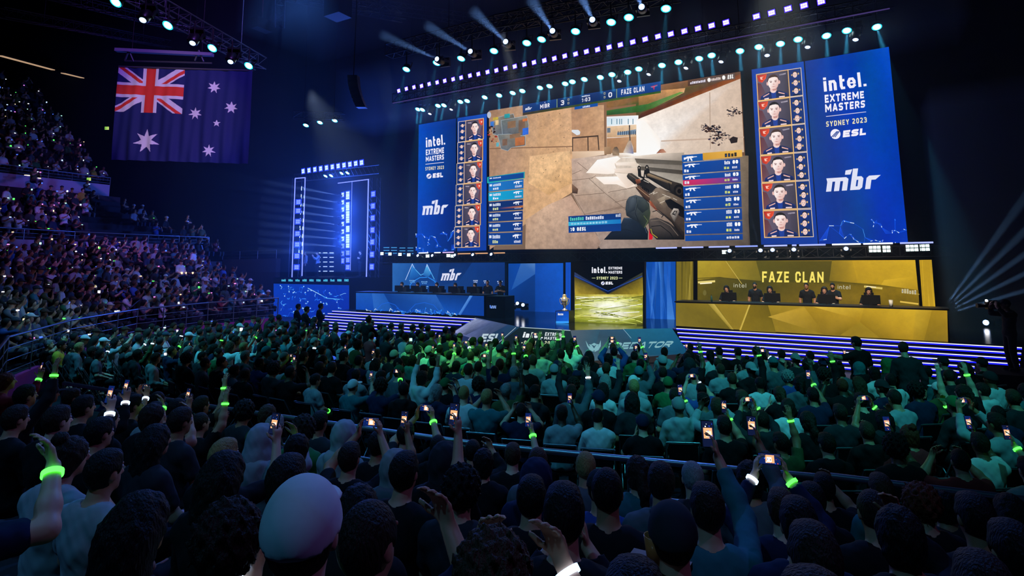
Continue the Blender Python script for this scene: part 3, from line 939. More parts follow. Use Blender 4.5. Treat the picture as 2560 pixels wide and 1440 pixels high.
    P.text('ESL', f(.84, .86), f(.96, .86), f(.84, .2), '#ffffff', t=.28, slant=.15)


SCR = (0, 27.0, 0)
led_panel('main_screen', 'huge main LED screen showing a first-person shooter scene with a rifle', 'screen',
          [(1232, 281), (1853, 180), (1875, 614), (1238, 626.5)], SCR, NDIR, draw_game, .3)
led_panel('banner_screen', 'tall blue LED banner with event logos on the far side from the gold booth', 'screen',
          [(1047, 312), (1140, 296), (1140, 628), (1043, 633)], SCR, NDIR, draw_left_logo, .3)
led_panel('portrait_screen', 'narrow LED screen of six player portraits beside the banner above the blue booth', 'screen',
          [(1143.5, 295), (1217, 284), (1216, 626), (1143, 628.5)], (0, 26.97, 0), NDIR, draw_left_portraits, .3)
led_panel('portrait_screen', 'LED screen of six player portraits beside the banner above the gold booth', 'screen',
          [(1879, 174), (2009, 153.5), (2045, 610), (1903, 611.5)], (0, 26.97, 0), NDIR, draw_right_portraits, .3)
led_panel('banner_screen', 'widest blue LED banner with event logos, hung above the gold booth', 'screen',
          [(2012, 153), (2222, 117), (2270, 607), (2047, 610)], SCR, NDIR, draw_right_logo, .3)

# ------------------------------------------------------------------ stage deck, ramps, booths
ZS = 0.9
T = [on(1187, 794, 2, ZS), on(1300, 818, 2, ZS), on(1426, 826, 2, ZS), on(1680, 821, 2, ZS)]


def foot(t, px, py, dx, dy, run):
    best = None
    for k in range(1, 1200):
        p = on(px + dx * k * .002, py + dy * k * .002, 2, 0.02)
        if p[1] > t[1] - .4:
            continue
        e = abs(math.hypot(p[0] - t[0], p[1] - t[1]) - run)
        if best is None or e < best[0]:
            best = (e, p)
    return best[1]


B1, B2 = foot(T[1], 1300, 818, -59, 46, 1.9), foot(T[2], 1426, 826, 18, 69, 1.9)
B2[1] = B1[1] + (T[2] - T[1])[1] / (T[2] - T[1])[0] * (B2[0] - B1[0])      # front foot line parallel to the deck edge


def slide(p, d, px, py, dx, dy):
    """The point p + d * t that lies closest to an image line."""
    def e(t):
        x, y, _ = pxof(p + d * t)
        return abs((x - px) * dy - (y - py) * dx)
    return p + d * min((k * .01 for k in range(20, 260)), key=e)


def pxof(p):
    d = MW.T @ (np.array(p, float) - CAM)
    return 1280 + FPX * d[0] / d[2], CY + FPX * d[1] / d[2], d[2]


B = [slide(B1, T[0] - T[1], 1187, 794, -54, 36), B1, B2, slide(B2, T[3] - T[2], 1680, 821, 40, 60)]

FZ0, FZ1 = np.array((-6.05, 23.2, 0)), np.array((2.45, 22.45, 0))       # gold desk front line
MB0, MB1 = np.array((-24.1, 23.9, 0)), np.array((-15.2, 23.35, 0))     # blue desk front line

m = MB()
deck = [(-25.4, 29.6), (-25.4, 23.96), (-15.3, 23.34), T[0][:2], T[1][:2], T[2][:2], T[3][:2], (-5.95, 23.17), (4.05, 22.29), (4.3, 29.6)]
deck = [tuple(map(float, p)) for p in deck]
n = len(deck)
m.add([(x, y, ZS) for x, y in deck] + [(x, y, 0) for x, y in deck], [tuple(range(n))] + [(i, n + i, n + (i + 1) % n, (i + 1) % n) for i in range(n)])
tag(m.build('stage_floor', GLOSS), kind='structure')


def ramp(name, label, a, b, c, d, draw, side=None):
    """A sloping LED facet with the corners a, b at the deck and c, d at the floor."""
    a, b, c, d = (np.array(x, float) for x in (a, b, c, d))
    root = empty(name, (c + d) / 2, label, 'stage ramp')
    mb = MB()
    low = [np.array((p[0], p[1], 0.0)) for p in (a, b, c, d)]
    mb.add([a, b, c, d] + low, [(0, 3, 2, 1), (4, 5, 6, 7), (0, 1, 5, 4), (1, 2, 6, 5), (2, 3, 7, 6), (3, 0, 4, 7)])
    mb.build('wedge', mat('ramp_vinyl', '#11161c', .35), root)
    nn = np.cross(b - a, d - a)
    nn = nn / np.linalg.norm(nn)
    if nn[2] < 0:
        nn = -nn
    P = Paint(a, nn, .0012)
    P.layer = 3
    draw(P)
    P.build('picture', root)
    return root


def draw_esl_ramp(P):
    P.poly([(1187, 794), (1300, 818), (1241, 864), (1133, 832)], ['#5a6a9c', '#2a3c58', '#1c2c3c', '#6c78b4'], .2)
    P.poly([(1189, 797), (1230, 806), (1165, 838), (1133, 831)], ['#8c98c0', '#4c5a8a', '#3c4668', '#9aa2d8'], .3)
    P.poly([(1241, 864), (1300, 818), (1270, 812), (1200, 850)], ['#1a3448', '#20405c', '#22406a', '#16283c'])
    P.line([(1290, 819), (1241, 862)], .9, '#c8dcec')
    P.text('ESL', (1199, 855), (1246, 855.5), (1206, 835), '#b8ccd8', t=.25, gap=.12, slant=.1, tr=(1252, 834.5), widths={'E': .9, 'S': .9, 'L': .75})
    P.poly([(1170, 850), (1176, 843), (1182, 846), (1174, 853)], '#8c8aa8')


def draw_mid_ramp(P):
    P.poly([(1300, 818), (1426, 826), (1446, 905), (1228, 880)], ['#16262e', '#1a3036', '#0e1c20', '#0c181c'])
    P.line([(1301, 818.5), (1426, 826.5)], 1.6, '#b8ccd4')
    P.text('intel.', (1307, 844), (1356, 846), (1309, 830), '#e8f0f4', t=.2, gap=.2, slant=.14, tr=(1358, 832))
    P.text('EXTREME', (1362, 840), (1404, 842), (1363, 831), '#dfe8ec', t=.24, gap=.18, slant=.1)
    P.text('MASTERS', (1360, 849), (1403, 851), (1361, 842), '#dfe8ec', t=.24, gap=.18, slant=.1)
    P.text('-SYDNEY 2023-', (1302, 862), (1394, 864), (1304, 852), '#d4dcb0', t=.22, gap=.3, slant=.12)
    P.disc((1328, 872), 6, 5, '#b8c8cc', 10)
    P.text('ESL', (1337, 876), (1360, 877), (1338, 867), '#c8d4d8', t=.28, slant=.1, widths={'E': .85, 'S': .85, 'L': .75})


def draw_predator_ramp(P):
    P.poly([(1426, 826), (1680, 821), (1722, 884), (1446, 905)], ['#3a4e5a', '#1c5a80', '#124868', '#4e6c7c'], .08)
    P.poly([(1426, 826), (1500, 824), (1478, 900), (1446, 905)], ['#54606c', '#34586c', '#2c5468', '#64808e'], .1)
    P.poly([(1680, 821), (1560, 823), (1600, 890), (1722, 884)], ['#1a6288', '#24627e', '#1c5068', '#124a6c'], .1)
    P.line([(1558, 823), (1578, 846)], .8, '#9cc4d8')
    c = '#7fb2bc'
    P.text('PREDATOR', (1511, 875), (1672, 869), (1514, 858), c, t=.26, gap=.2, slant=.16, tr=(1684, 853),
           widths={k: 1.25 for k in 'PREDATO'})
    P.poly([(1464, 852), (1472, 866), (1482, 868), (1484, 880), (1474, 876), (1468, 866)], c)
    P.poly([(1502, 851), (1496, 866), (1488, 868), (1486, 881), (1496, 876), (1502, 866)], c)
    P.poly([(1478, 862), (1485, 858), (1492, 861), (1486, 866)], c)
    P.poly([(1472, 862), (1478, 862), (1485, 872), (1492, 861), (1498, 862), (1485, 878)], c)


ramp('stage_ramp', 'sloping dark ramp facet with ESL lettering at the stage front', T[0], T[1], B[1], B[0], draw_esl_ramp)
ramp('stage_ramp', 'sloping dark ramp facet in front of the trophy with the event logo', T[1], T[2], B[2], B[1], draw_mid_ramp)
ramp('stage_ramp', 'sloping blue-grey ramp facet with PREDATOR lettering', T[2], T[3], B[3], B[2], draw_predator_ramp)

STRIP = glow('led_strip_blue_white', '#e6e8ff', 1.6, True)
STRIP_HALO = glow('led_strip_halo', '#1418e0', 1.3, True)  # blue halo around the strips, put in as a glow of its own
RISER = mat('step_riser_black', '#10131f', 0.3, 0.0, spec=0.5)


def led_steps(label, p0, p1, l_end, r_end, nst=7):
    """Wide steps with a lit line under every nose; l_end / r_end give how far each step reaches beyond the line ends."""
    d = (p1 - p0) / np.linalg.norm(p1 - p0)
    nrm = np.array((d[1], -d[0], 0))
    root = empty('led_steps', (p0 + p1) / 2 + nrm * 0.9, label, 'steps')
    m = MB()
    for i in range(nst):
        z = ZS - .125 * i - .005
        a = p0 - d * l_end(i) + nrm * (.02 + .22 * i)
        b = p1 + d * r_end(i) + nrm * (.02 + .22 * i)
        q = nrm * .22
        vs = [a, b, b + q, a + q]
        m.add([(v[0], v[1], z) for v in vs] + [(v[0], v[1], 0) for v in vs],
              [(0, 3, 2, 1), (4, 5, 6, 7), (0, 1, 5, 4), (1, 2, 6, 5), (2, 3, 7, 6), (3, 0, 4, 7)])
    m.build('treads', RISER, root)
    for i in range(nst):
        z = ZS - .125 * i - .03
        a = p0 - d * l_end(i) + nrm * (.245 + .22 * i)
        b = p1 + d * r_end(i) + nrm * (.245 + .22 * i)
        s = MB().bar((a[0], a[1], z), (b[0], b[1], z), .012, .022, 0)
        o = s.build('led_strip', [STRIP], root)
        e = MB().bar((a[0], a[1], z - .034), (b[0], b[1], z - .034), .008, .045, 0)  # glowing bar imitates the halo of the strip on the riser
        g = e.build('strip_halo', [STRIP_HALO])
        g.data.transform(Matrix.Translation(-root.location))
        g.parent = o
    return root


led_steps('wide blue-lit steps below the gold booth', FZ0, FZ1, lambda i: -.05 - .13 * i, lambda i: 1.62 - .05 * i)
led_steps('wide blue-lit steps below the blue booth', MB0, MB1, lambda i: 1.35 + .1 * i, lambda i: -.02 - .32 * i)

# ---- booth backdrops and side panels
DECKZ = ZS + .002


def facets(P, q, cols, rnd, nn=9, base=True, tex=.1):
    f = bil(q)
    if base:
        P.poly(q, cols[0], tex)
    for _ in range(nn):
        a = (rnd.uniform(-.05, 1.05), rnd.choice((0, 1)))
        b = (min(1, max(0, a[0] + rnd.uniform(-.25, .25))), 1 - a[1])
        c = (min(1, max(0, a[0] + rnd.uniform(-.3, .3))), a[1])
        a = (min(1, max(0, a[0])), a[1])
        P.poly([f(*a), f(*b), f(*c)], [rnd.choice(cols[1]) for _ in range(3)], tex)


def draw_mibr_back(P):
    q = [(981, 658.5), (1262, 656), (1262, 792), (981, 792)]
    rnd = random.Random(4)
    f = bil(q)
    P.poly(q, ['#1a4f9e', '#0a2f76', '#082860', '#0f4090'], .1)
    P.poly([(981, 658), (1040, 658), (1012, 792), (981, 792)], ['#2a66b0', '#1a509c', '#154a94', '#2460a8'], .1)
    P.poly([(1100, 657), (1180, 657), (1150, 700), (1090, 720)], ['#0c2f6c', '#0a2a66', '#0d3476', '#103a80'], .2)
    P.poly([(1010, 792), (1020, 725), (1035, 700), (1065, 688), (1090, 700), (1105, 730), (1110, 792)], ['#1c58b4', '#1a54b0', '#123c84', '#0c2f6c', '#1c58b4', '#1450a8', '#0e3c84'])
    P.poly([(1022, 792), (1030, 730), (1060, 708), (1085, 730), (1092, 792)], ['#0b3474', '#134a94', '#0e3a80', '#0a2c68', '#0a2c64'])
    arc = [(1012, 740), (1018, 722), (1032, 704), (1050, 694), (1070, 693), (1086, 702), (1096, 716), (1102, 740)]
    P.line(arc, 2.2, '#2a86e8')
    P.line([(1014, 700), (1031, 660), (1037, 672), (1052, 688), (1060, 684), (1068, 661), (1078, 682), (1086, 698)], 1.6, '#58b4f4')
    P.poly([(1031, 660), (1037, 672), (1050, 690), (1022, 702)], ['#3a90e0', '#2470c4', '#1454a4', '#1454a4'])
    P.poly([(1068, 661), (1078, 684), (1070, 694), (1058, 688)], ['#58b8f4', '#2a80d0', '#1454a4', '#1a60b4'])
    P.line([(1014, 700), (1031, 660), (1036, 670)], .8, '#e4e0ff')
    P.line([(1066, 668), (1068, 661), (1076, 678)], .8, '#e4e0ff')
    for x, y, w_ in ((1024, 700, 16), (1054, 703, 16), (1030, 717, 14), (1058, 715, 14), (1184, 700, 12), (1210, 701, 15), (1244, 702, 14)):
        marks(P, bil([(x, y), (x + w_, y), (x + w_, y + 7), (x, y + 7)]), 0, 1, 0, .4, 4, '#7ab4ec' if x < 1100 else '#c8d8f4', rnd)
        marks(P, bil([(x, y), (x + w_, y), (x + w_, y + 7), (x, y + 7)]), .1, .9, .55, 1, 3, '#5c98d8' if x < 1100 else '#a8bcec', rnd)
    mibr_logo(P, (1102.5, 701.5), (1142, 700.5), (1106, 683.5), '#dfe2f8')


def draw_faze_back(P):
    q = [(1744, 652.5), (2288, 650), (2301, 800), (1744, 800)]
    rnd = random.Random(9)
    P.poly(q, ['#a88a1e', '#c8a020', '#b08c1c', '#7a6418'], .1)
    for pts, c in (([(1744, 652), (1815, 652), (1855, 710), (1850, 800), (1744, 800)], ['#b09a2c', '#a88e24', '#8a7420', '#6a5a16', '#8c781c']),
                   ([(1815, 652), (2000, 652), (1960, 800), (1840, 800), (1855, 710)], ['#9a8420', '#4a4412', '#3a3a10', '#5a5014', '#8a7a20']),
                   ([(1890, 652), (2080, 652), (2060, 800), (1930, 800)], ['#5c5414', '#5a4e12', '#3c3a10', '#4a4812']),
                   ([(2080, 651), (2130, 651), (2150, 730), (2060, 800)], ['#8c7418', '#b89420', '#a8861c', '#5c5014']),
                   ([(2130, 651), (2288, 650), (2296, 735), (2150, 730)], ['#c49c22', '#d0a828', '#c09a22', '#b08e1e']),
                   ([(2210, 700), (2292, 690), (2299, 800), (2150, 800)], ['#d4ac2c', '#c8a024', '#7a6618', '#6c5a16'])):
        P.poly([p for p in pts], c[:len(pts)], .12)
    P.poly([(1744, 700), (1800, 693), (1900, 702), (2050, 700), (2200, 712), (2296, 725), (2300, 800), (1744, 800)],
           ['#6a5c18', '#5a5016', '#48430f', '#454010', '#6c5a14', '#8c7018', '#4a4010', '#4a4212'], .2)
    for x0, y0, x1, y1, w_, c in ((1745, 706, 1788, 703, 5, '#e8d47c'), (1750, 709, 1780, 707, 3, '#fff6d0'), (2160, 716, 2206, 721, 5, '#d8c060'), (2166, 716, 2190, 718, 2.6, '#fff0c0'), (2250, 754, 2296, 760, 4, '#e0bc50'), (2254, 728, 2298, 736, 3, '#a88c28')):
        P.line([(x0, y0), (x1, y1)], w_, c)
    P.line([(1744, 696), (1800, 693), (1880, 705)], 1.6, '#4a4210')
    P.line([(1815, 653), (1855, 710)], 1.4, '#c8b050')
    P.disc((1762, 732), 4.5, 7, '#6e6630', 14)
    P.text('FAZE CLAN', (1905.5, 705.5), (2059, 706.5), (1905.5, 678.5), '#fbe66a', t=.19, gap=.2, tr=(2059, 679.5))
    for x, y in ((1834, 708), (2094, 712)):
        P.text('intel', (x, y + 10), (x + 32, y + 11), (x, y), '#c8c8b0', t=.12, gap=.2)
    marks(P, bil([(2254, 719), (2292, 724), (2292, 738), (2254, 734)]), 0, 1, .1, .9, 6, '#c8bc90', rnd)


def draw_centre(P):
    q = [(1427, 656), (1611, 654), (1611, 822), (1427, 824)]
    P.poly(q, '#04050c')
    P.poly([(1436, 680), (1520, 729), (1606, 681), (1609, 822), (1436, 824)], ['#2c3a60', '#0c1838', '#3a3c28', '#14140c', '#0e1008'])
    for k in range(8):
        y0, y1 = 700 + k * 4, 704 + k * 4
    P.poly([(1436, 692), (1520, 735), (1607, 693), (1608, 738), (1437, 738)], ['#4a4218', '#5a4c10', '#6a5a18', '#a89428', '#b8a030'], .4)
    P.line([(1436, 689), (1520, 728), (1606, 690)], 1.4, '#1c4cb8')
    prof = [(736, '#b4a02c', '#d8cc60'), (746, '#8c8a2a', '#e4e088'), (756, '#a8a428', '#fbffd8'), (766, '#b8bc34', '#ffffff'), (773, '#7c8018', '#dce498'),
            (780, '#a8ac2c', '#ffffff'), (790, '#bcb43c', '#fffff0'), (798, '#8c9420', '#d8e07c'), (806, '#6c7018', '#9ca440'), (813, '#3c3c10', '#50540f')]
    xs = (1437, 1470, 1500, 1523, 1548, 1578, 1607)
    mixs = (0, .3, .85, 1, .9, .35, .05)

    def mixc(a, b, t):
        A, Bb = [int(a[i:i + 2], 16) for i in (1, 3, 5)], [int(b[i:i + 2], 16) for i in (1, 3, 5)]
        return '#%02x%02x%02x' % tuple(int(x + (y - x) * t) for x, y in zip(A, Bb))
    P.layer += 1
    for (y0, a0, b0), (y1, a1, b1) in zip(prof, prof[1:]):
        for i in range(6):
            P.poly([(xs[i], y0), (xs[i + 1], y0), (xs[i + 1], y1), (xs[i], y1)],
                   [mixc(a0, b0, mixs[i]), mixc(a0, b0, mixs[i + 1]), mixc(a1, b1, mixs[i + 1]), mixc(a1, b1, mixs[i])], .25, up=False)
    rnd = random.Random(2)
    for _ in range(60):
        x, y = rnd.uniform(1440, 1600), rnd.choice((755, 766, 781, 790, 747, 800)) + rnd.uniform(-6, 6)
        L_ = rnd.uniform(10, 40)
        s = (1 if x > 1522 else -1) * rnd.uniform(-.25, .25)
        x0, x1 = max(1438, x - L_), min(1606, x + L_)
        P.line([(x0, y - s * L_), (x, y), (x1, y + s * L_)], rnd.uniform(.7, 1.8), rnd.choice(['#f4f8c0', '#e0e870', '#6c7410', '#8c9420', '#ffffff', '#54600c']))
    P.text('intel.', (1482, 682.5), (1519.5, 682.5), (1482, 667.5), '#f4f6ff', t=.2, gap=.2)
    P.text('EXTREME', (1523.5, 673.5), (1557.5, 673.5), (1523.5, 667), '#f4f6ff', t=.24, gap=.2)
    P.text('MASTERS', (1523.5, 684), (1557.5, 684), (1523.5, 677), '#f4f6ff', t=.24, gap=.2)
    P.text('SYDNEY 2023', (1494, 698.5), (1546, 698.5), (1494, 691.5), '#e8f0b0', t=.22, gap=.26)
    P.line([(1482, 695), (1491, 695)], 1.1, '#d0d8a0')
    P.line([(1549, 695), (1558, 695)], 1.1, '#d0d8a0')
    esl_logo(P, (1509.5, 708), 4.6, (1516, 711), (1535, 711), (1516, 704), (1535, 704), '#f4f6ff')


def draw_panel(q, cols, seed, nn=4, base='#0d4aa8'):
    def d(P):
        P.poly(q, base, .08)
        facets(P, q, (base, cols), random.Random(seed), nn, False)
    return d


BLU = ['#0c48b0', '#2f6cc8', '#0a3684', '#1c5cc0', '#083078']
led_panel('backdrop_screen', 'blue LED backdrop behind the players of the blue booth with a team logo', 'screen', [(981, 658.5), (1262, 656), (1262, 792), (981, 792)], (0, 26.0, 0), NDIR, draw_mibr_back, .2, DECKZ)
led_panel('backdrop_screen', 'gold LED backdrop reading FAZE CLAN behind the standing players', 'screen', [(1744, 652.5), (2288, 650), (2301, 800), (1744, 800)], (0, 25.5, 0), NDIR, draw_faze_back, .2, DECKZ)
led_panel('side_screen', 'narrow gold LED panel at the outer end of the gold backdrop', 'screen', [(2298, 650), (2329, 649.5), (2341, 800), (2309, 800)], (0, 25.45, 0), NDIR,
          draw_panel([(2298, 650), (2329, 649.5), (2341, 800), (2309, 800)], ['#c8a024', '#b48e20', '#d4ac2c'], 3, 4, '#bc9622'), .2, DECKZ)
led_panel('side_screen', 'narrow gold LED panel between the gold backdrop and blue panel', 'screen', [(1691, 654), (1733, 653.5), (1733, 800), (1691, 800)], (0, 25.6, 0), NDIR,
          draw_panel([(1691, 654), (1733, 653.5), (1733, 800), (1691, 800)], ['#8c7a20', '#5a5018', '#a8902a', '#c0aa48'], 5, 6, '#76681c'), .2, DECKZ)
led_panel('side_screen', 'blue faceted LED panel between the centre screen and the gold booth', 'screen', [(1613, 655), (1689, 654), (1689, 800), (1613, 800)], (0, 26.2, 0), NDIR,
          draw_panel([(1613, 655), (1689, 654), (1689, 800), (1613, 800)], BLU + ['#3f80d8'], 8, 8), .2, DECKZ)
led_panel('side_screen', 'two-tone blue LED panel behind the moving lights on the stage', 'screen', [(1271, 656), (1408, 655.5), (1408, 800), (1271, 800)], (0, 27.6, 0), NDIR,
          lambda P: [P.poly([(1271, 656), (1408, 655.5), (1408, 800), (1271, 800)], ['#0b44a0', '#0a54c4', '#0a48ac', '#0a3888'], .1),
                     P.poly([(1303, 656), (1338, 656), (1338, 685), (1278, 726)], ['#3468b4', '#5484c4', '#2c60b0', '#1c54a8']),
                     P.poly([(1338, 685), (1338, 800), (1271, 800), (1271, 730)], ['#0a3a88', '#082c6c', '#08286a', '#0a3c90']),
                     P.poly([(1338, 656), (1408, 655), (1408, 800), (1338, 800)], ['#0c4cb4', '#0a58cc', '#0a48b0', '#0a3c94'], .15)], .2, DECKZ)
led_panel('side_screen', 'narrow blue LED panel beside the trophy at the edge of the centre screen', 'screen', [(1414, 656), (1427, 656), (1427, 812), (1414, 812)], (0, 24.3, 0), NDIR,
          draw_panel([(1414, 656), (1427, 656), (1427, 812), (1414, 812)], BLU, 4, 2, '#0a4cc0'), .15, DECKZ)
led_panel('centre_screen', 'black-framed LED screen glowing yellow below the event logo beside the trophy', 'screen', [(1427, 656), (1611, 654), (1611, 822), (1427, 824)], (0, 23.4, 0), NDIR, draw_centre, .25, DECKZ)

# ---- player desks
def desk(label, p0, p1, quad, draw, side_draw=None, top_h=.98):
    d = (p1 - p0) / np.linalg.norm(p1 - p0)
    nrm = np.array((d[1], -d[0], 0))
    n3 = nrm
    root = empty('player_desk', ((p0 + p1) / 2)[:2].tolist() + [ZS], label, 'desk')
    W = [onplane(x, y, p0, n3) for x, y in quad]
    zt = (W[0][2] + W[1][2]) / 2
    W[0][2] = W[1][2] = zt
    W[2][2] = W[3][2] = DECKZ
    back = -nrm * 1.0
    m = MB()
    th = .05
    a, b = W[0].copy(), W[1].copy()
    e = d * .05
    vs = [a - e + nrm * .03, b + e + nrm * .03, b + e + back, a - e + back]
    m.add([(v[0], v[1], zt) for v in vs] + [(v[0], v[1], zt + th) for v in vs], [(0, 3, 2, 1), (4, 5, 6, 7), (0, 1, 5, 4), (1, 2, 6, 5), (2, 3, 7, 6), (3, 0, 4, 7)])
    m.build('desktop', BLACK, root)
    m = MB()
    fr = [W[0], W[1], W[2], W[3]]
    bk = [w - nrm * .12 for w in fr]
    m.add(fr + bk, [(3, 2, 1, 0), (4, 5, 6, 7), (0, 1, 5, 4), (1, 2, 6, 5), (2, 3, 7, 6), (3, 0, 4, 7)])
    m.build('front_panel', BLACK, root)
    for w0, s in ((W[0], 1), (W[1], -1)):
        mm = MB()
        q = w0 + d * s * .03
        o = [np.array((q[0], q[1], DECKZ)) + x for x in (-d * .03 - nrm * .13, d * .03 - nrm * .13, d * .03 + back, -d * .03 + back)]
        mm.add(o + [np.array((v[0], v[1], zt)) for v in o], [(0, 3, 2, 1), (4, 5, 6, 7), (0, 1, 5, 4), (1, 2, 6, 5), (2, 3, 7, 6), (3, 0, 4, 7)])
        mm.build('side_panel', BLACK, root)
    P = Paint(W[0], n3)
    draw(P)
    P.build('picture', root)
    return root, zt + th, d, nrm


def draw_faze_desk(P):
    q = [(1690, 757), (2368, 775), (2370, 856), (1690, 814.5)]
    P.poly(q, ['#8a7422', '#c09c26', '#a08220', '#8a7626'], .12)
    for pts, c in (([(1690, 757), (1790, 760), (1832, 823), (1690, 814)], ['#7a6a22', '#8a7622', '#6c5e1a', '#807026']),
                   ([(1770, 759), (1786, 760), (1834, 824), (1826, 823)], ['#a08c34', '#c4ac50', '#b89e40', '#8c7826']),
                   ([(1876, 762), (1851, 826), (1940, 831), (1920, 763)], ['#7a6618', '#86701c', '#78661a', '#6a5a16']),
                   ([(1876, 762), (1872, 762), (1848, 825), (1852, 826)], ['#d8be58', '#c8ae48', '#b89a38', '#d0b650']),
                   ([(1920, 792), (2010, 766), (2030, 767), (2062, 836)], ['#c09e38', '#b08c28', '#b89428', '#866c18']),
                   ([(2010, 766), (2150, 769), (2150, 805), (2100, 838), (2062, 836)], ['#a8861f', '#c49c28', '#a88620', '#7c6618', '#8a7020']),
                   ([(2030, 766), (2160, 769), (2152, 800)], ['#dab43c', '#caa42c', '#a8841c']),
                   ([(2150, 805), (2160, 769), (2290, 773), (2282, 850), (2200, 845)], ['#9a7a1c', '#c09a26', '#d4ac2c', '#b08c22', '#8c711c']),
                   ([(2290, 773), (2282, 851), (2310, 852), (2330, 774)], ['#d0aa30', '#a88624', '#94781e', '#b89428']),
                   ([(2330, 774), (2368, 775), (2370, 856), (2310, 852)], ['#a88620', '#b48e22', '#8a7020', '#846c1e'])):
        P.poly(pts, c, .12)


def draw_mibr_desk(P):
    q = [(890, 732), (1210, 739), (1210, 790), (890, 774)]
    P.poly(q, ['#1c58b8', '#0c3c90', '#0c3c98', '#0d48b4'], .1)
    for pts, c in (([(930, 733), (960, 734), (985, 778), (935, 776)], ['#2c66c0', '#1a54ac', '#1450a8', '#2460bc']),
                   ([(960, 734), (1090, 736), (1115, 782), (985, 778)], ['#0c3884', '#2a62b8', '#1c56b0', '#0a3a94']),
                   ([(1090, 737), (1175, 738), (1148, 787), (1115, 782)], ['#0e3c88', '#0c3478', '#1450b4', '#1656bc']),
                   ([(1175, 738), (1182, 739), (1152, 788), (1146, 786)], ['#5c94e0', '#3c78d0', '#2c68c4', '#4c88dc'])):
        P.poly(pts, c, .1)
    rnd = random.Random(6)
    for k in range(70):
        x = rnd.uniform(915, 1145)
        b = 776 + (x - 890) * .048
        h = rnd.uniform(2, 9) * (1.6 if abs(x - 975) < 30 or abs(x - 1070) < 40 else .8)
        y = b - h * rnd.random()
        P.line([(x, y), (x + rnd.uniform(-7, 7), y - rnd.uniform(-3, 6)), (x + rnd.uniform(-12, 12), b - rnd.uniform(0, 4))], rnd.uniform(.6, 1.5), rnd.choice(['#1c6cf0', '#2a86ff', '#58b0ff', '#d8ecff', '#0a58e0']))
    for cx, w_, h in ((975, 34, 18), (1065, 45, 18)):
        P.line([(cx - w_, 778 + (cx - 970) * .05), (cx - w_ * .5, 778 - h), (cx, 774 - h), (cx + w_ * .5, 780 - h), (cx + w_, 782 + (cx - 970) * .05)], 1.2, '#1a64e0')


DESK_F = desk('long gold-lit player desk on the stage', FZ0, FZ1, [(1690, 757), (2368, 775), (2370, 856), (1690, 814.5)], draw_faze_desk)
DESK_M = desk('long blue-lit player desk on the stage', MB0, MB1, [(890, 732), (1210, 739), (1210, 790), (890, 774)], draw_mibr_desk)

# small lit logo on the dark end of the blue desk
c = on(1229, 766, 1, 23.5)
r_ = empty('booth_end_box', (c[0], 23.95, ZS), 'black box at the end of the blue desk with a small lit ESL logo', 'cabinet')
a, b_ = on(1211, 740, 1, 23.5), on(1262, 742, 1, 23.5)
MB().box((a[0], 23.5, ZS + .002), (b_[0], 24.4, a[2])).build('body', BLACK, r_)
P = Paint((0, 23.497, 0), NDIR)
P.text('ESL', (1228, 771), (1240, 771), (1229, 764), '#8cb4ff', t=.28, slant=.1)
P.poly([(1224, 763), (1227, 763), (1228, 771), (1225, 770)], '#5c8cf0')
P.build('logo', r_, False)

# ---- trophy on its plinth
GOLD = mat('trophy_gold', '#f0dca0', 0.25, .7)
SILVER = mat('trophy_silver', '#eef0f6', 0.22, .7)
tp = on(1405, 808, 2, ZS)
plr = empty('trophy_plinth', (tp[0], tp[1], ZS), 'blue-lit square plinth carrying the trophy', 'plinth')
w0 = on(1390, 777, 1, tp[1]); w1 = on(1422, 777, 1, tp[1])
hw = (w1[0] - w0[0]) / 2
zt = w0[2]
MB().box((tp[0] - hw, tp[1], ZS + .002), (tp[0] + hw, tp[1] + 2 * hw, zt)).build('body', BLACK, plr)
P = Paint((0, tp[1] - .003, 0), NDIR)
P.poly([(1390, 778), (1422, 778), (1422, 808), (1390, 808)], ['#0c3a9c', '#0e48bc', '#1668e0', '#1258d0'], .3)
P.poly([(1390, 803), (1422, 803), (1422, 808), (1390, 808)], '#38a0ff')
marks(P, bil([(1395, 783), (1409, 783), (1409, 788), (1395, 788)]), 0, 1, 0, 1, 4, '#ffffff', random.Random(1))
P.build('picture', plr, False)
tr = empty('trophy', (tp[0], tp[1] + hw, zt), 'two-handled silver and gold trophy cup on the blue plinth', 'trophy')
h = on(1405, 735, 1, tp[1] + hw)[2] - zt
u = h
prof = [(0, 0), (.17, 0), (.17, .05), (.1, .08), (.06, .13), (.05, .2), (.09, .26), (.15, .36), (.19, .5), (.21, .62), (.215, .72), (.19, .74), (.19, .73), (0, .70)]
MB().lathe([(r * u, z * u) for r, z in prof], 28).build('cup', SILVER, tr, world=False)
MB().lathe([(.2 * u, .74 * u), (.15 * u, .82 * u), (.11 * u, .84 * u), (.13 * u, .9 * u), (.1 * u, .97 * u), (0, 1.0 * u)], 24).build('lid', GOLD, tr, world=False)
MB().lathe([(.215 * u, .56 * u), (.225 * u, .58 * u), (.215 * u, .6 * u)], 28).build('band', GOLD, tr, world=False)
for s in (-1, 1):
    mm = MB()
    pth = [(s * x * u, 0, z * u) for x, z in ((.19, .7), (.27, .74), (.33, .68), (.32, .55), (.26, .42), (.17, .34))]
    for p_, q_ in zip(pth, pth[1:]):
        mm.tube(p_, q_, .018 * u, 8)
    mm.build('handle', GOLD, tr, world=False)

# ------------------------------------------------------------------ the hall: floor, walls, roof, seating tiers
def struct(name, mb, m):
    return tag(mb.build(name, m), kind='structure')


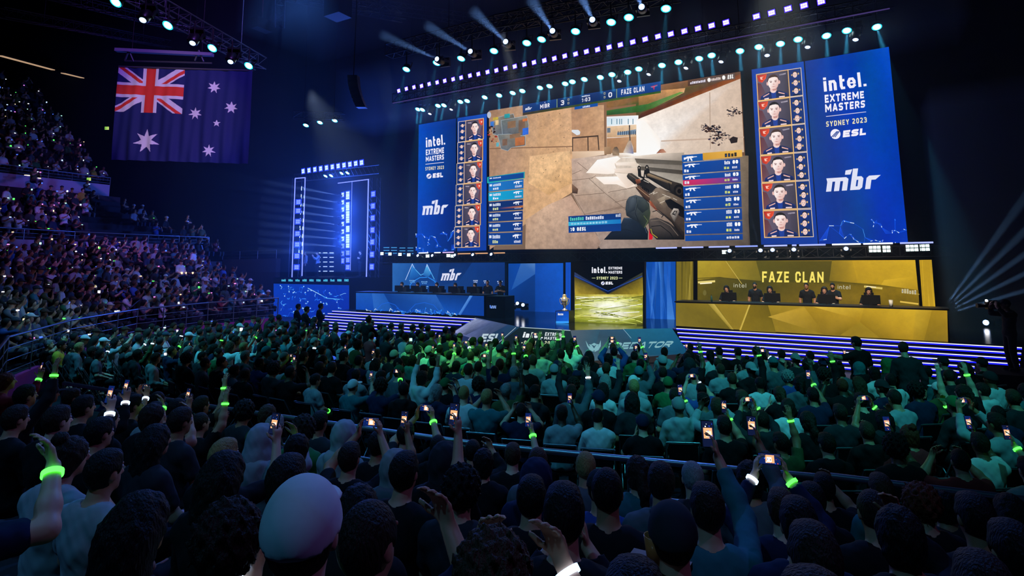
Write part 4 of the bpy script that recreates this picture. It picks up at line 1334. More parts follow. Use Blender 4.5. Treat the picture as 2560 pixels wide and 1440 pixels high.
CONC = mat('painted_concrete', '#2a2b33', 0.85, noise=.15, scale=3)
FLOORM = mat('arena_floor', '#1b2430', 0.5, noise=.2, scale=1.5)
DARK = mat('dark_hall', '#08090d', 0.95, spec=0.1)
FASC = mat('pale_fascia', '#b9b4c8', 0.7, noise=.06, scale=2)
struct('floor', MB().box((-78, -12, -.3), (14, 44, 0)), FLOORM)
struct('ceiling', MB().box((-78, -12, 26), (14, 44, 26.3)), DARK)
struct('wall_back', MB().box((-78, 43.7, 0), (14, 44, 26)), DARK)
struct('wall_right', MB().box((13.7, -12, 0), (14, 43.7, 26)), DARK)
struct('wall_left', MB().box((-78, -12, 0), (-77.7, 43.7, 26)), DARK)
struct('wall_rear', MB().box((-77.7, -12, 0), (13.7, -11.7, 26)), DARK)
struct('wall_stage', MB().box((-25.5, 30.2, 0), (13.6, 30.5, 25.9)), DRAPE)     # black cloth wall behind the stage


# camera-side stand: front rail line and rising rows
RAILZ = 1.3
SR = [np.array(p) for p in ((3.4, 7.1), (1.1, 6.75), (-1.08, 6.45), (-3.8, 5.9), (-8.15, 5.55), (-12.5, 5.35))]


def along(poly, step):
    out = []
    for a, b in zip(poly, poly[1:]):
        n = max(1, int(np.linalg.norm(b - a) / step))
        out += [a + (b - a) * i / n for i in range(n)]
    return out + [poly[-1]]


def normals(P, side):
    N = []
    for i in range(len(P)):
        d = P[min(i + 1, len(P) - 1)] - P[max(i - 1, 0)]
        d = d / np.linalg.norm(d)
        N.append(np.array((-d[1], d[0])) * side)
    return N


def stand_z(k):
    return .2 + .2 * k


ROW_D = .86
SP = along(SR, 1.0)
SN = normals(SP, 1)           # points away from the floor (towards the camera side)
if SN[0][1] > 0:
    SN = [-n for n in SN]
m = MB()
for k in range(9):
    z = stand_z(k)
    A = [p + n * (.12 + ROW_D * k) for p, n in zip(SP, SN)]
    Bk = [p + n * (.12 + ROW_D * (k + 1)) for p, n in zip(SP, SN)]
    for i in range(len(SP) - 1):
        q = [A[i], A[i + 1], Bk[i + 1], Bk[i]]
        m.add([(v[0], v[1], z) for v in q], [(0, 3, 2, 1)])
        z0 = stand_z(k - 1) if k else 0
        m.add([(A[i][0], A[i][1], z0), (A[i + 1][0], A[i + 1][1], z0), (A[i + 1][0], A[i + 1][1], z), (A[i][0], A[i][1], z)], [(0, 1, 2, 3)])
struct('floor_tier', m, CONC)


def railing(label, pts, ztop, zbase, n_bars=4, post_step=2.0, group=None, r=.024, mtl=None):
    """Tubular guard rail: posts, top rail and lower bars along a polyline."""
    mtl = mtl or STEEL
    P = [np.array((p[0], p[1])) for p in pts]
    root = empty('guard_rail', (P[0][0], P[0][1], zbase), label, 'railing', group)
    H = ztop - zbase
    mm = MB()
    for a, b in zip(P, P[1:]):
        mm.tube((*a, ztop), (*b, ztop), r * 1.35, 8)
    mm.build('top_rail', mtl, root)
    for k in range(n_bars):
        z = zbase + H * (k + .6) / (n_bars + .6)
        mm = MB()
        for a, b in zip(P, P[1:]):
            mm.tube((*a, z), (*b, z), r * .6, 6)
        mm.build('bar', mtl, root)
    for a in along(P, post_step):
        MB().tube((*a, zbase), (*a, ztop), r, 8).build('post', mtl, root)
    return root


railing('front guard rail of the nearest stand, right stretch', [SR[0], SR[1], (-.35, 6.6)], RAILZ + .02, .0, 3, 1.35)
railing('front guard rail of the nearest stand, middle stretch', [(-.45, 6.58), SR[2], SR[3]], RAILZ, .0, 3, 1.5)
railing('front guard rail of the nearest stand, stretch at the left', [(-3.95, 5.89), SR[4], SR[5]], RAILZ, .0, 3, 1.7)

# left bowl: rows follow a curve; the far ends step back
LB = [np.array(p) for p in ((-12.8, 4.6), (-17.4, 6.5), (-21.2, 9.4), (-24.2, 12.9), (-25.5, 16.6), (-25.8, 20.6), (-25.6, 26), (-25.2, 33), (-25, 40))]
LP = along(LB, 1.2)
LN = normals(LP, 1)
if LN[3][0] > 0:
    LN = [-n for n in LN]


def tier(rows, off0, z0, dz, dy, x0, x1):
    """Rows of a tier: list of (points, z) clipped at the far end."""
    out = []
    for k in range(rows):
        xm = x0 + (x1 - x0) * k / max(1, rows - 1)
        a = [p + n * (off0 + dy * k) for p, n in zip(LP, LN)]
        b = [p + n * (off0 + dy * (k + 1)) for p, n in zip(LP, LN)]
        z = z0 + dz * k
        keep = [i for i in range(len(a)) if pxof((*a[i], z))[0] < xm and pxof((*a[i], z))[2] > 1]
        keep = keep[:1] + [i for j, i in enumerate(keep[1:]) if i == keep[j] + 1]
        out.append(([a[i] for i in keep], [b[i] for i in keep], z, [LN[i] for i in keep]))
    return out


def tier_mesh(name, rows, zbase):
    m = MB()
    for k, (a, b, z, _) in enumerate(rows):
        z0 = rows[k - 1][2] if k else zbase
        for i in range(len(a) - 1):
            m.add([(*a[i], z), (*a[i + 1], z), (*b[i + 1], z), (*b[i], z)], [(0, 1, 2, 3)])
            m.add([(*a[i], z0), (*a[i + 1], z0), (*a[i + 1], z), (*a[i], z)], [(0, 3, 2, 1)])
        if a:
            m.add([(*a[-1], 0), (*b[-1], 0), (*b[-1], z), (*a[-1], z)], [(0, 1, 2, 3)])
    return struct(name, m, CONC)


LOW = tier(10, .35, .75, .33, .82, 704, 556)
MID = tier(9, 9.6, 4.7, .42, .82, 536, 330)
UPP = tier(15, 18.2, 9.0, .6, .85, 285, 105)
tier_mesh('floor_lower_tier', LOW, 0)
tier_mesh('floor_middle_tier', MID, 3.6)
tier_mesh('floor_upper_tier', UPP, 8.2)


def fascia(name, off, z0, z1, xm, m_, thick=.15, xmin=-400):
    mm = MB()
    A = [p + n * off for p, n in zip(LP, LN)]
    K = [p + n * (off + thick) for p, n in zip(LP, LN)]
    idx = [i for i in range(len(A)) if pxof((*A[i], z0))[0] < xm and pxof((*A[i], z0))[2] > 1]
    for i in idx[:-1]:
        mm.add([(*A[i], z0), (*A[i + 1], z0), (*A[i + 1], z1), (*A[i], z1), (*K[i], z0), (*K[i + 1], z0), (*K[i + 1], z1), (*K[i], z1)],
               [(3, 2, 1, 0), (4, 5, 6, 7), (0, 1, 5, 4), (3, 7, 6, 2)])
    struct(name, mm, m_)
    return [A[i] for i in idx]


MAG = mat('magenta_board', '#c23a8c', 0.6)
fascia('trim_lower_wall', .2, 0, .75, 708, MAG)
mid_edge = fascia('trim_middle_fascia', 9.3, 4.25, 4.75, 542, FASC)
upp_edge = fascia('trim_upper_fascia', 17.6, 8.15, 9.0, 291, FASC)
# soffit under the upper tier
mm = MB()
A = [p + n * 17.7 for p, n in zip(LP, LN)]
K = [p + n * 24 for p, n in zip(LP, LN)]
for i in range(len(A) - 1):
    if pxof((*A[i + 1], 8.2))[0] < 292 and pxof((*A[i], 8.2))[2] > 1:
        mm.add([(*A[i], 8.18), (*A[i + 1], 8.18), (*K[i + 1], 8.0), (*K[i], 8.0)], [(0, 1, 2, 3)])
struct('ceiling_soffit', mm, FASC)
mm = MB()
for i in range(len(A) - 1):
    if pxof((*A[i + 1], 8.2))[0] < 300 and pxof((*A[i], 8.2))[2] > 1:
        mm.add([(*K[i], 3), (*K[i + 1], 3), (*K[i + 1], 8.2), (*K[i], 8.2)], [(0, 1, 2, 3)])
struct('wall_concourse', mm, DARK)

lowrail = [p + n * .27 for p, n in zip(LP, LN) if pxof((*p, 1.5))[0] < 716 and pxof((*p, 1.5))[2] > 1]
h = len(lowrail) // 2
railing('long guard rail along the front of the side stand, stretch close to the crowd', lowrail[:h + 1], 1.75, .75, 3, 1.9)
railing('long guard rail along the front of the side stand, far stretch', lowrail[h:], 1.75, .75, 3, 1.9)
railing('guard rail on the pale front edge of the middle tier', mid_edge, 5.25, 4.75, 2, 2.2)
railing('guard rail on the front edge of the top tier', upp_edge, 9.5, 9.0, 2, 2.4)
# low deck rail with wall beyond the stand end
c0, c1 = on(556, 655, 1, 30), on(690, 660, 1, 30)
railing('short guard rail on the low wall past the end of the side stand', [(c0[0], 30), (c1[0], 30)], on(600, 628, 1, 30)[2], on(600, 648, 1, 30)[2], 2, 1.8)
wz = on(600, 648, 1, 30)[2]
struct('wall_low', MB().box((c0[0], 30, 0), (c1[0], 30.4, wz)), CONC)
# stair handrails between the seat blocks of the side stand
HR = mat('dark_rail', '#3a3d48', .4, .7)
for lab, px, r0, r1 in (('first stair handrail in the side stand counted from the stage end', 430, 1, 5), ('second stair handrail in the side stand counted from the stage end', 330, 0, 3),
                        ('third stair handrail in the side stand counted from the stage end', 215, 2, 6), ('fourth stair handrail in the side stand counted from the stage end', 145, 1, 5)):
    pts = []
    for k in range(r0, r1):
        a, b, z, _ = LOW[k]
        i = min(range(len(a)), key=lambda j: abs(pxof((*a[j], z))[0] - px))
        pts.append((*((a[i] * .6 + b[i] * .4)), z))
    root = empty('stair_rail', pts[0], lab, 'railing')
    mm = MB()
    for p, q in zip(pts, pts[1:]):
        mm.tube((p[0], p[1], p[2] + .95), (q[0], q[1], q[2] + .95), .025, 6)
    mm.build('handrail', HR, root)
    for p in pts[::max(1, len(pts) - 1)]:
        MB().tube(p, (p[0], p[1], p[2] + .95), .022, 6).build('post', HR, root)

# exit signs
def exit_sign(px, py, d, label):
    c = atdepth(px, py, d)
    root = empty('exit_sign', c, label, 'sign')
    v = CAM - c
    v[2] = 0
    v = v / np.linalg.norm(v)
    s = np.array((-v[1], v[0], 0))
    w, h_ = 11 / FPX * d / 2, 8 / FPX * d / 2
    MB().obox(c - v * .05, s * w, v * .05, np.array((0, 0, h_))).build('housing', BLACK, root)
    P = Paint(c + v * .004, v)
    f = bil([(px - 5.2, py - 3.7), (px + 5.2, py - 3.7), (px + 5.2, py + 3.7), (px - 5.2, py + 3.7)])
    P.poly([f(0, 0), f(1, 0), f(1, 1), f(0, 1)], ['#7ad04a', '#d8f07a', '#e8f890', '#8ad84a'])
    P.text('EXIT', f(.12, .75), f(.88, .75), f(.12, .28), '#206a20', t=.2)
    P.build('lit_face', root, False)


exit_sign(267, 320.5, 44, 'lit exit sign beside the hanging flag high in the dark hall')
exit_sign(222, 448, 38, 'lit exit sign in the doorway under the top tier')
for px, py, lab in ((40, 437, 'large warm ceiling lamp glowing under the top tier'), (68, 438, 'small warm ceiling lamp second along under the top tier'), (96, 445, 'third small warm ceiling lamp under the top tier, nearest the exit doorway')):
    c = atdepth(px, py, 36)
    root = empty('concourse_lamp', c, lab, 'lamp')
    MB().tube(c, c + np.array((0, 0, .1)), .16, 12).build('housing', BLACK, root)
    MB().lathe([(0, -.04), (.12, -.03), (.15, 0)], 12, c).build('lens', glow('warm_lamp', '#ffe0b0', 4), root)
# long warm service strip of the top gallery
for (x0, y0, x1, y1), lab in (((0, 136, 133, 172), 'long warm light strip along the gallery above the top tier'), ((158, 180, 206, 192), 'short warm light strip at the end of the gallery above the top tier')):
    a, b = atdepth(x0, y0, 34), atdepth(x1, y1, 40)
    root = empty('strip_light', (a + b) / 2, lab, 'lamp')
    MB().bar(a, b, .28, .1).build('housing', BLACK, root)
    MB().bar(a - np.array((0, 0, .08)), b - np.array((0, 0, .08)), .22, .05).build('tube', glow('warm_strip', '#c8a484', .55 if x0 else .8), root)

# ------------------------------------------------------------------ trusses and lamps
TRUSS = mat('truss_aluminium', '#565a66', 0.45, 0.7)
TRUSSD = mat('truss_black', '#15171d', 0.5, 0.4)
LCASE = mat('lamp_case', '#0d0e12', 0.4, 0.2)


def truss(label, p, q, w=.35, n=None, m_=TRUSS, group=None, name='lighting_truss', hang=True):
    p, q = np.array(p, float), np.array(q, float)
    root = empty(name, (p + q) / 2, label, 'truss', group)
    d = (q - p) / np.linalg.norm(q - p)
    u = np.array((0, 0, 1.0)) if abs(d[2]) < .9 else np.array((0, 1.0, 0))
    s = np.cross(d, u)
    s /= np.linalg.norm(s)
    t = np.cross(s, d)
    cs = [s * a * w / 2 + t * b * w / 2 for a, b in ((-1, -1), (1, -1), (1, 1), (-1, 1))]
    for c in cs:
        MB().tube(p + c, q + c, .026, 6).build('chord', m_, root)
    L = np.linalg.norm(q - p)
    n = n or max(2, int(L / .55))
    mm = MB()
    for i in range(n):
        a, b = p + (q - p) * i / n, p + (q - p) * (i + 1) / n
        for k in range(4):
            mm.bar(a + cs[k], b + cs[(k + 1) % 4], .018, .018)
            mm.bar(a + cs[k], a + cs[(k + 1) % 4], .018, .018)
    mm.build('lattice', m_, root)
    for f_ in (.2, .8) if hang else ():
        a = p + (q - p) * f_
        if a[2] < 25:
            MB().tube(a, (a[0], a[1], 26), .018, 5).build('hanger', m_, root)
    return root


def lamp_mat(name, core, rim, s1, s2):
    return glow(name + '_core', core, s1), glow(name + '_rim', rim, s2)


CY_C, CY_R = lamp_mat('cyan_lamp', '#e8ffff', '#20c8e8', 6.0, 3.0)
WH_C, WH_R = lamp_mat('white_lamp', '#ffffff', '#9cc0ff', 6.0, 2.5)
GREENL = glow('green_lamp', '#40e040', 2)


def basis(d):
    d = Vector(d).normalized()
    return d.to_track_quat('Z', 'Y').to_matrix().to_4x4()


def place(o, loc, d):
    o.matrix_world = Matrix.Translation(Vector([float(x) for x in loc])) @ basis(d)


def make_par():
    root = empty('par_lamp', (0, 0, 0))
    MB().lathe([(0, -.24), (.09, -.24), (.14, -.16), (.185, -.02), (.185, .03), (.17, .03), (.165, .0)], 18).build('housing', LCASE, root, world=False)
    MB().lathe([(0, .012), (.125, .012)], 18).lathe([(.125, .012), (.168, .01)], 18, mi=1).build('lens', [CY_C, CY_R], root, world=False)
    y = MB()
    y.bar((-.2, 0, -.05), (-.2, 0, -.34), .02, .05).bar((.2, 0, -.05), (.2, 0, -.34), .02, .05).bar((-.2, 0, -.34), (.2, 0, -.34), .05, .02)
    y.build('yoke', LCASE, root, world=False)
    return root


def make_mover(core=WH_C, rim=WH_R):
    root = empty('moving_head_lamp', (0, 0, 0))
    MB().lathe([(0, -.3), (.12, -.3), (.17, -.2), (.16, .1), (.12, .2), (.105, .2), (.1, .17)], 18).build('head', LCASE, root, world=False)
    MB().lathe([(0, .185), (.075, .185)], 16).lathe([(.075, .185), (.103, .18)], 16, mi=1).build('lens', [core, rim], root, world=False)
    y = MB()
    y.bar((-.2, 0, 0), (-.2, 0, -.42), .05, .1).bar((.2, 0, 0), (.2, 0, -.42), .05, .1).bar((-.21, 0, -.4), (.21, 0, -.4), .1, .05)
    y.build('yoke', LCASE, root, world=False)
    MB().box((-.22, -.18, -.56), (.22, .18, -.42)).build('base', LCASE, root, world=False)
    return root


PAR0, MOV0 = make_par(), make_mover()
USED = {}


def put(proto, loc, d, label, group, cat='lamp', top=None):
    """Places the first of a kind itself, then copies of it with copies of its parts."""
    o = proto if proto.name not in USED else copy_tree(proto)
    USED[proto.name] = 1
    tag(o, label, cat, group)
    place(o, loc, d)
    if top is not None:
        c = MB().tube((loc[0], loc[1], loc[2] + .1), (loc[0], loc[1], top), .03, 6).build('clamp', LCASE)
        c.parent = o
        c.matrix_parent_inverse = o.matrix_world.inverted()
    return o


ORD = ['first', 'second', 'third', 'fourth', 'fifth', 'sixth', 'seventh', 'eighth', 'ninth', 'tenth', 'eleventh', 'twelfth', 'thirteenth', 'fourteenth', 'fifteenth', 'sixteenth',
       'seventeenth', 'eighteenth', 'nineteenth']
TENS = {20: 'twenty', 30: 'thirty', 40: 'forty', 50: 'fifty'}


def nth(i):
    i += 1
    if i < 20:
        return ORD[i - 1]
    t, u = i // 10 * 10, i % 10
    return TENS[t] + '-' + ORD[u - 1] if u else TENS[t][:-1] + 'ieth'


YP = 24.9
pars = [(1045, 273), (1056, 274), (1095, 264), (1110, 263), (1151, 254), (1168, 252), (1212, 243), (1248, 238), (1282, 232), (1306, 227), (1350, 219), (1374, 215), (1413, 209), (1431, 204), (1461, 198),
        (1501, 193), (1530, 186), (1569, 180), (1597, 172), (1655, 163), (1696, 155), (1748, 146), (1779, 138), (1850, 127), (1897, 117), (1951, 109), (1995, 98), (2066, 89), (2117, 76), (2192, 67)]
movs = [(1077, 278), (1131, 267), (1550, 195), (1625, 178), (1718, 162), (1805, 146), (1918, 130), (2020, 109), (2140, 90)]
pts = [on(x, y, 1, YP) for x, y in pars]
pts_par = pts
zt = float(np.mean([p[2] for p in pts])) + .55
truss('long dark truss over the screens carrying the white-cyan lamps', (pts[0][0] - .6, YP, zt + .27), (pts[-1][0] + .6, YP, zt + .27), .5, m_=TRUSSD)
for i, p in enumerate(pts):
    put(PAR0, p, (R.uniform(-.08, .08), -.55, -1), f'{nth(i)} white-cyan lamp in the row just above the screens, counted from the blue banner', 'white-cyan lamps above the screens', top=zt + .02)
for i, (x, y) in enumerate(movs):
    put(MOV0, on(x, y, 1, YP), (R.uniform(-.3, .1), -.45, -1), f'{nth(i)} small beam lamp below the row above the screens, counted from the blue banner', 'beam lamps above the screens', top=zt + .02)

# row of violet LED cells on the front truss
VC = glow('violet_cell', '#c8b4ff', 3.2)
VR = glow('violet_cell_rim', '#3a20e0', 2.2)


def make_cell():
    root = empty('led_cell_lamp', (0, 0, 0))
    MB().box((-.17, -.14, -.12), (.17, .14, 0)).build('housing', LCASE, root, world=False)
    e = MB()
    for i in range(3):
        for j in range(2):
            x, y = (i - 1) * .075, (j - .5) * .085
            e.box((x - .031, y - .035, 0), (x + .031, y + .035, .012))
    e.box((-.135, -.11, .0), (.135, .11, .004), 1)
    e.build('lens', [VC, VR], root, world=False)
    return root


CELL0 = make_cell()
cells = [(997, 227), (1016, 222), (1035, 218), (1054, 215), (1073, 210), (1093, 206), (1112, 202), (1133, 198), (1153, 194), (1175, 189), (1196, 185), (1219, 180), (1241, 176), (1264, 171), (1287, 166), (1311, 161),
         (1335, 156), (1361, 151), (1386, 146), (1412, 140), (1439, 135), (1466, 129), (1494, 124), (1523, 118), (1551, 112), (1582, 105), (1613, 98), (1645, 91), (1677, 85), (1711, 78), (1745, 71), (1779, 64),
         (1815, 56), (1891, 41), (1929, 32), (1970, 22), (2010, 14), (2053, 4)]
YC = 22.6
cp = [on(x, y, 1, YC) for x, y in cells]
zc = float(np.mean([p[2] for p in cp]))
truss('long dark truss in front of the lamp rows carrying the violet LED cells', (cp[0][0] - .5, YC + .3, zc - .35), (cp[-1][0] + 1.5, YC + .3, zc - .35), .45, m_=TRUSSD)
MB().bar((cp[0][0] - .5, YC + .02, zc - .62), (cp[-1][0] + 1.5, YC + .02, zc - .62), .03, .03)
sb = empty('front_truss_edge', ((cp[0][0] + cp[-1][0]) / 2, YC, zc - .66), 'thin pale bar along the lower edge of the violet cell truss', 'truss')
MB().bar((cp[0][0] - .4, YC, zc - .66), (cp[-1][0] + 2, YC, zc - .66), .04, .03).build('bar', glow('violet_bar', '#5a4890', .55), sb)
for i, p in enumerate(cp):
    put(CELL0, p, (-.25, -1, -.25), f'{nth(i)} violet LED cell on the front truss, counted from the far end', 'violet LED cells on the front truss')

# audience-side front truss
YF = 18.5
fp = [(1016, 173), (1092, 157), (1153, 146), (1235, 127), (1317, 107), (1354, 98), (1439, 78), (1528, 55), (1572, 43), (1665, 21)]
fpp = [on(x, y, 1, YF) for x, y in fp]
zf = float(np.mean([p[2] for p in fpp]))
truss('dark truss nearest the audience carrying cyan lamps and beam lamps', (fpp[0][0] - 1, YF, zf + 1.0), (fpp[-1][0] + 4, YF, zf + 1.0), .5, m_=TRUSSD)
for i, p in enumerate(fpp):
    put(PAR0, p, (R.uniform(-.1, .1), -.5, -1), f'{nth(i)} cyan lamp on the truss nearest the audience, counted from the far end', 'cyan lamps on the audience truss', top=zf + .76)
fm = [(1098, 150), (1180, 131), (1267, 107), (1383, 80), (1482, 52), (1605, 20)]
BEAMS = []
for i, (x, y) in enumerate(fm):
    p = on(x, y, 1, YF - .1)
    tgt = on(x - (190, 150, 112, 75, 50, 40)[i], y - (84, 90, 107, 110, 110, 110)[i], 1, YF - 5)
    put(MOV0, p, tgt - p, f'{nth(i)} beam lamp aimed at the roof on the audience truss, from the far end', 'beam lamps on the audience truss', top=zf + .76)
    BEAMS.append((p, tgt))

# truss over the side stand with its lamps
ZT = 12.0
truss('blue-lit truss running over the side stand towards the hanging flag', on(330, -20, 2, ZT), on(652, 160, 2, ZT), .5, m_=TRUSS)
for i, (x, y, mv) in enumerate([(290, 5, 0), (362, 43, 1), (420, 63, 0), (485, 101, 1), (531, 120, 0), (579, 148, 1), (622, 164, 0)]):
    p = on(x, y, 2, ZT - .9)
    put(MOV0 if mv else PAR0, p, (.25, -.75, -1) if not mv else (.5, -.6, -1), f'{nth(i)} lamp of the row below the side stand truss, counted towards the flag', 'lamps below the side stand truss', top=ZT - .2)

# dark roof steelwork
for i, (a, b, d0, d1, w) in enumerate((((640, -30), (1010, 40), 26, 30, .5), ((780, -10), (1250, 60), 30, 34, .5), ((0, 30), (420, 110), 24, 34, .4), ((100, -20), (560, 95), 26, 36, .4),
                                       ((1240, 60), (1700, -20), 22, 20, .5), ((700, 60), (700, -60), 27, 24, .4))):
    truss(f'{nth(i)} dark roof truss up in the unlit steelwork, counted in from the flag', atdepth(*a, d0), atdepth(*b, d1), w, m_=mat('roof_steel', '#1a2030', .5, .5), name='roof_truss', group='roof trusses')
for i, (x, y, w, h_) in enumerate(((655, 62, 12, 14), (845, 20, 26, 24))):
    c = atdepth(x, y, 27)
    root = empty('roof_speaker', c, f'{nth(i)} dark box hanging in the roof steel, counted from the flag', 'speaker', 'boxes in the roof')
    s = 27 / FPX
    MB().box((c[0] - w * s, c[1] - .4, c[2] - h_ * s), (c[0] + w * s, c[1] + .4, c[2] + h_ * s)).build('cabinet', BLACK, root)
    MB().tube((c[0], c[1], c[2] + h_ * s), (c[0], c[1], 26), .03, 6).build('hanger', BLACK, root)

# lamps and light lines of the bridge below the screens
YB = 26.2
bp = [on(x, y, 1, YB) for x, y in ((950, 640), (2335, 608))]
zb = 4.0
truss('dark bridge truss under the screens', (bp[0][0], YB + .25, 3.72), (bp[1][0] + .6, YB + .25, 3.72), .4, m_=TRUSSD, hang=False)
st = struct('wall_valance', MB().box((bp[0][0] - .3, YB + .55, 3.42), (bp[1][0], YB + .6, 4.0)), DRAPE)
segs = [(1047, 1070, 'w'), (1086, 1101, 'w'), (1107, 1134, 'p'), (1145, 1176, 'o'), (1185, 1219, 'o'), (1231, 1262, 'o'), (1640, 1692, 'b'), (1705, 1758, 'b'), (1772, 1823, 'b'), (1838, 1894, 'g'), (1910, 1968, 'b'),
        (1980, 1991, 'b'), (1998, 2064, 'b'), (2080, 2152, 'w'), (2158, 2232, 'w'), (2250, 2333, 'b')]
TUBE = {'w': glow('tube_white', '#cfd8ff', 2), 'p': glow('tube_pink', '#d8b8f0', 1.2), 'o': glow('tube_amber', '#e0a878', 1.0), 'b': glow('tube_blue', '#9ca8ff', 1.5), 'g': glow('tube_green', '#8ca0ff', 1.2)}
for i, (x0, x1, k) in enumerate(segs):
    yy = lambda x: 632.5 - (x - 1047) * .0206 + (4 if 1140 < x < 1300 else 0)
    a, b = on(x0, yy(x0), 1, YB), on(x1, yy(x1), 1, YB)
    a[2] = b[2] = (a[2] + b[2]) / 2
    root = empty('light_tube', (a + b) / 2, f'{nth(i)} lit tube of the line under the screens, counted from the blue booth end', 'lamp', 'lit tubes under the screens')
    MB().tube(a, b, .03, 8).build('tube', TUBE[k], root)
    MB().bar(a + np.array((0, .05, -.05)), b + np.array((0, .05, -.05)), .04, .06).build('holder', BLACK, root)
for i, (x, y) in enumerate([(1048, 641), (1084, 641), (1140, 640), (1185, 639), (1231, 638), (1825, 630), (1902, 629), (1932, 628), (1985, 627), (2115, 625)]):
    p = on(x, y, 1, YB - .25)
    o = put(MOV0, p, (.05, -1, .35), f'{nth(i)} beam lamp on the bridge under the screens, counted from the blue booth end', 'beam lamps on the bridge')
    o.scale = (.8, .8, .8)
PC = glow('strobe_cyan', '#d8fffa', 4)


def make_strobe():
    root = empty('strobe_lamp', (0, 0, 0))
    MB().box((-.22, -.13, -.1), (.22, .13, 0)).build('housing', LCASE, root, world=False)
    e = MB()
    for i in range(3):
        for j in range(2):
            x, y = (i - 1) * .12, (j - .5) * .12
            e.box((x - .05, y - .045, 0), (x + .05, y + .045, .012))
    e.build('lens', PC, root, world=False)
    return root


STR0 = make_strobe()
for i, (x, y) in enumerate([(955, 634), (975, 635), (1000, 636), (1022, 637), (1069, 640), (1121, 639), (1131, 640), (1813, 630), (2187, 622.5), (2211, 622.5), (2280, 620), (2308, 619)]):
    o = put(STR0, on(x, y, 1, YB), (-.1, -1, .0), f'{nth(i)} cyan strobe on the bridge under the screens, counted from the blue booth', 'cyan strobes on the bridge')
    o.scale = (.75, .75, .75) if x < 2100 else (1.1, 1.1, 1.1)

# floor beam lamps on the stage
for i, (x, y) in enumerate(((1277, 761), (1295, 758), (1309, 763))):
    p = on(x, y + 25, 2, ZS)
    o = put(MOV0, (p[0], p[1], ZS + .47), (.35, -1, .25), f'{nth(i)} beam lamp standing on the stage floor before the two-tone blue panel', 'beam lamps on the stage floor')
    o.scale = (.85, .85, .85)
p = on(2345, 792, 1, 23.2)
put(MOV0, p, (.75, .2, .75), 'single beam lamp at the end of the gold desk fanning beams into the dark', None)

# hanging line array
c = atdepth(893, 190, 27)
root = empty('line_array_speaker', c, 'curved black hanging line array of speakers beside the screens', 'speaker')
pts = [(884, 190), (884.5, 200), (885.5, 210), (887, 220), (889.5, 230), (892.5, 240), (896, 250), (900, 260), (905, 270)]
for i in range(8):
    a, b = atdepth(*pts[i], 27), atdepth(*pts[i + 1], 27)
    d = (b - a) / np.linalg.norm(b - a)
    s = np.array((.8, .5, 0))
    s = s / np.linalg.norm(s)
    t = np.cross(d, s)
    MB().obox((a + b) / 2, d * np.linalg.norm(b - a) * .47, s * .22, t * .3).build('cabinet', mat('speaker_black', '#10131c', .4), root)
MB().tube(atdepth(884, 190, 27), (c[0], c[1], 25.9), .025, 6).build('hanger', BLACK, root)

# three lamps on the small truss between flag and screens
truss('short dark truss with three white lamps over the side stage', atdepth(735, 288, 33), atdepth(860, 292, 33), .4, m_=TRUSSD)
for i, (x, y) in enumerate(((765, 313), (800, 306), (837, 301))):
    put(PAR0, atdepth(x, y, 33), (.1, -.5, -1), f'{nth(i)} white lamp hung over the side stage, counted from the flag', 'white lamps over the side stage')

# ------------------------------------------------------------------ hanging flag
def star(n, R0, r0, rot=math.pi / 2):
    return [(math.cos(rot + math.pi * k / n) * (R0 if k % 2 == 0 else r0), math.sin(rot + math.pi * k / n) * (R0 if k % 2 == 0 else r0)) for k in range(2 * n)]


def inside(P, x, y):
    """Even-odd test of points (arrays) in a polygon."""
    r = np.zeros(x.shape, bool)
    n = len(P)
    for i in range(n):
        (x0, y0), (x1, y1) = P[i], P[(i + 1) % n]
        c = (y0 > y) != (y1 > y)
        r ^= c & (x < (x1 - x0) * (y - y0) / (y1 - y0 + 1e-12) + x0)
    return r


NU, NV = 340, 240
f0, f1, f2 = atdepth(297, 168, 30), atdepth(632, 178, 30), atdepth(283, 405, 30)
ex = f1 - f0
W_ = np.linalg.norm(ex)
exn = ex / W_
H_ = f0[2] - f2[2]
U, V = np.meshgrid(np.linspace(0, 1, NU + 1), np.linspace(0, 1, NV + 1))
nrm = np.array((exn[1], -exn[0], 0))
nrm = nrm / np.linalg.norm(nrm)
if nrm @ (CAM - f0) < 0:
    nrm = -nrm
wav = (.05 * np.sin(U * 46 + 2 * np.sin(V * 3)) + .035 * np.sin(U * 83 + 1.3 + V * 2) + .03 * np.sin(U * 21 - V * 1.5)) * (.35 + .65 * V)
PT = f0[None, None] + U[..., None] * ex - V[..., None] * np.array((0, 0, H_)) + wav[..., None] * nrm
PT[..., 2] -= .04 * np.sin(U * np.pi) * (1 - V)
uc = (U[:-1, :-1] + U[1:, 1:]) / 2 * 1.4
vc = (V[:-1, :-1] + V[1:, 1:]) / 2
colr = np.zeros((NV, NU), int)                          # 0 blue 1 white 2 red
cw, ch = .49 * 1.4, .485
ca = (uc < cw) & (vc < ch)
cx, cyy = uc - cw / 2, vc - ch / 2
k = ch / cw
ang = math.atan2(ch, cw)
d1 = (cx * math.sin(ang) - cyy * math.cos(ang))
d2 = (cx * math.sin(ang) + cyy * math.cos(ang))
colr[ca & ((abs(d1) < .05) | (abs(d2) < .05))] = 1
red = (((d1 * np.sign(cx) > -.033) & (d1 * np.sign(cx) < 0.0)) | ((d2 * np.sign(cx) > 0) & (d2 * np.sign(cx) < .033)))
colr[ca & red] = 2
colr[ca & ((abs(cx) < .082) | (abs(cyy) < .082))] = 1
colr[ca & ((abs(cx) < .05) | (abs(cyy) < .05))] = 2
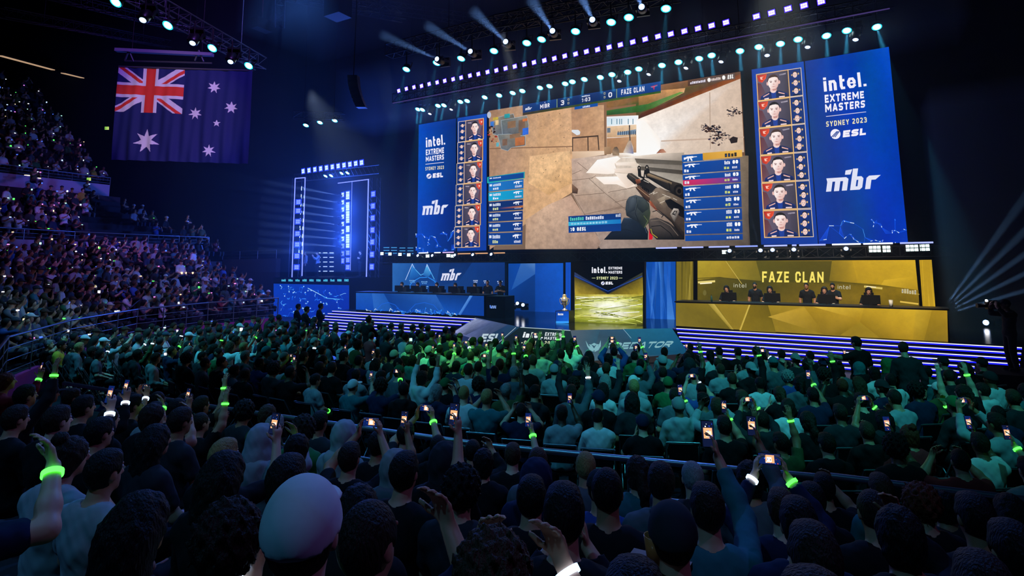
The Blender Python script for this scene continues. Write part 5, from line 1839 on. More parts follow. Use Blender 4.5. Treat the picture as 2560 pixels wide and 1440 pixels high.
for sx, sy, R0, n in ((.245, .79, .13, 7), (.72, .165 + .02, .068, 7), (.59, .475, .068, 7), (.853, .40, .068, 7), (.753, .575, .04, 5), (.71, .875, .068, 7)):
    colr[inside([(sx * 1.4 + a, sy - b) for a, b in star(n, R0, R0 * .44)], uc, vc)] = 1
root = empty('flag', (f0 + f1) / 2, 'large blue flag with crossed red and white canton and white stars, hanging from the roof', 'flag')
vs = PT.reshape(-1, 3) - np.array(root.location)
idx = (np.arange(NV)[:, None] * (NU + 1) + np.arange(NU)[None]).ravel()
fs = np.stack([idx, idx + NU + 1, idx + NU + 2, idx + 1], 1)
me = bpy.data.meshes.new('cloth')
me.from_pydata(vs.tolist(), [], fs.tolist())
for nm, cc in (('flag_blue', '#071c62'), ('flag_white', '#e6e6f4'), ('flag_red', '#e8382a')):
    me.materials.append(mat(nm, cc, .8, noise=.05, scale=6))
me.polygons.foreach_set('material_index', colr.ravel().astype(np.int32))
me.polygons.foreach_set('use_smooth', [True] * len(fs))
link_mesh('cloth', me, root)
MB().tube(f0 + np.array((0, 0, .03)), f1 + np.array((0, 0, .03)), .05, 10).build('pole', mat('flag_pole', '#6a6a78', .4, .6), root)
a, b = atdepth(290, 125, 30), atdepth(532, 137, 30)
MB().bar(a, b, .25, .16).build('beam', mat('flag_beam', '#8a86a0', .6), root)
a2, b2 = atdepth(312, 152, 30), atdepth(530, 158, 30)
MB().bar(a2, b2, .06, .08).build('lower_beam', TRUSS, root)
for x in (322, 497):
    t_, l_, r_ = atdepth(x, 126, 30), atdepth(x - 10, 152, 30), atdepth(x + 12, 154, 30)
    MB().tube(t_, l_, .05, 6).tube(t_, r_, .05, 6).build('bracket', TRUSS, root)
for x in (330, 505):
    t_ = atdepth(x, 128, 30)
    MB().tube(t_, (t_[0], t_[1], 25.9), .02, 5).build('hanger', TRUSSD, root)

# ------------------------------------------------------------------ side stage
YS = 27.2
root = empty('side_stage', (*on(780, 795, 1, YS)[:2], 0), 'raised side stage with a blue LED front and black deck edge', 'stage')
tl, tr_, = on(684, 709, 1, YS), on(873, 713, 1, YS)
zdk = on(780, 694, 1, YS)[2]
MB().box((tl[0], YS, 0), (tr_[0], YS + 7, zdk)).build('platform', BLACK, root)
P = Paint((0, YS - .01, 0), NDIR)
q = [(684, 709), (873, 713), (873, 801), (684, 792)]
P.poly(q, ['#0a3cb4', '#0a34b0', '#0826a0', '#0a34b4'], .15)
f = bil(q)
rr = random.Random(31)
PTS = [(rr.uniform(.12, .98), rr.uniform(.05, .98)) for _ in range(120)]
for i, (s, t) in enumerate(PTS):
    nb = sorted(PTS, key=lambda q_: (q_[0] - s) ** 2 * 4 + (q_[1] - t) ** 2)[1:4]
    P.line([f(s, t), f((s + nb[0][0]) / 2 + rr.uniform(-.02, .02), (t + nb[0][1]) / 2 + rr.uniform(-.04, .04)), f(*nb[0])], rr.uniform(.5, 1.4), rr.choice(['#1258f0', '#2a80ff', '#48a0ff', '#0c48d8', '#80c4ff']))
    if rr.random() < .4:
        P.line([f(s, t), f(*nb[1])], .7, '#1a60e8')
    if rr.random() < .25:
        P.disc(f(s, t), 1.6, 1.6, '#a8d8ff', 6)
P.line([f(.5, .1), f(.68, .3), f(.75, .38), f(.92, .4)], 1.6, '#58b8ff')
P.line([f(.5, .1), f(.68, .3)], .8, '#d8f0ff')
P.build('led_front', root)
P = Paint((0, YS - .012, 0), NDIR)
P.poly([(684, 695), (873, 699), (873, 709), (684, 706)], '#04060c')
for i in range(10):
    x = 704 + i * 17.5
    marks(P, bil([(x, 697), (x + 11, 697.3), (x + 11, 704.5), (x, 704)]), 0, 1, .1, .9, 3, '#58d8ff', rr)
P.build('deck_edge', root, False)

TB = glow('frame_tube_blue', '#6c7cff', 2.2)
fr = empty('side_stage_portal', (*on(835, 694, 1, YS + .3)[:2], zdk), 'tall truss portal outlined in blue LED tubes on the side stage', 'truss')
yq = YS + .3


def tub(parent, pts_, y_, r, m_, name):
    mm = MB()
    Q = [on(x, y, 1, y_) for x, y in pts_]
    for a, b in zip(Q, Q[1:]):
        mm.tube(a, b, r, 6)
    return mm.build(name, m_, parent)


tub(fr, [(730, 693), (738, 446), (763, 444), (755, 690)], yq, .035, TB, 'led_tube')
tub(fr, [(916, 692), (921, 449)], yq, .035, TB, 'led_tube')
tub(fr, [(845, 458), (925, 448)], yq + 1, .03, TB, 'led_tube')
tub(fr, [(876, 676), (880, 455)], yq + 1.2, .015, TB, 'led_tube')
for nm, x0, x1 in (('leg', 735, 733), ('leg', 758, 752), ('leg', 928, 924), ('leg', 948, 944)):
    a, b = on(x0, 445, 1, yq + .15), on(x1, 693, 1, yq + .15)
    b[0] = a[0]
    b[2] = zdk
    mm = MB()
    for s in (-.15, .15):
        mm.tube(a + np.array((s, 0, 0)), b + np.array((s, 0, 0)), .03, 6)
    for i in range(16):
        k0, k1 = a + (b - a) * i / 16, a + (b - a) * (i + 1) / 16
        mm.bar(k0 + np.array((-.15, 0, 0)), k1 + np.array((.15, 0, 0)), .02, .02)
    mm.build(nm, TRUSS, fr)
a, b = on(735, 436, 1, yq + .15), on(948, 412, 1, yq + .15)
mm = MB()
for dz in (0, -.55):
    mm.tube(a + np.array((0, 0, dz)), b + np.array((0, 0, dz)), .035, 6)
for i in range(22):
    k0, k1 = a + (b - a) * i / 22, a + (b - a) * (i + 1) / 22
    mm.bar(k0, k1 + np.array((0, 0, -.55)), .02, .02)
mm.build('header', TRUSS, fr)
BC = glow('blue_white_cell', '#a8c0ff', 1.9)
CELL_HALO = glow('blue_cell_halo', '#2038f0', 2)  # halo colour around the cells, not a lit cell


def make_bcell(core):
    r0 = empty('led_cell_lamp', (0, 0, 0))
    MB().box((-.2, -.16, -.14), (.2, .16, 0)).build('housing', LCASE, r0, world=False)
    e = MB()
    for i in range(2):
        for j in range(2):
            x, y = (i - .5) * .18, (j - .5) * .15
            e.box((x - .08, y - .065, 0), (x + .08, y + .065, .015))
    e.box((-.25, -.2, -.004), (.25, .2, .004), 1)  # glowing plate wider than the housing imitates the blue halo
    e.build('lens', [core, CELL_HALO], r0, world=False)
    return r0


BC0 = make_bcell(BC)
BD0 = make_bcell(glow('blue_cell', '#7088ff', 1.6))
for i in range(11):
    x = 758 + i * 14.6
    put(BC0, on(x, 428 - i * 2.15, 1, yq - .1), (-.2, -1, -.1), f'{nth(i)} blue-white cell along the top of the side stage portal, counted from the flag side', 'cells on the side stage portal')
for i, y in enumerate((487, 506, 524, 542, 560, 579, 597, 615, 634, 652)):
    put(BC0 if i < 7 else BD0, on(857, y, 1, YS + 1.4), (-.35, -1, 0), f'{nth(i)} cell from the top of the bright inner lamp column, stand side', 'cells of the bright lamp column')
for i, y in enumerate((484, 493, 511, 521, 533, 541, 552, 570, 575, 591, 602, 614, 632, 650, 668)):
    put(BC0 if i < 12 else BD0, on(869.5, y, 1, YS + 1.6), (-.1, -1, 0), f'{nth(i)} cell from the top of the bright inner lamp column, screen side', 'cells of the bright lamp column')
for i, y in enumerate((505, 527, 554, 584, 611, 640, 668)):
    put(BD0, on(746.5 - i * .8, y, 1, yq + .1), (.2, -1, 0), f'{nth(i)} blue cell from the top of the portal leg on the stand side', 'blue cells of the portal legs')
for i, y in enumerate((485, 515, 545, 575, 605, 636, 667)):
    put(BD0, on(933 - i * .6, y, 1, yq + .1), (-.2, -1, 0), f'{nth(i)} blue cell from the top of the portal leg on the screen side', 'blue cells of the portal legs')
for i, (x, y) in enumerate(((814, 440), (828, 439), (854, 433), (869, 432))):
    put(PAR0, on(x, y, 1, YS + 1.0), (-.1, -.7, -1), f'{nth(i)} cyan lamp under the header of the side stage portal, counted from the flag', 'cyan lamps of the side stage')
FAN = []
for i, y in enumerate((488, 506.5, 525, 543.5, 561.5, 579.5, 597.5, 616, 635)):
    p = on(846, y, 1, YS + 1.2)
    t = on(846 - 120, y - 22 + i * 2, 1, YS + .2)
    o = put(MOV0, p, t - p, f'{nth(i)} small beam lamp from the top of the column aimed across the side stage', 'beam lamps of the side stage column')
    o.scale = (.45, .45, .45)
    FAN.append((p, t))
# lit louvre wall at the back of the side stage
lv = empty('light_louvre', (*on(815, 690, 1, 33)[:2], zdk), 'wall of short white-blue light slats behind the side stage', 'lamp')
LVM = glow('slat_light', '#a8c8ff', 1.2)
for cx in (796, 813, 829):
    mm = MB()
    for k in range(5):
        y = 632 + k * 11.5
        a, b = on(cx - 5, y, 1, 33), on(cx + 5, y, 1, 33)
        mm.bar(a, b, .03, .07)
    mm.build('slat_column', LVM, lv)
mm = MB()
for cx in (788, 804, 821, 838):
    a, b = on(cx, 625, 1, 33.05), on(cx, 690, 1, 33.05)
    mm.bar(a, b, .04, .04)
mm.build('post', BLACK, lv)
lv = empty('light_louvre', (*on(980, 640, 1, 31)[:2], 3.4), 'bank of cyan light slats beyond the blue banner, next to the bridge', 'lamp')
for cx, y0 in ((966, 619), (985, 619), (1006, 620), (1026, 620)):
    mm = MB()
    for k in range(3):
        a, b = on(cx - 7, y0 + k * 7, 1, 30.1), on(cx + 7, y0 + k * 7, 1, 30.1)
        mm.bar(a, b, .03, .05)
    mm.build('slat_column', glow('slat_cyan', '#48a0e0', 1.0), lv)
a, b = on(948, 642, 1, 30.15), on(1040, 642, 1, 30.15)
MB().bar(a, b, .05, .3).build('holder', BLACK, lv)
for x in (948, 1040):
    a = on(x, 642, 1, 30.15)
    MB().bar((a[0], a[1], 0), (a[0], a[1], a[2]), .06, .06).build('post', BLACK, lv)

# ------------------------------------------------------------------ people: one continuous surface per body, grown from tapered limbs
class Field:
    def __init__(self, lo, hi, vox):
        self.lo, self.vox = np.array(lo, float), vox
        self.n = np.ceil((np.array(hi, float) - self.lo) / vox).astype(int) + 1
        self.D = np.full(self.n, 1.0, np.float32)
        self.ax = [(self.lo[i] + vox * np.arange(self.n[i])).astype(np.float32) for i in range(3)]

    def sub(self, a, b, pad):
        i0 = np.clip(((np.minimum(a, b) - pad - self.lo) / self.vox).astype(int), 0, self.n - 1)
        i1 = np.clip(((np.maximum(a, b) + pad - self.lo) / self.vox).astype(int) + 2, 0, self.n)
        sl = tuple(slice(int(p), int(q)) for p, q in zip(i0, i1))
        X, Y, Z = np.meshgrid(*(self.ax[k][sl[k]] for k in range(3)), indexing='ij')
        return sl, X, Y, Z

    def put(self, sl, d, k, op):
        D = self.D[sl]
        if op == 's':
            d = -d
            h = np.clip(.5 - .5 * (D - d) / k, 0, 1)
            self.D[sl] = D * (1 - h) + d * h + k * h * (1 - h)
        else:
            h = np.clip(.5 + .5 * (d - D) / k, 0, 1)
            self.D[sl] = d * (1 - h) + D * h - k * h * (1 - h)

    def cone(self, a, b, r1, r2, k=.02, op='u'):
        a, b = np.array(a, float), np.array(b, float)
        sl, X, Y, Z = self.sub(a, b, max(r1, r2) + k + 2 * self.vox)
        if X.size == 0:
            return self
        ba = b - a
        L = ba @ ba + 1e-9
        t = np.clip(((X - a[0]) * ba[0] + (Y - a[1]) * ba[1] + (Z - a[2]) * ba[2]) / L, 0, 1)
        d = np.sqrt((X - a[0] - t * ba[0]) ** 2 + (Y - a[1] - t * ba[1]) ** 2 + (Z - a[2] - t * ba[2]) ** 2) - (r1 + (r2 - r1) * t)
        self.put(sl, d, k, op)
        return self

    def ell(self, c, r, k=.02, op='u', M=None):
        c, r = np.array(c, float), np.array(r, float)
        m = max(r)
        sl, X, Y, Z = self.sub(c, c, m + k + 2 * self.vox)
        if X.size == 0:
            return self
        P = [X - c[0], Y - c[1], Z - c[2]]
        if M is not None:
            P = [M[0][i] * P[0] + M[1][i] * P[1] + M[2][i] * P[2] for i in range(3)]
        k0 = np.sqrt(sum((p / q) ** 2 for p, q in zip(P, r))) + 1e-6
        k1 = np.sqrt(sum((p / q ** 2) ** 2 for p, q in zip(P, r))) + 1e-6
        self.put(sl, k0 * (k0 - 1) / k1, k, op)
        return self

    def cut(self, p, n):
        """Keeps the side of the plane the normal points away from."""
        p, n = np.array(p, float), np.array(n, float)
        n = n / np.linalg.norm(n)
        X, Y, Z = np.meshgrid(*self.ax, indexing='ij', sparse=True)
        self.D = np.maximum(self.D, (X - p[0]) * n[0] + (Y - p[1]) * n[1] + (Z - p[2]) * n[2]).astype(np.float32)
        return self

    def ripple(self, amp, f, seed=0):
        X, Y, Z = np.meshgrid(*self.ax, indexing='ij', sparse=True)
        self.D = (self.D + amp * (np.sin(X * f + seed) * np.sin(Y * f * 1.13 + 2 * seed) * np.sin(Z * f * .9 + seed) + .6 * np.sin(X * f * 1.9 + Z * f * 1.3 + seed) * np.sin(Y * f * 2.1))).astype(np.float32)
        return self

    def mesh(self, name):
        v, f = self.nets()
        me = bpy.data.meshes.new(name)
        me.vertices.add(len(v))
        me.vertices.foreach_set('co', v.astype(np.float32).ravel())
        me.loops.add(f.size)
        me.loops.foreach_set('vertex_index', f.astype(np.int32).ravel())
        me.polygons.add(len(f))
        me.polygons.foreach_set('loop_start', np.arange(0, f.size, 4, dtype=np.int32))
        me.polygons.foreach_set('use_smooth', np.ones(len(f), bool))
        me.update()
        me.validate()
        return me

    def nets(self):
        D = self.D
        s = D < 0
        c8 = [(i, j, k) for i in (0, 1) for j in (0, 1) for k in (0, 1)]
        n = np.array(D.shape) - 1
        cnt = sum(s[i:i + n[0], j:j + n[1], k:k + n[2]].astype(np.int8) for i, j, k in c8)
        idx = np.argwhere((cnt > 0) & (cnt < 8))
        val = np.stack([D[idx[:, 0] + i, idx[:, 1] + j, idx[:, 2] + k] for i, j, k in c8], 1)
        acc = np.zeros((len(idx), 3))
        num = np.zeros(len(idx))
        for a in range(8):
            for b in range(a + 1, 8):
                da = np.abs(np.array(c8[a]) - c8[b])
                if da.sum() != 1:
                    continue
                va, vb = val[:, a], val[:, b]
                x = (va < 0) != (vb < 0)
                t = np.where(x, va / np.where(x, va - vb, 1), 0)
                acc += np.where(x[:, None], np.array(c8[a]) + t[:, None] * (np.array(c8[b]) - c8[a]), 0)
                num += x
        v = self.lo + self.vox * (idx + acc / num[:, None])
        ids = np.full(n, -1, np.int64)
        ids[tuple(idx.T)] = np.arange(len(idx))
        F = []
        for a in range(3):
            b, c = (a + 1) % 3, (a + 2) % 3
            lo_, hi_ = [slice(None)] * 3, [slice(None)] * 3
            lo_[a], hi_[a] = slice(0, -1), slice(1, None)
            x = s[tuple(lo_)] != s[tuple(hi_)]
            e = np.argwhere(x)
            ok = (e[:, b] > 0) & (e[:, c] > 0) & (e[:, b] < n[b]) & (e[:, c] < n[c]) & (e[:, a] < n[a])
            e = e[ok]
            ins = s[tuple(e.T)]
            eb, ec = np.eye(3, dtype=int)[b], np.eye(3, dtype=int)[c]
            q = np.stack([ids[tuple((e - eb - ec).T)], ids[tuple((e - ec).T)], ids[tuple(e.T)], ids[tuple((e - eb).T)]], 1)
            q[~ins] = q[~ins][:, ::-1]
            F.append(q)
        return v, np.concatenate(F)


def rotz(a):
    return np.array(((math.cos(a), -math.sin(a), 0), (math.sin(a), math.cos(a), 0), (0, 0, 1)))


def rotx(a):
    return np.array(((1, 0, 0), (0, math.cos(a), -math.sin(a)), (0, math.sin(a), math.cos(a))))


def hand(F, W, d, n, s, curl, k=.008, spread=.35, sc=1.0):
    """Palm, four unequal bent fingers and a thumb off the side of the palm. d along the hand, n out of the palm, s towards the thumb."""
    d, n, s = (np.array(x, float) / np.linalg.norm(x) for x in (d, n, s))
    W = np.array(W, float)
    pal = W + d * .08 * sc
    for o in (-.027, -.009, .009, .027):
        F.cone(W + s * o * .7, pal + s * o * sc, .014 * sc, .0125 * sc, .012)
    for o, L in ((-.03, .062), (-.0105, .076), (.0105, .082), (.03, .074)):
        p = pal + s * o * sc
        dd = d + s * o * spread * 10
        dd = dd / np.linalg.norm(dd)
        for j, f in enumerate((.45, .32, .23)):
            a = curl * (.55 + .75 * j)
            q = p + (dd * math.cos(a) + n * math.sin(a)) * L * f * 1.08 * sc
            F.cone(p, q, (.0088 - .0008 * j) * sc, (.0082 - .0008 * j) * sc, k)
            p = q
    p = W + d * .022 * sc + s * .026 * sc
    for L, a, b in ((.045, .75, .35), (.036, .4, .45)):
        q = p + (d * math.cos(a) * .8 + s * math.sin(a) * 1.1 + n * b * (.4 + curl * .4)) * L * sc
        F.cone(p, q, .0115 * sc, .0095 * sc, k)
        p = q


LAP = dict(el=(.25, .04, .74), wr=(.12, .27, .64), hd=(-.45, .75, -.45), hn=(0, -.3, -1), hs=(-.8, .5, .2), curl=.5)
UP_PHONE = dict(el=(.27, .24, 1.03), wr=(.16, .36, 1.27), hd=(-.05, .12, 1), hn=(-.9, .2, 0), hs=(-.2, -1, .1), curl=.75)
TWO = dict(el=(.29, .22, 1.1), wr=(.105, .38, 1.34), hd=(-.15, .1, 1), hn=(-1, .1, 0), hs=(-.1, -1, .2), curl=.7)
CLAP = dict(el=(.26, .14, .82), wr=(.075, .33, 1.0), hd=(-.18, .3, 1), hn=(-1, 0, -.1), hs=(0, -1, .3), curl=.15)
HIGH = dict(el=(.27, .1, 1.24), wr=(.24, .16, 1.5), hd=(-.05, .1, 1), hn=(0, 1, 0), hs=(-1, 0, .1), curl=.35)
CHIN = dict(el=(.2, .22, .80), wr=(.06, .2, 1.03), hd=(-.25, -.1, 1), hn=(-.5, -1, .1), hs=(-1, .3, .1), curl=1.2)
REST = dict(el=(.27, -.02, .73), wr=(.24, .25, .66), hd=(-.1, 1, -.2), hn=(0, -.2, -1), hs=(-1, 0, 0), curl=.4)
KEYS = dict(el=(.27, .1, .74), wr=(.17, .37, .76), hd=(-.1, 1, -.1), hn=(0, 0, -1), hs=(-1, .1, 0), curl=.5)
DOWN = dict(el=(.255, -.04, .73), wr=(.25, .04, .49), hd=(0, .1, -1), hn=(-1, 0, 0), hs=(0, 1, 0), curl=.5)
FOLD = dict(el=(.25, .1, .78), wr=(-.02, .17, .84), hd=(-1, .1, .1), hn=(0, -1, 0), hs=(0, .2, 1), curl=.6)
POINT = dict(el=(.38, .05, .95), wr=(.6, .12, 1.0), hd=(1, .2, .1), hn=(0, 0, -1), hs=(0, 1, 0), curl=.15)
SHLD = dict(el=(.3, .2, 1.0), wr=(.14, .3, 1.2), hd=(-.3, -.1, 1), hn=(-.6, -1, 0), hs=(-1, .2, .1), curl=.6)
FAR = dict(el=(.24, .3, 1.1), wr=(.15, .5, 1.36), hd=(-.1, .25, 1), hn=(-.9, .2, 0), hs=(-.2, -1, .1), curl=.7)

#          right arm, left arm, head yaw, head pitch, lean, phone
POSES = {
    'hands in lap': (LAP, LAP, .0, .0, 0, None), 'hands in lap, head turned': (LAP, REST, -.35, .05, .03, None), 'looking sideways': (REST, LAP, .4, 0, 0, None),
    'phone raised in one hand': (UP_PHONE, LAP, -.05, .08, 0, 'one'), 'filming with raised arm': (FAR, LAP, .05, .1, .02, 'one'), 'phone raised in both hands': (TWO, TWO, .0, .1, 0, 'two'),
    'clapping': (CLAP, CLAP, .1, .05, .02, None), 'one arm raised high': (HIGH, LAP, .0, .12, 0, None), 'both arms raised': (HIGH, HIGH, .1, .1, 0, None),
    'chin on hand': (CHIN, FOLD, -.2, -.05, .05, None), 'arms folded': (FOLD, FOLD, .15, 0, 0, None), 'hand raised to face': (SHLD, LAP, -.1, .05, 0, None),
    'both hands at head': (SHLD, SHLD, 0, .05, 0, None),
}


class Pose:
    pass


def make_pose(spec, standing=False, slim=1.0):
    ra, la, yaw, pitch, lean, phone = spec
    P = Pose()
    P.dz = .42 if standing else 0.0
    P.standing = standing
    P.slim = slim
    dz = np.array((0, 0, P.dz))

    def L(p):
        p = np.array(p, float)
        return p + dz + np.array((0, lean * max(0, p[2] - .5) * 2, 0))
    P.L = L
    P.arms = []
    for s, a in ((1, ra), (-1, la)):
        m = np.array((s, 1, 1))
        P.arms.append((L(np.array((.182 * slim, -.035, .99)) * m), L(np.array(a['el']) * m), L(np.array(a['wr']) * m), np.array(a['hd']) * m, np.array(a['hn']) * m, np.array(a['hs']) * m, a['curl'], s))
    P.H = L((0, .02, 1.25))
    P.N = L((0, -.03, 1.04))
    P.R = rotz(yaw) @ rotx(pitch)
    P.phone = phone
    P.legs = []
    for s in (1, -1):
        if standing:
            P.legs.append(((s * .09, 0, .92), (s * .105, .03, .5), (s * .11, -.01, .1), (s * .125, .13, .045)))
        else:
            P.legs.append(((s * .095, .02, .52), (s * .14, .44, .53), (s * .135, .43, .1), (s * .15, .58, .045)))
    return P


def torso(F, P, e, k=.05):
    L, w = P.L, P.slim
    F.ell(L((0, .0, .53)), (.175 * w + e, .125 + e, .12 + e), k).ell(L((0, -.01, .70)), (.155 * w + e, .112 + e, .19), k)
    F.ell(L((0, -.03, .89)), (.18 * w + e, .115 + e, .17), k).cone(L((-.15 * w, -.045, 1.0)), L((.15 * w, -.045, 1.0)), .068 + e, .068 + e, k)
    F.cone(L((-.08 * w, -.05, 1.05)), L((.08 * w, -.05, 1.05)), .05 + e, .05 + e, k)


def head(F, P, fine):
    H, Rm = P.H, P.R

    def q(x, y, z):
        return H + Rm @ np.array((x, y, z))
    F.cone(P.N, H + Rm @ np.array((0, -.015, -.06)), .066 * (.5 + .5 * P.slim), .056 * (.4 + .6 * P.slim), .03)
    F.ell(q(0, -.008, .015), (.074, .094, .098), .02, 'u', Rm.T).ell(q(0, .03, -.055), (.054, .062, .066), .03, 'u', Rm.T)
    F.ell(q(0, .066, -.098), (.026, .02, .018), .02, 'u', Rm.T)
    F.cone(q(0, .086, .012), q(0, .112, -.03), .009, .014, .014).ell(q(0, .096, -.034), (.019, .014, .01), .01, 'u', Rm.T)
    for s in (-1, 1):
        F.ell(q(s * .074, -.004, -.012), (.011, .024, .033), .008, 'u', Rm.T)
        F.ell(q(s * .032, .092, .012), (.019, .014, .012), .012, 's', Rm.T)
        F.cone(q(s * .014, .088, .032), q(s * .05, .074, .034), .009, .008, .012)
    F.ell(q(0, .086, -.064), (.024, .011, .009), .008, 'u', Rm.T)


def arms(F, P, upto=1.0, e=0.0, k=.03, hands=True, only_upper=False):
    for S_, E_, W_2, hd, hn, hs, curl, s in P.arms:
        F.cone(S_, S_ + (E_ - S_) * (upto if only_upper else 1), .058 * P.slim + e, (.046 if not only_upper else .052) * P.slim + e, k)
        if only_upper:
            continue
        F.cone(E_, E_ + (W_2 - E_) * .35, .044 + e, .043 + e, k).cone(E_ + (W_2 - E_) * .35, W_2, .043 + e, .029 + e, k)
        if hands:
            hand(F, W_2, hd, hn, hs, curl)


def legs(F, P, e=0.0, k=.03, feet=True):
    for h, kn, an, to in P.legs:
        F.cone(h, kn, .088 + e, .062 + e, k).cone(kn, (np.array(kn) + an) / 2, .06 + e, .056 + e, k).cone((np.array(kn) + an) / 2, an, .056 + e, .042 + e, k)
        if feet:
            F.cone((an[0], an[1] - .03, .045), to, .042, .036, .02).cone(an, (an[0], an[1], .05), .042, .042, .02)


def bounds(P, m=.1):
    pts = [P.H + np.array((0, 0, .15)), np.array((0, -.2, 0)), np.array((-.3, -.2, 0)), np.array((.3, .2, 0))] + [p for l in P.legs for p in l]
    for a in P.arms:
        pts += [a[1], a[2], a[2] + a[3] / np.linalg.norm(a[3]) * .19]
    pts = np.array([np.array(p, float) for p in pts])
    return pts.min(0) - m, pts.max(0) + m


def body_mesh(P, vox, name):
    lo, hi = bounds(P)
    F = Field(lo, hi, vox)
    torso(F, P, 0)
    legs(F, P)
    head(F, P, vox < .01)
    arms(F, P)
    return F.mesh(name)


def shirt_mesh(P, vox, sleeve, seed):
    lo, hi = bounds(P)
    F = Field(lo, (hi[0], hi[1], P.N[2] + .15 if sleeve == 'short' else hi[2]), vox)
    torso(F, P, .016)
    if sleeve == 'short':
        arms(F, P, .62, .017, only_upper=True)
    else:
        arms(F, P, 1, .014, hands=False)
    if sleeve == 'hood':
        F.cone(P.N + np.array((-.07, -.075, .03)), P.N + np.array((.07, -.075, .03)), .06, .06, .03).ell(P.N + np.array((0, -.1, -.04)), (.1, .05, .1), .03)
    F.ripple(.004, 46, seed)
    F.cone(P.N + np.array((0, 0, -.005)), P.N + np.array((0, .03, .25)), .062, .09, .008, 's')
    z = .47 + P.dz
    X, Y, Z = np.meshgrid(*F.ax, indexing='ij', sparse=True)
    F.D = np.maximum(F.D, z - Z + 0 * X).astype(np.float32)
    if sleeve != 'short':
        for a in P.arms:
            F.cone(a[2] - (a[2] - a[1]) * .08, a[2] + a[3] / np.linalg.norm(a[3]) * .2, .06, .09, .005, 's')
    return F.mesh('shirt')


def trousers_mesh(P, vox):
    lo, hi = bounds(P)
    F = Field((lo[0], lo[1], 0), (hi[0], hi[1], .75 + P.dz), vox)
    F.ell(P.L((0, .0, .53)), (.185, .135, .13), .04)
    legs(F, P, .014, feet=False)
    F.ripple(.004, 40, 1)
    F.cut((0, 0, .62 + P.dz), (0, 0, 1))
    F.cut((0, 0, .07), (0, 0, -1))
    return F.mesh('trousers')


def shoe_mesh(P, vox, i):
    h, kn, an, to = P.legs[i]
    F = Field(np.array((an[0] - .1, an[1] - .15, 0)), np.array((an[0] + .12, to[1] + .12, .2)), vox)
    F.cone((an[0], an[1] - .03, .05), to, .05, .043, .02).cone(an, (an[0], an[1], .05), .048, .048, .02)
    F.cut((0, 0, .115), (0, 0, 1)).cut((0, 0, .004), (0, 0, -1))
    return F.mesh('shoe')


HAIR = {}


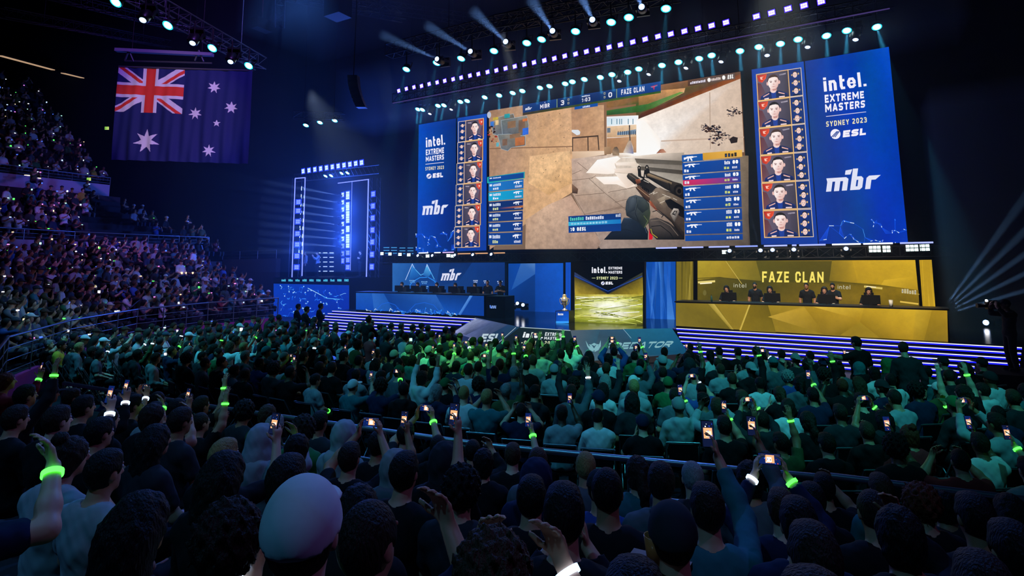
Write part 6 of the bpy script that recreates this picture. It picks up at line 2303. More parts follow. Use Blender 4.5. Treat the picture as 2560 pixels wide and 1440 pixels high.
def hair_mesh(kind, vox=.008):
    if (kind, vox) in HAIR:
        return HAIR[kind, vox]
    F = Field((-.19, -.26, -.42 if kind in ('long', 'ponytail', 'scarf') else -.2), (.19, .24, .2), vox)
    face = lambda c: F.cut((0, c / .8, 0), (0, .8, -.6))
    if kind in ('short', 'crop', 'receding'):
        e = {'short': .014, 'crop': .010, 'receding': .011}[kind]
        F.ell((0, -.01, .016), (.074 + e, .094 + e, .098 + e * 1.3), .02)
        if kind == 'short':
            F.ell((0, .03, .085), (.06, .06, .035), .03).ripple(.003, 95, 2)
        else:
            F.ripple(.0015, 140, 1)
        face(.036 if kind != 'receding' else .0)
        F.cut((0, 0, -.085), (0, 0, -1))
        for s in (-1, 1):
            F.ell((s * .08, .0, -.03), (.03, .03, .042), .01, 's')
    elif kind in ('medium', 'ponytail', 'bun'):
        F.ell((0, -.014, .012), (.094, .112, .114), .02).ell((0, -.045, -.06), (.085, .07, .075), .03)
        if kind == 'bun':
            F.ell((0, -.07, .12), (.045, .045, .04), .012)
        if kind == 'ponytail':
            F.cone((0, -.12, .02), (.01, -.155, -.1), .032, .045, .02).cone((.01, -.155, -.1), (.02, -.14, -.33), .045, .015, .02)
        F.ripple(.006, 80, 3)
        face(.05)
        F.ell((0, .1, -.06), (.066, .09, .1), .01, 's')
    elif kind == 'long':
        F.ell((0, -.014, .012), (.096, .112, .112), .02).cone((-.03, -.06, -.03), (-.05, -.1, -.33), .085, .06, .04).cone((.03, -.06, -.03), (.05, -.1, -.33), .085, .06, .04)
        F.ripple(.006, 70, 5)
        F.ell((0, .1, -.05), (.07, .1, .11), .01, 's')
    elif kind == 'curly':
        F.ell((0, -.012, .025), (.112, .125, .13), .02).ripple(.017, 88, 4)
        F.ell((0, .115, -.05), (.075, .09, .1), .01, 's')
        F.cut((0, 0, -.1), (0, 0, -1))
    elif kind in ('cap', 'cap_back'):
        s = 1 if kind == 'cap' else -1
        F.ell((0, -.006, .018), (.094, .116, .116), .02)
        F.cut((0, 0, .012), (0, s * .25, -1))
        F.ell((0, s * .14, .034), (.078, .085, .011), .012)
        F.ell((0, -.008, .126), (.012, .012, .008), .006)
        if s < 0:
            F.ell((0, .112, .05), (.036, .03, .024), .008, 's')
    elif kind == 'bucket':
        F.ell((0, -.006, .03), (.09, .108, .095), .02).cut((0, 0, .015), (0, 0, -1))
        F.cone((0, -.006, .02), (0, -.006, .021), .1, .13, .02)
        G_ = Field(F.lo, F.lo + F.vox * (F.n - 1), vox)
        F.ell((0, -.006, .012), (.15, .165, .02), .02)
    elif kind in ('hood', 'scarf'):
        F.ell((0, -.02, .012), (.112, .128, .124), .02).cone((0, -.03, -.03), (0, -.03, -.16), .105, .12, .04)
        if kind == 'scarf':
            F.cone((0, -.05, -.12), (.02, -.08, -.32), .13, .12, .04)
        F.ripple(.004, 45, 6)
        F.ell((0, .11, -.02), (.07, .08, .1), .015, 's')
        F.cut((0, 0, -.34 if kind == 'scarf' else -.17), (0, 0, -1))
    elif kind == 'beanie':
        F.ell((0, -.008, .028), (.09, .108, .11), .02).ripple(.003, 120, 3)
        F.cut((0, 0, .012), (0, -.25, -1))
    elif kind == 'headset':
        for s in (-1, 1):
            F.ell((s * .09, -.004, -.012), (.024, .04, .045), .01)
        for i in range(12):
            a0, a1 = math.pi * i / 12, math.pi * (i + 1) / 12
            F.cone((.097 * math.cos(a0), -.01, .015 + .112 * math.sin(a0)), (.097 * math.cos(a1), -.01, .015 + .112 * math.sin(a1)), .013, .013, .01)
        F.cone((.1, .01, -.03), (.05, .12, -.07), .006, .006, .006)
    elif kind == 'beard':
        F.ell((0, .034, -.062), (.062, .07, .062), .02).ripple(.004, 120, 2)
        F.cut((0, 0, -.03), (0, -.45, 1))
        F.ell((0, .1, -.058), (.026, .03, .012), .006, 's')
        F.cut((0, .0, 0), (0, -1, 0))
    HAIR[kind, vox] = F.mesh(kind)
    return HAIR[kind, vox]


SKIN = ['#d9a688', '#c68d6c', '#a87250', '#7c4f36', '#4f3224']
HAIRC = {'black': '#120e0d', 'dark brown': '#2a1c15', 'brown': '#4a3020', 'blond': '#a4834f', 'grey': '#8c8a88', 'reddish': '#6a2e1a'}


def tinted(name, rough, noise, scale, spec):
    """A procedural surface whose colour is the object's own colour."""
    m = mat(name, '#ffffff', rough, noise=noise, scale=scale, spec=spec)
    nt = m.node_tree
    oi = nt.nodes.new('ShaderNodeObjectInfo')
    mx = next(n for n in nt.nodes if n.type == 'MIX')
    nt.links.new(oi.outputs['Color'], mx.inputs[6])
    return m


SKINM = tinted('skin', .5, .08, 20, .4)
CLOTHM = tinted('cloth', .85, .18, 14, .2)
HAIRM = tinted('hair_strands', .62, .4, 60, .25)
for m_ in (HAIRM,):                           # strands break up the sheen
    nt = m_.node_tree
    bs = nt.nodes['Principled BSDF']
    bs.inputs['Roughness'].default_value = .62
    bs.inputs['Specular IOR Level'].default_value = .25
    tc, mp, nz, bp_ = (nt.nodes.new(k) for k in ('ShaderNodeTexCoord', 'ShaderNodeMapping', 'ShaderNodeTexNoise', 'ShaderNodeBump'))
    mp.inputs['Scale'].default_value = (120, 120, 26)
    nz.inputs['Scale'].default_value = 1.0
    bp_.inputs['Strength'].default_value = .8
    bp_.inputs['Distance'].default_value = .02
    nt.links.new(tc.outputs['Object'], mp.inputs['Vector'])
    nt.links.new(mp.outputs['Vector'], nz.inputs['Vector'])
    nt.links.new(nz.outputs['Fac'], bp_.inputs['Height'])
    nt.links.new(bp_.outputs['Normal'], bs.inputs['Normal'])
CLOTH = {'black': '#111114', 'charcoal': '#26282d', 'navy': '#18223f', 'white': '#d8d8d6', 'pale grey': '#9a9ca0', 'grey': '#5c5f66', 'teal': '#2f6c72', 'olive': '#4a5230', 'red': '#8c2428', 'blue': '#2c4a8c',
         'yellow': '#b8a030', 'green': '#2c6a3c', 'brown': '#5a4432'}
CLM = CLOTH
BAND = {'green': glow('band_green', '#3cff3c', 5, True), 'white-blue': glow('band_white_blue', '#9cc8ff', 5, True), 'blue': glow('band_blue', '#2c58ff', 5, True)}
EYEM = mat('eye_white', '#d8d4d0', .2)

BODY = {}


def variant(pose, vox, standing=False, slim=1.0):
    key = (pose, vox, standing, slim)
    if key not in BODY:
        P = make_pose(POSES[pose], standing, slim)
        BODY[key] = dict(P=P, body=body_mesh(P, vox, 'body'), shirt={}, trousers=trousers_mesh(P, vox * 1.6), vox=vox, shoes=None)
    return BODY[key]


def with_mat(name, me, colour, parent):
    o = bpy.data.objects.new(name, me)
    if not me.materials:
        me.materials.append(SKINM if name == 'body' else HAIRM if name in ('hair', 'beard') else CLOTHM)
    COL.objects.link(o)
    o.color = (*lin(colour), 1)
    o.parent = parent
    return o


EYES = {}


def eyes_mesh():
    if 'e' not in EYES:
        m = MB()
        for s in (-1, 1):
            m.lathe([(0, -.011), (.006, -.009), (.010, -.004), (.011, 0), (.010, .004), (.0075, .008)], 10, (s * .032, .082, .012), 0, 1)
            m.lathe([(.0075, .008), (.004, .0105), (0, .0112)], 10, (s * .032, .082, .012), 1, 1)
        o = m.build('eyes', [EYEM, mat('iris', '#1c1410', .2)])
        EYES['e'] = o.data
        bpy.data.objects.remove(o)
    return EYES['e']


def band_mesh(bc, r=.036):
    key = ('band', bc)
    if key not in EYES:
        m = MB().lathe([(r, -.011), (r + .006, -.011), (r + .006, .011), (r, .011), (r, -.011)], 16)
        o = m.build('wristband', BAND[bc])
        me = o.data
        bpy.data.objects.remove(o)
        EYES[key] = me
    return EYES[key]


PHONES = []


def phone_mesh(rnd):
    """A slim phone with a lit screen that shows the stage."""
    m = MB().box((-.037, -.0045, -.077), (.037, .0045, .077))
    o = m.build('case', LCASE)
    me = o.data
    bpy.data.objects.remove(o)
    vs, fs, cs = [], [], []

    def rect(x0, z0, x1, z1, c, l):
        k = len(vs)
        y = -.0047 - .0002 * l
        vs.extend([(x0, y, z0), (x1, y, z0), (x1, y, z1), (x0, y, z1)])
        fs.append((k, k + 1, k + 2, k + 3))
        cs.extend([(*lin(c), 0)] * 4)
    rect(-.034, -.072, .034, .072, rnd.choice(['#0a1c50', '#0c1430', '#122a6c']), 0)
    a = rnd.uniform(-.01, .01)
    rect(-.026, a - .03, .026, a + .03, rnd.choice(['#e0a070', '#d88850', '#f0c8a0']), 1)
    rect(-.012, a - .02, .02, a + .012, rnd.choice(['#fff0e0', '#f8d8b8']), 2)
    for _ in range(14):
        x, z, s = rnd.uniform(-.03, .026), rnd.uniform(-.07, .066), rnd.uniform(.002, .007)
        rect(x, z, x + s, z + s, rnd.choice(['#3c78ff', '#ffb060', '#ffffff', '#2048c0', '#000820', '#c04020']), 3 + _)
    ms = bpy.data.meshes.new('screen')
    ms.from_pydata(vs, [], fs)
    ca = ms.color_attributes.new('Col', 'FLOAT_COLOR', 'POINT')
    ca.data.foreach_set('color', np.array(cs, np.float32).ravel())
    ms.materials.append(LEDP)
    return me, ms


LEDP = LEDQ.copy()
LEDP.name = 'phone_picture'
_b = LEDP.node_tree.nodes
next(n for n in _b if n.type == 'EMISSION').inputs[1].default_value = 1.5
_pr = random.Random(77)
PHONE_SETS = [phone_mesh(_pr) for _ in range(5)]


def person(loc, rz, pose, shirt, sleeve, hair, hairc, skin, label, group=None, vox=.012, band=None, standing=False, slim=1.0, scale=1.0, extra=None, phone_label=None, bandside=0, eyes=True, trouser='black', shoes=False):
    if slim < 1 and pose not in ('hands in lap', 'clapping', 'phone raised in both hands', 'chin on hand'):
        slim = 1.0
    V = variant(pose, vox, standing, slim)
    P = V['P']
    root = empty('person', loc, label, 'person', group, rz)
    root.scale = (scale,) * 3
    with_mat('body', V['body'], SKIN[skin], root)
    if sleeve not in V['shirt']:
        V['shirt'][sleeve] = shirt_mesh(P, vox * 1.25, sleeve, 1.7)
    with_mat('shirt', V['shirt'][sleeve], CLM[shirt], root)
    with_mat('trousers', V['trousers'], CLM[trouser], root)
    if shoes:
        if V['shoes'] is None:
            V['shoes'] = [shoe_mesh(P, .01, i) for i in (0, 1)]
        for s in V['shoes']:
            with_mat('shoe', s, CLM['black'], root)
    M4 = Matrix.Translation(Vector(P.H)) @ Matrix([[*map(float, r)] for r in P.R]).to_4x4()
    hv = .01
    names = {'cap': 'cap', 'cap_back': 'cap', 'bucket': 'hat', 'hood': 'hood', 'scarf': 'headscarf', 'beanie': 'beanie'}
    if hair in ('cap', 'cap_back', 'beanie'):
        o = with_mat('hair', hair_mesh('crop', hv), HAIRC['dark brown'], root)
        o.matrix_local = M4
    if hair != 'bald':
        m_ = HAIRC[hairc] if hairc in HAIRC else CLM[hairc]
        o = with_mat(names.get(hair, 'hair'), hair_mesh(hair, hv), m_, root)
        o.matrix_local = M4
    for e in extra or ():
        o = with_mat(e, hair_mesh(e, hv), '#0d0c0d', root)
        o.matrix_local = M4
    if eyes:
        o = link_mesh('eyes', eyes_mesh(), root)
        o.matrix_local = M4
    if band:
        for j, bc in enumerate(band if isinstance(band, (list, tuple)) else [band]):
            a = P.arms[(bandside + j) % 2]
            ax = Vector(a[2] - a[1]).normalized()
            o = link_mesh('wristband', band_mesh(bc), root)
            o.matrix_local = Matrix.Translation(Vector(a[2] - (a[2] - a[1]) * .13)) @ ax.to_track_quat('Z', 'Y').to_matrix().to_4x4()
    if P.phone and phone_label:
        a = P.arms[0]
        hd = a[3] / np.linalg.norm(a[3])
        if P.phone == 'one':
            c = a[2] + hd * .1 + np.array((-.035, .005, .03))
            M = Matrix.Translation(Vector(c)) @ Matrix.Rotation(-.25, 4, 'X')
        else:
            b = P.arms[1]
            c = (a[2] + b[2]) / 2 + np.array((0, .03, .1))
            M = Matrix.Translation(Vector(c)) @ Matrix.Rotation(-.25, 4, 'X') @ Matrix.Rotation(math.pi / 2, 4, 'Y')
        ph = empty('phone', (0, 0, 0), phone_label, 'phone', 'phones held up in the audience')
        Mr = Matrix.Translation(Vector([float(x) for x in loc])) @ Matrix.Rotation(rz, 4, 'Z') @ Matrix.Scale(scale, 4)
        ph.matrix_world = Mr @ M
        k = PHONE_SETS[R.randrange(5)]
        link_mesh('case', k[0], ph)
        link_mesh('screen', k[1], ph)
    return root, P

# ------------------------------------------------------------------ the audience
LOOK = np.array((-9.0, 25.0))
PR = random.Random(2023)


def face(x, y, jit=.0):
    dx, dy = LOOK[0] - x, LOOK[1] - y
    return math.atan2(-dx, dy) + jit


SHIRTS = ['black'] * 30 + ['charcoal'] * 12 + ['navy'] * 9 + ['white'] * 13 + ['pale grey'] * 13 + ['grey'] * 9 + ['teal'] * 5 + ['olive'] * 3 + ['red'] * 2 + ['blue'] * 3 + ['yellow'] * 2 + ['green'] * 2 + ['brown'] * 2
HAIRS = ['short'] * 46 + ['crop'] * 14 + ['medium'] * 7 + ['long'] * 7 + ['cap'] * 10 + ['curly'] * 5 + ['ponytail'] * 4 + ['bun'] * 2 + ['hood'] * 2 + ['beanie'] * 2 + ['cap_back'] * 3 + ['receding'] * 4
HCOL = ['black'] * 40 + ['dark brown'] * 38 + ['brown'] * 14 + ['blond'] * 6 + ['grey'] * 4 + ['reddish'] * 3
POSEW = (['hands in lap'] * 26 + ['hands in lap, head turned'] * 10 + ['looking sideways'] * 6 + ['phone raised in one hand'] * 10 + ['filming with raised arm'] * 7 + ['phone raised in both hands'] * 10 + ['clapping'] * 8
         + ['one arm raised high'] * 5 + ['both arms raised'] * 2 + ['chin on hand'] * 6 + ['arms folded'] * 7 + ['hand raised to face'] * 5 + ['both hands at head'] * 2)
SHORTP = {'hands in lap': 'sitting still', 'hands in lap, head turned': 'head turned', 'looking sideways': 'looking sideways', 'phone raised in one hand': 'holding up a phone', 'filming with raised arm': 'filming',
          'phone raised in both hands': 'filming two-handed', 'clapping': 'clapping', 'one arm raised high': 'one arm up', 'both arms raised': 'both arms up', 'chin on hand': 'chin on hand', 'arms folded': 'arms folded',
          'hand raised to face': 'hand at face', 'both hands at head': 'hands at head'}


def look(rnd):
    h = rnd.choice(HAIRS)
    hc = rnd.choice(HCOL)
    if h in ('cap', 'cap_back', 'beanie', 'hood'):
        hc = rnd.choice(['black', 'charcoal', 'navy', 'white', 'grey', 'pale grey', 'teal', 'green'])
        hc = hc if hc in CLM else 'navy'
        if hc == 'black':
            hc = 'charcoal'
    return h, hc


HWORD = {'short': '{}-haired', 'crop': 'crop-haired', 'receding': 'balding', 'medium': 'bob-haired', 'long': 'long-haired', 'ponytail': 'ponytailed', 'bun': 'bun-haired', 'curly': 'curly-haired',
         'cap': '{}-capped', 'cap_back': '{}-backward-capped', 'hood': 'hooded', 'beanie': 'beanie-wearing', 'bucket': 'bucket-hatted', 'scarf': 'headscarfed'}


def hword(h, hc):
    return HWORD[h].format(hc.replace(' ', '-'))


# ---- who sits in the nearest stand: photo column, row, look
HERO = [
    # px, row, shirt, sleeve, hair, colour, pose, bands, skin
    (12, 1, 'red', 'long', 'medium', 'reddish', 'phone raised in one hand', ['green'], 1), (56, 2, 'charcoal', 'long', 'short', 'black', 'one arm raised high', ['green'], 1), (121, 1, 'black', 'short', 'cap', 'charcoal', 'hands in lap', None, 2),
    (173, 1, 'navy', 'short', 'short', 'dark brown', 'hands in lap', None, 1), (205, 2, 'black', 'long', 'short', 'black', 'phone raised in one hand', ['white-blue'], 1), (278, 1, 'charcoal', 'short', 'bucket', 'navy', 'phone raised in both hands', ['white-blue'], 1),
    (318, 1, 'black', 'short', 'short', 'black', 'hand raised to face', ['green'], 1), (342, 0, 'black', 'short', 'crop', 'dark brown', 'hands in lap', None, 4), (388, 0, 'charcoal', 'long', 'crop', 'black', 'hands in lap', None, 4),
    (445, 0, 'navy', 'hood', 'short', 'black', 'chin on hand', None, 2), (500, 0, 'black', 'short', 'short', 'dark brown', 'one arm raised high', ['green'], 1), (536, 0, 'black', 'short', 'bald', 'black', 'hands in lap', None, 3),
    (600, 0, 'charcoal', 'short', 'curly', 'black', 'hands in lap', None, 2), (640, 0, 'olive', 'long', 'medium', 'brown', 'hands in lap', None, 1),
    (30, 3, 'black', 'long', 'short', 'dark brown', 'hands in lap', None, 1), (140, 3, 'black', 'long', 'short', 'dark brown', 'phone raised in one hand', ['white-blue'], 0), (264, 2, 'black', 'short', 'crop', 'brown', 'hands in lap', None, 0),
    (364, 1, 'pale grey', 'short', 'short', 'black', 'phone raised in one hand', None, 1), (411, 1, 'black', 'long', 'crop', 'black', 'hands in lap', None, 1), (460, 1, 'black', 'short', 'crop', 'dark brown', 'one arm raised high', ['green'], 1),
    (133, 4, 'pale grey', 'short', 'bun', 'dark brown', 'chin on hand', None, 1), (246, 3, 'black', 'long', 'short', 'black', 'hands in lap', None, 1), (262, 4, 'pale grey', 'short', 'short', 'black', 'hands in lap', None, 1),
    (385, 3, 'charcoal', 'short', 'long', 'black', 'hands in lap', None, 1), (376, 2, 'black', 'short', 'medium', 'dark brown', 'hand raised to face', None, 1), (430, 2, 'charcoal', 'short', 'short', 'dark brown', 'hands in lap', None, 2),
    (552, 3, 'black', 'short', 'short', 'blond', 'phone raised in one hand', None, 0), (655, 2, 'pale grey', 'hood', 'scarf', 'pale grey', 'hand raised to face', ['green'], 2), (681, 1, 'charcoal', 'short', 'short', 'grey', 'hands in lap', None, 1),
    (720, 2, 'black', 'short', 'medium', 'black', 'hands in lap', None, 3), (748, 1, 'green', 'short', 'curly', 'dark brown', 'hands in lap', None, 1), (480, 5, 'black', 'hood', 'curly', 'dark brown', 'clapping', ['white-blue', 'white-blue'], 1),
    (330, 5, 'black', 'short', 'long', 'black', 'hands in lap', ['green'], 2), (-120, 5, 'navy', 'short', 'short', 'black', 'hand raised to face', ['green'], 0),
    (800, 0, 'charcoal', 'short', 'short', 'black', 'hands in lap', None, 2), (856, 1, 'pale grey', 'hood', 'hood', 'pale grey', 'hands in lap', None, 2), (868, 2, 'black', 'short', 'short', 'dark brown', 'phone raised in both hands', None, 1),
    (905, 1, 'black', 'short', 'short', 'black', 'phone raised in one hand', None, 2), (963, 2, 'grey', 'hood', 'hood', 'grey', 'hands in lap', ['white-blue'], 1), (1011, 0, 'black', 'short', 'short', 'black', 'phone raised in both hands', ['green'], 1),
    (1000, 3, 'black', 'short', 'short', 'black', 'filming with raised arm', None, 1), (1085, 0, 'black', 'short', 'crop', 'black', 'hands in lap', None, 2), (1079, 2, 'black', 'hood', 'hood', 'charcoal', 'hands in lap', None, 1),
    (1095, 3, 'charcoal', 'short', 'curly', 'black', 'hands in lap', None, 1), (1164, 0, 'black', 'long', 'crop', 'black', 'hand raised to face', None, 1), (1210, 1, 'black', 'short', 'medium', 'black', 'hands in lap', None, 1),
    (925, 5, 'black', 'short', 'crop', 'dark brown', 'hand raised to face', None, 1), (800, 4, 'black', 'long', 'medium', 'black', 'hands in lap', None, 2),
    (650, 4, 'black', 'short', 'short', 'black', 'hands in lap', None, 1), (560, 4, 'black', 'long', 'long', 'black', 'hands in lap', None, 1),
    (1281, 0, 'black', 'short', 'short', 'brown', 'filming with raised arm', ['green'], 0), (1341, 1, 'grey', 'short', 'crop', 'brown', 'hands in lap', None, 0), (1429, 1, 'grey', 'hood', 'crop', 'blond', 'hands in lap', None, 1),
    (1545, 1, 'teal', 'long', 'ponytail', 'dark brown', 'arms folded', None, 1), (1696, 1, 'charcoal', 'hood', 'receding', 'grey', 'hands in lap', None, 0), (1780, 1, 'grey', 'long', 'medium', 'black', 'filming with raised arm', None, 2),
    (1273, 3, 'black', 'hood', 'short', 'black', 'arms folded', None, 1), (1337, 2, 'navy', 'hood', 'hood', 'navy', 'hands in lap', None, 1), (1408, 4, 'black', 'long', 'short', 'black', 'clapping', None, 1),
    (1514, 3, 'black', 'short', 'crop', 'black', 'hands in lap', None, 2), (1500, 2, 'blue', 'short', 'beanie', 'charcoal', 'hands in lap', None, 1), (1600, 2, 'grey', 'long', 'short', 'dark brown', 'hands in lap', None, 1),
    (1700, 4, 'charcoal', 'short', 'cap', 'charcoal', 'hands in lap', None, 1), (1784, 3, 'teal', 'long', 'short', 'dark brown', 'filming with raised arm', None, 1), (1740, 5, 'black', 'short', 'curly', 'black', 'hands in lap', None, 1),
    (1190, 5, 'navy', 'long', 'curly', 'brown', 'both hands at head', ['white-blue'], 1), (1955, 2, 'navy', 'long', 'short', 'brown', 'phone raised in both hands', ['green', 'white-blue'], 0), (1953, 3, 'navy', 'short', 'short', 'black', 'hands in lap', None, 1),
    (1870, 1, 'black', 'short', 'short', 'black', 'hands in lap', None, 1), (2158, 0, 'teal', 'short', 'short', 'brown', 'hands in lap', None, 1), (2060, 0, 'black', 'short', 'short', 'black', 'hand raised to face', None, 1),
    (2203, 0, 'charcoal', 'long', 'medium', 'black', 'clapping', None, 2), (2356, 0, 'pale grey', 'long', 'long', 'dark brown', 'hands in lap', None, 1), (2464, 0, 'teal', 'short', 'short', 'brown', 'chin on hand', None, 1), (2555, 0, 'grey', 'short', 'short', 'black', 'hands in lap', None, 1),
    (2197, 2, 'black', 'short', 'crop', 'dark brown', 'hands in lap', None, 1), (2307, 1, 'black', 'short', 'curly', 'reddish', 'hands in lap', ['green'], 1), (2319, 3, 'navy', 'short', 'short', 'black', 'hands in lap', None, 1),
    (2058, 4, 'black', 'short', 'short', 'dark brown', 'hands in lap', None, 0), (2140, 3, 'black', 'long', 'medium', 'black', 'hand raised to face', None, 2), (2150, 5, 'charcoal', 'short', 'curly', 'reddish', 'hands in lap', None, 1),
    (2476, 4, 'black', 'hood', 'short', 'dark brown', 'hands in lap', None, 2), (2450, 2, 'black', 'short', 'short', 'black', 'hands in lap', None, 2), (1870, 5, 'olive', 'long', 'beanie', 'olive', 'hands in lap', None, 1), (1300, 5, 'charcoal', 'short', 'short', 'black', 'hands in lap', None, 2),
    (1600, 5, 'black', 'short', 'short', 'dark brown', 'hands in lap', None, 1), (2330, 5, 'black', 'short', 'crop', 'black', 'hands in lap', None, 3),
]
ROWN = ['front row behind rail', 'second row behind rail', 'third row behind rail', 'fourth row behind rail', 'fifth row behind rail', 'sixth row behind rail', 'last row before the camera']
SP_F = along(SR, .05)
occupied = {}


def stand_spot(px, k):
    off = .12 + ROW_D * k + .52
    best = None
    for p in SP_F:
        q = (p[0], p[1] - off, stand_z(k) + 1.25)
        x, y, d = pxof(q)
        if d > .3 and (best is None or abs(x - px) < best[0]):
            best = (abs(x - px), (p[0], p[1] - off, stand_z(k)))
    return best[1]


rows_of = {}
for h in HERO:
    s = stand_spot(h[0], h[1])
    rows_of.setdefault(h[1], []).append((s, h))
for k, lst in rows_of.items():
    lst.sort(key=lambda a: a[0][0])
    for i, (s, h) in enumerate(lst):
        px, k_, shirt, sleeve, hair, hc, pose, bands, skin = h
        # keep neighbours a shoulder apart
        x = s[0]
        if i and x - occupied[k][-1] < .42:
            x = occupied[k][-1] + .42
        occupied.setdefault(k, []).append(x)
        yb = s[1]
        verb = SHORTP[pose]
        hw = 'bald' if hair == 'bald' else hword(hair, hc)
        label = f'{hw} person in {shirt}, {verb}, {ROWN[k]}, {nth(i)} from left'
        person((x, yb, stand_z(k)), face(x, yb, PR.uniform(-.12, .12)), pose, shirt, sleeve, hair, hc if hair != 'bald' else 'black', skin, label, 'audience in the nearest stand',
               vox=.012 if k < 4 else .009, band=bands, scale=PR.uniform(.96, 1.05), slim=.9 if hair in ('long', 'ponytail', 'bun', 'scarf') else 1.0,
               phone_label=f'lit phone held by {nth(i)} person from left, {ROWN[k]}')

cp0 = atdepth(751, 1340, 1.42)
person((cp0[0], cp0[1], float(cp0[2]) - 1.29), face(cp0[0], cp0[1], .35), 'hands in lap', 'charcoal', 'hood', 'cap', 'white', 0,
       'person in a pale cap close before the camera, back of head filling the view', 'audience in the nearest stand', vox=.009, scale=1.03)

# ---- the floor seats
CHAIR_M = mat('chair_black', '#0b0c0f', .4, .4)


def make_chair():
    root = empty('folding_chair', (0, 0, 0))
    MB().box((-.21, -.19, .435), (.21, .21, .455)).build('seat', CHAIR_M, root, world=False)
    m = MB()
    for s in np.linspace(-.2, .2, 7)[:-1]:
        m.add([(s, -.235, .62), (s + .0667, -.235, .62), (s + .0667, -.25, .84), (s, -.25, .84), (s, -.255, .62), (s + .0667, -.255, .62), (s + .0667, -.27, .84), (s, -.27, .84)],
              [(0, 1, 2, 3), (7, 6, 5, 4), (0, 4, 5, 1), (3, 2, 6, 7), (0, 3, 7, 4), (1, 5, 6, 2)])
    m.build('backrest', CHAIR_M, root, world=False)
    for s in (-1, 1):
        MB().tube((s * .225, -.265, .86), (s * .225, .22, .0), .012, 6).build('leg', STEEL, root, world=False)
        MB().tube((s * .2, .12, .44), (s * .2, -.24, .0), .012, 6).build('leg', STEEL, root, world=False)
    MB().tube((-.225, -.265, .86), (.225, -.265, .86), .012, 6).build('top_bar', STEEL, root, world=False)
    return root


seats = []
ROWS_Y = [16.0, 15.1, 14.2, 13.3, 12.4, 11.5, 10.6, 9.7, 8.8, 7.9]
for r, Y in enumerate(ROWS_Y):
    x = -21.5 + (r % 2) * .28
    while x < (-13.6 if r < 2 else 4.2):
        px, py, d = pxof((x, Y, 1.2))
        if -40 < px < 2600 and PR.random() > .08 and not (r < 2 and px < 560):
            seats.append([r, x + PR.uniform(-.07, .07), Y + PR.uniform(-.1, .1), d])
        x += .58
seats.sort(key=lambda s: s[3])
N_IND = 208
near, far = seats[:N_IND], seats[N_IND:]
byrow = {}
for s in near:
    byrow.setdefault(s[0], []).append(s)
CH0 = make_chair()
for r, lst in byrow.items():
    lst.sort(key=lambda s: s[1])
    for i, (r_, x, y, d) in enumerate(lst):
        pose = PR.choice(POSEW)
        shirt = PR.choice(SHIRTS)
        h, hc = look(PR)
        sl = PR.choice(['short', 'short', 'long', 'hood'])
        up = 'phone' in pose or 'arm' in pose and pose != 'arms folded' or 'filming' in pose
        band = PR.choice([['green'], ['green'], ['white-blue'], None]) if up else (['green'] if PR.random() < .12 else None)
        where = f'{nth(r)} floor row from the stage, seat {i + 1} from the left'
        lab = f'{hword(h, hc)} person in {shirt}, {SHORTP[pose]}, {nth(r)} floor row, {nth(i)} from the left'
        person((x, y, 0), face(x, y, PR.uniform(-.25, .25)), pose, shirt, sl, h, hc, PR.choice([0, 0, 1, 1, 1, 2, 2, 3, 4]), lab, 'audience on the floor seats', vox=.012, band=band,
               scale=PR.uniform(.95, 1.06), slim=.9 if h in ('long', 'ponytail', 'bun') else 1.0, eyes=False, phone_label=f'lit phone held up in {nth(r)} floor row by the {nth(i)} person from the left')
        c = CH0 if 'ch' not in USED else copy_tree(CH0)
        USED['ch'] = 1
        tag(c, f'black folding chair in {nth(r)} floor row under the {nth(i)} person from the left', 'chair', 'folding chairs on the floor')
        c.location = (x, y, 0)
        c.rotation_euler = (0, 0, face(x, y))

# ---- people at the foot of the stage
CREW = [  # px, py (feet), pose, standing, label
    (2140, 955, ('POINT', 0), 'standing person in black stretching one arm out before the steps of the gold booth'),
    (2272, 985, ('LEAN', .25), 'standing person in dark shirt leaning forward before the steps of the gold booth'),
]
POSES['arm stretched out'] = (DOWN, POINT, .2, 0, .0, None)
POSES['standing arms down'] = (DOWN, DOWN, 0, .05, 0, None)
POSES['standing leaning'] = (DOWN, LAP, -.3, -.1, .12, None)
POSES['standing arms folded'] = (FOLD, FOLD, .1, 0, 0, None)
POSES['shoulder camera'] = (SHLD, SHLD, .0, .0, .0, None)
POSES['at keyboard'] = (KEYS, KEYS, 0, -.08, .06, None)
POSES['at keyboard, head down'] = (KEYS, KEYS, .12, -.22, .1, None)


def floor_spot(px, z_h, h):
    return on(px, z_h, 2, h)


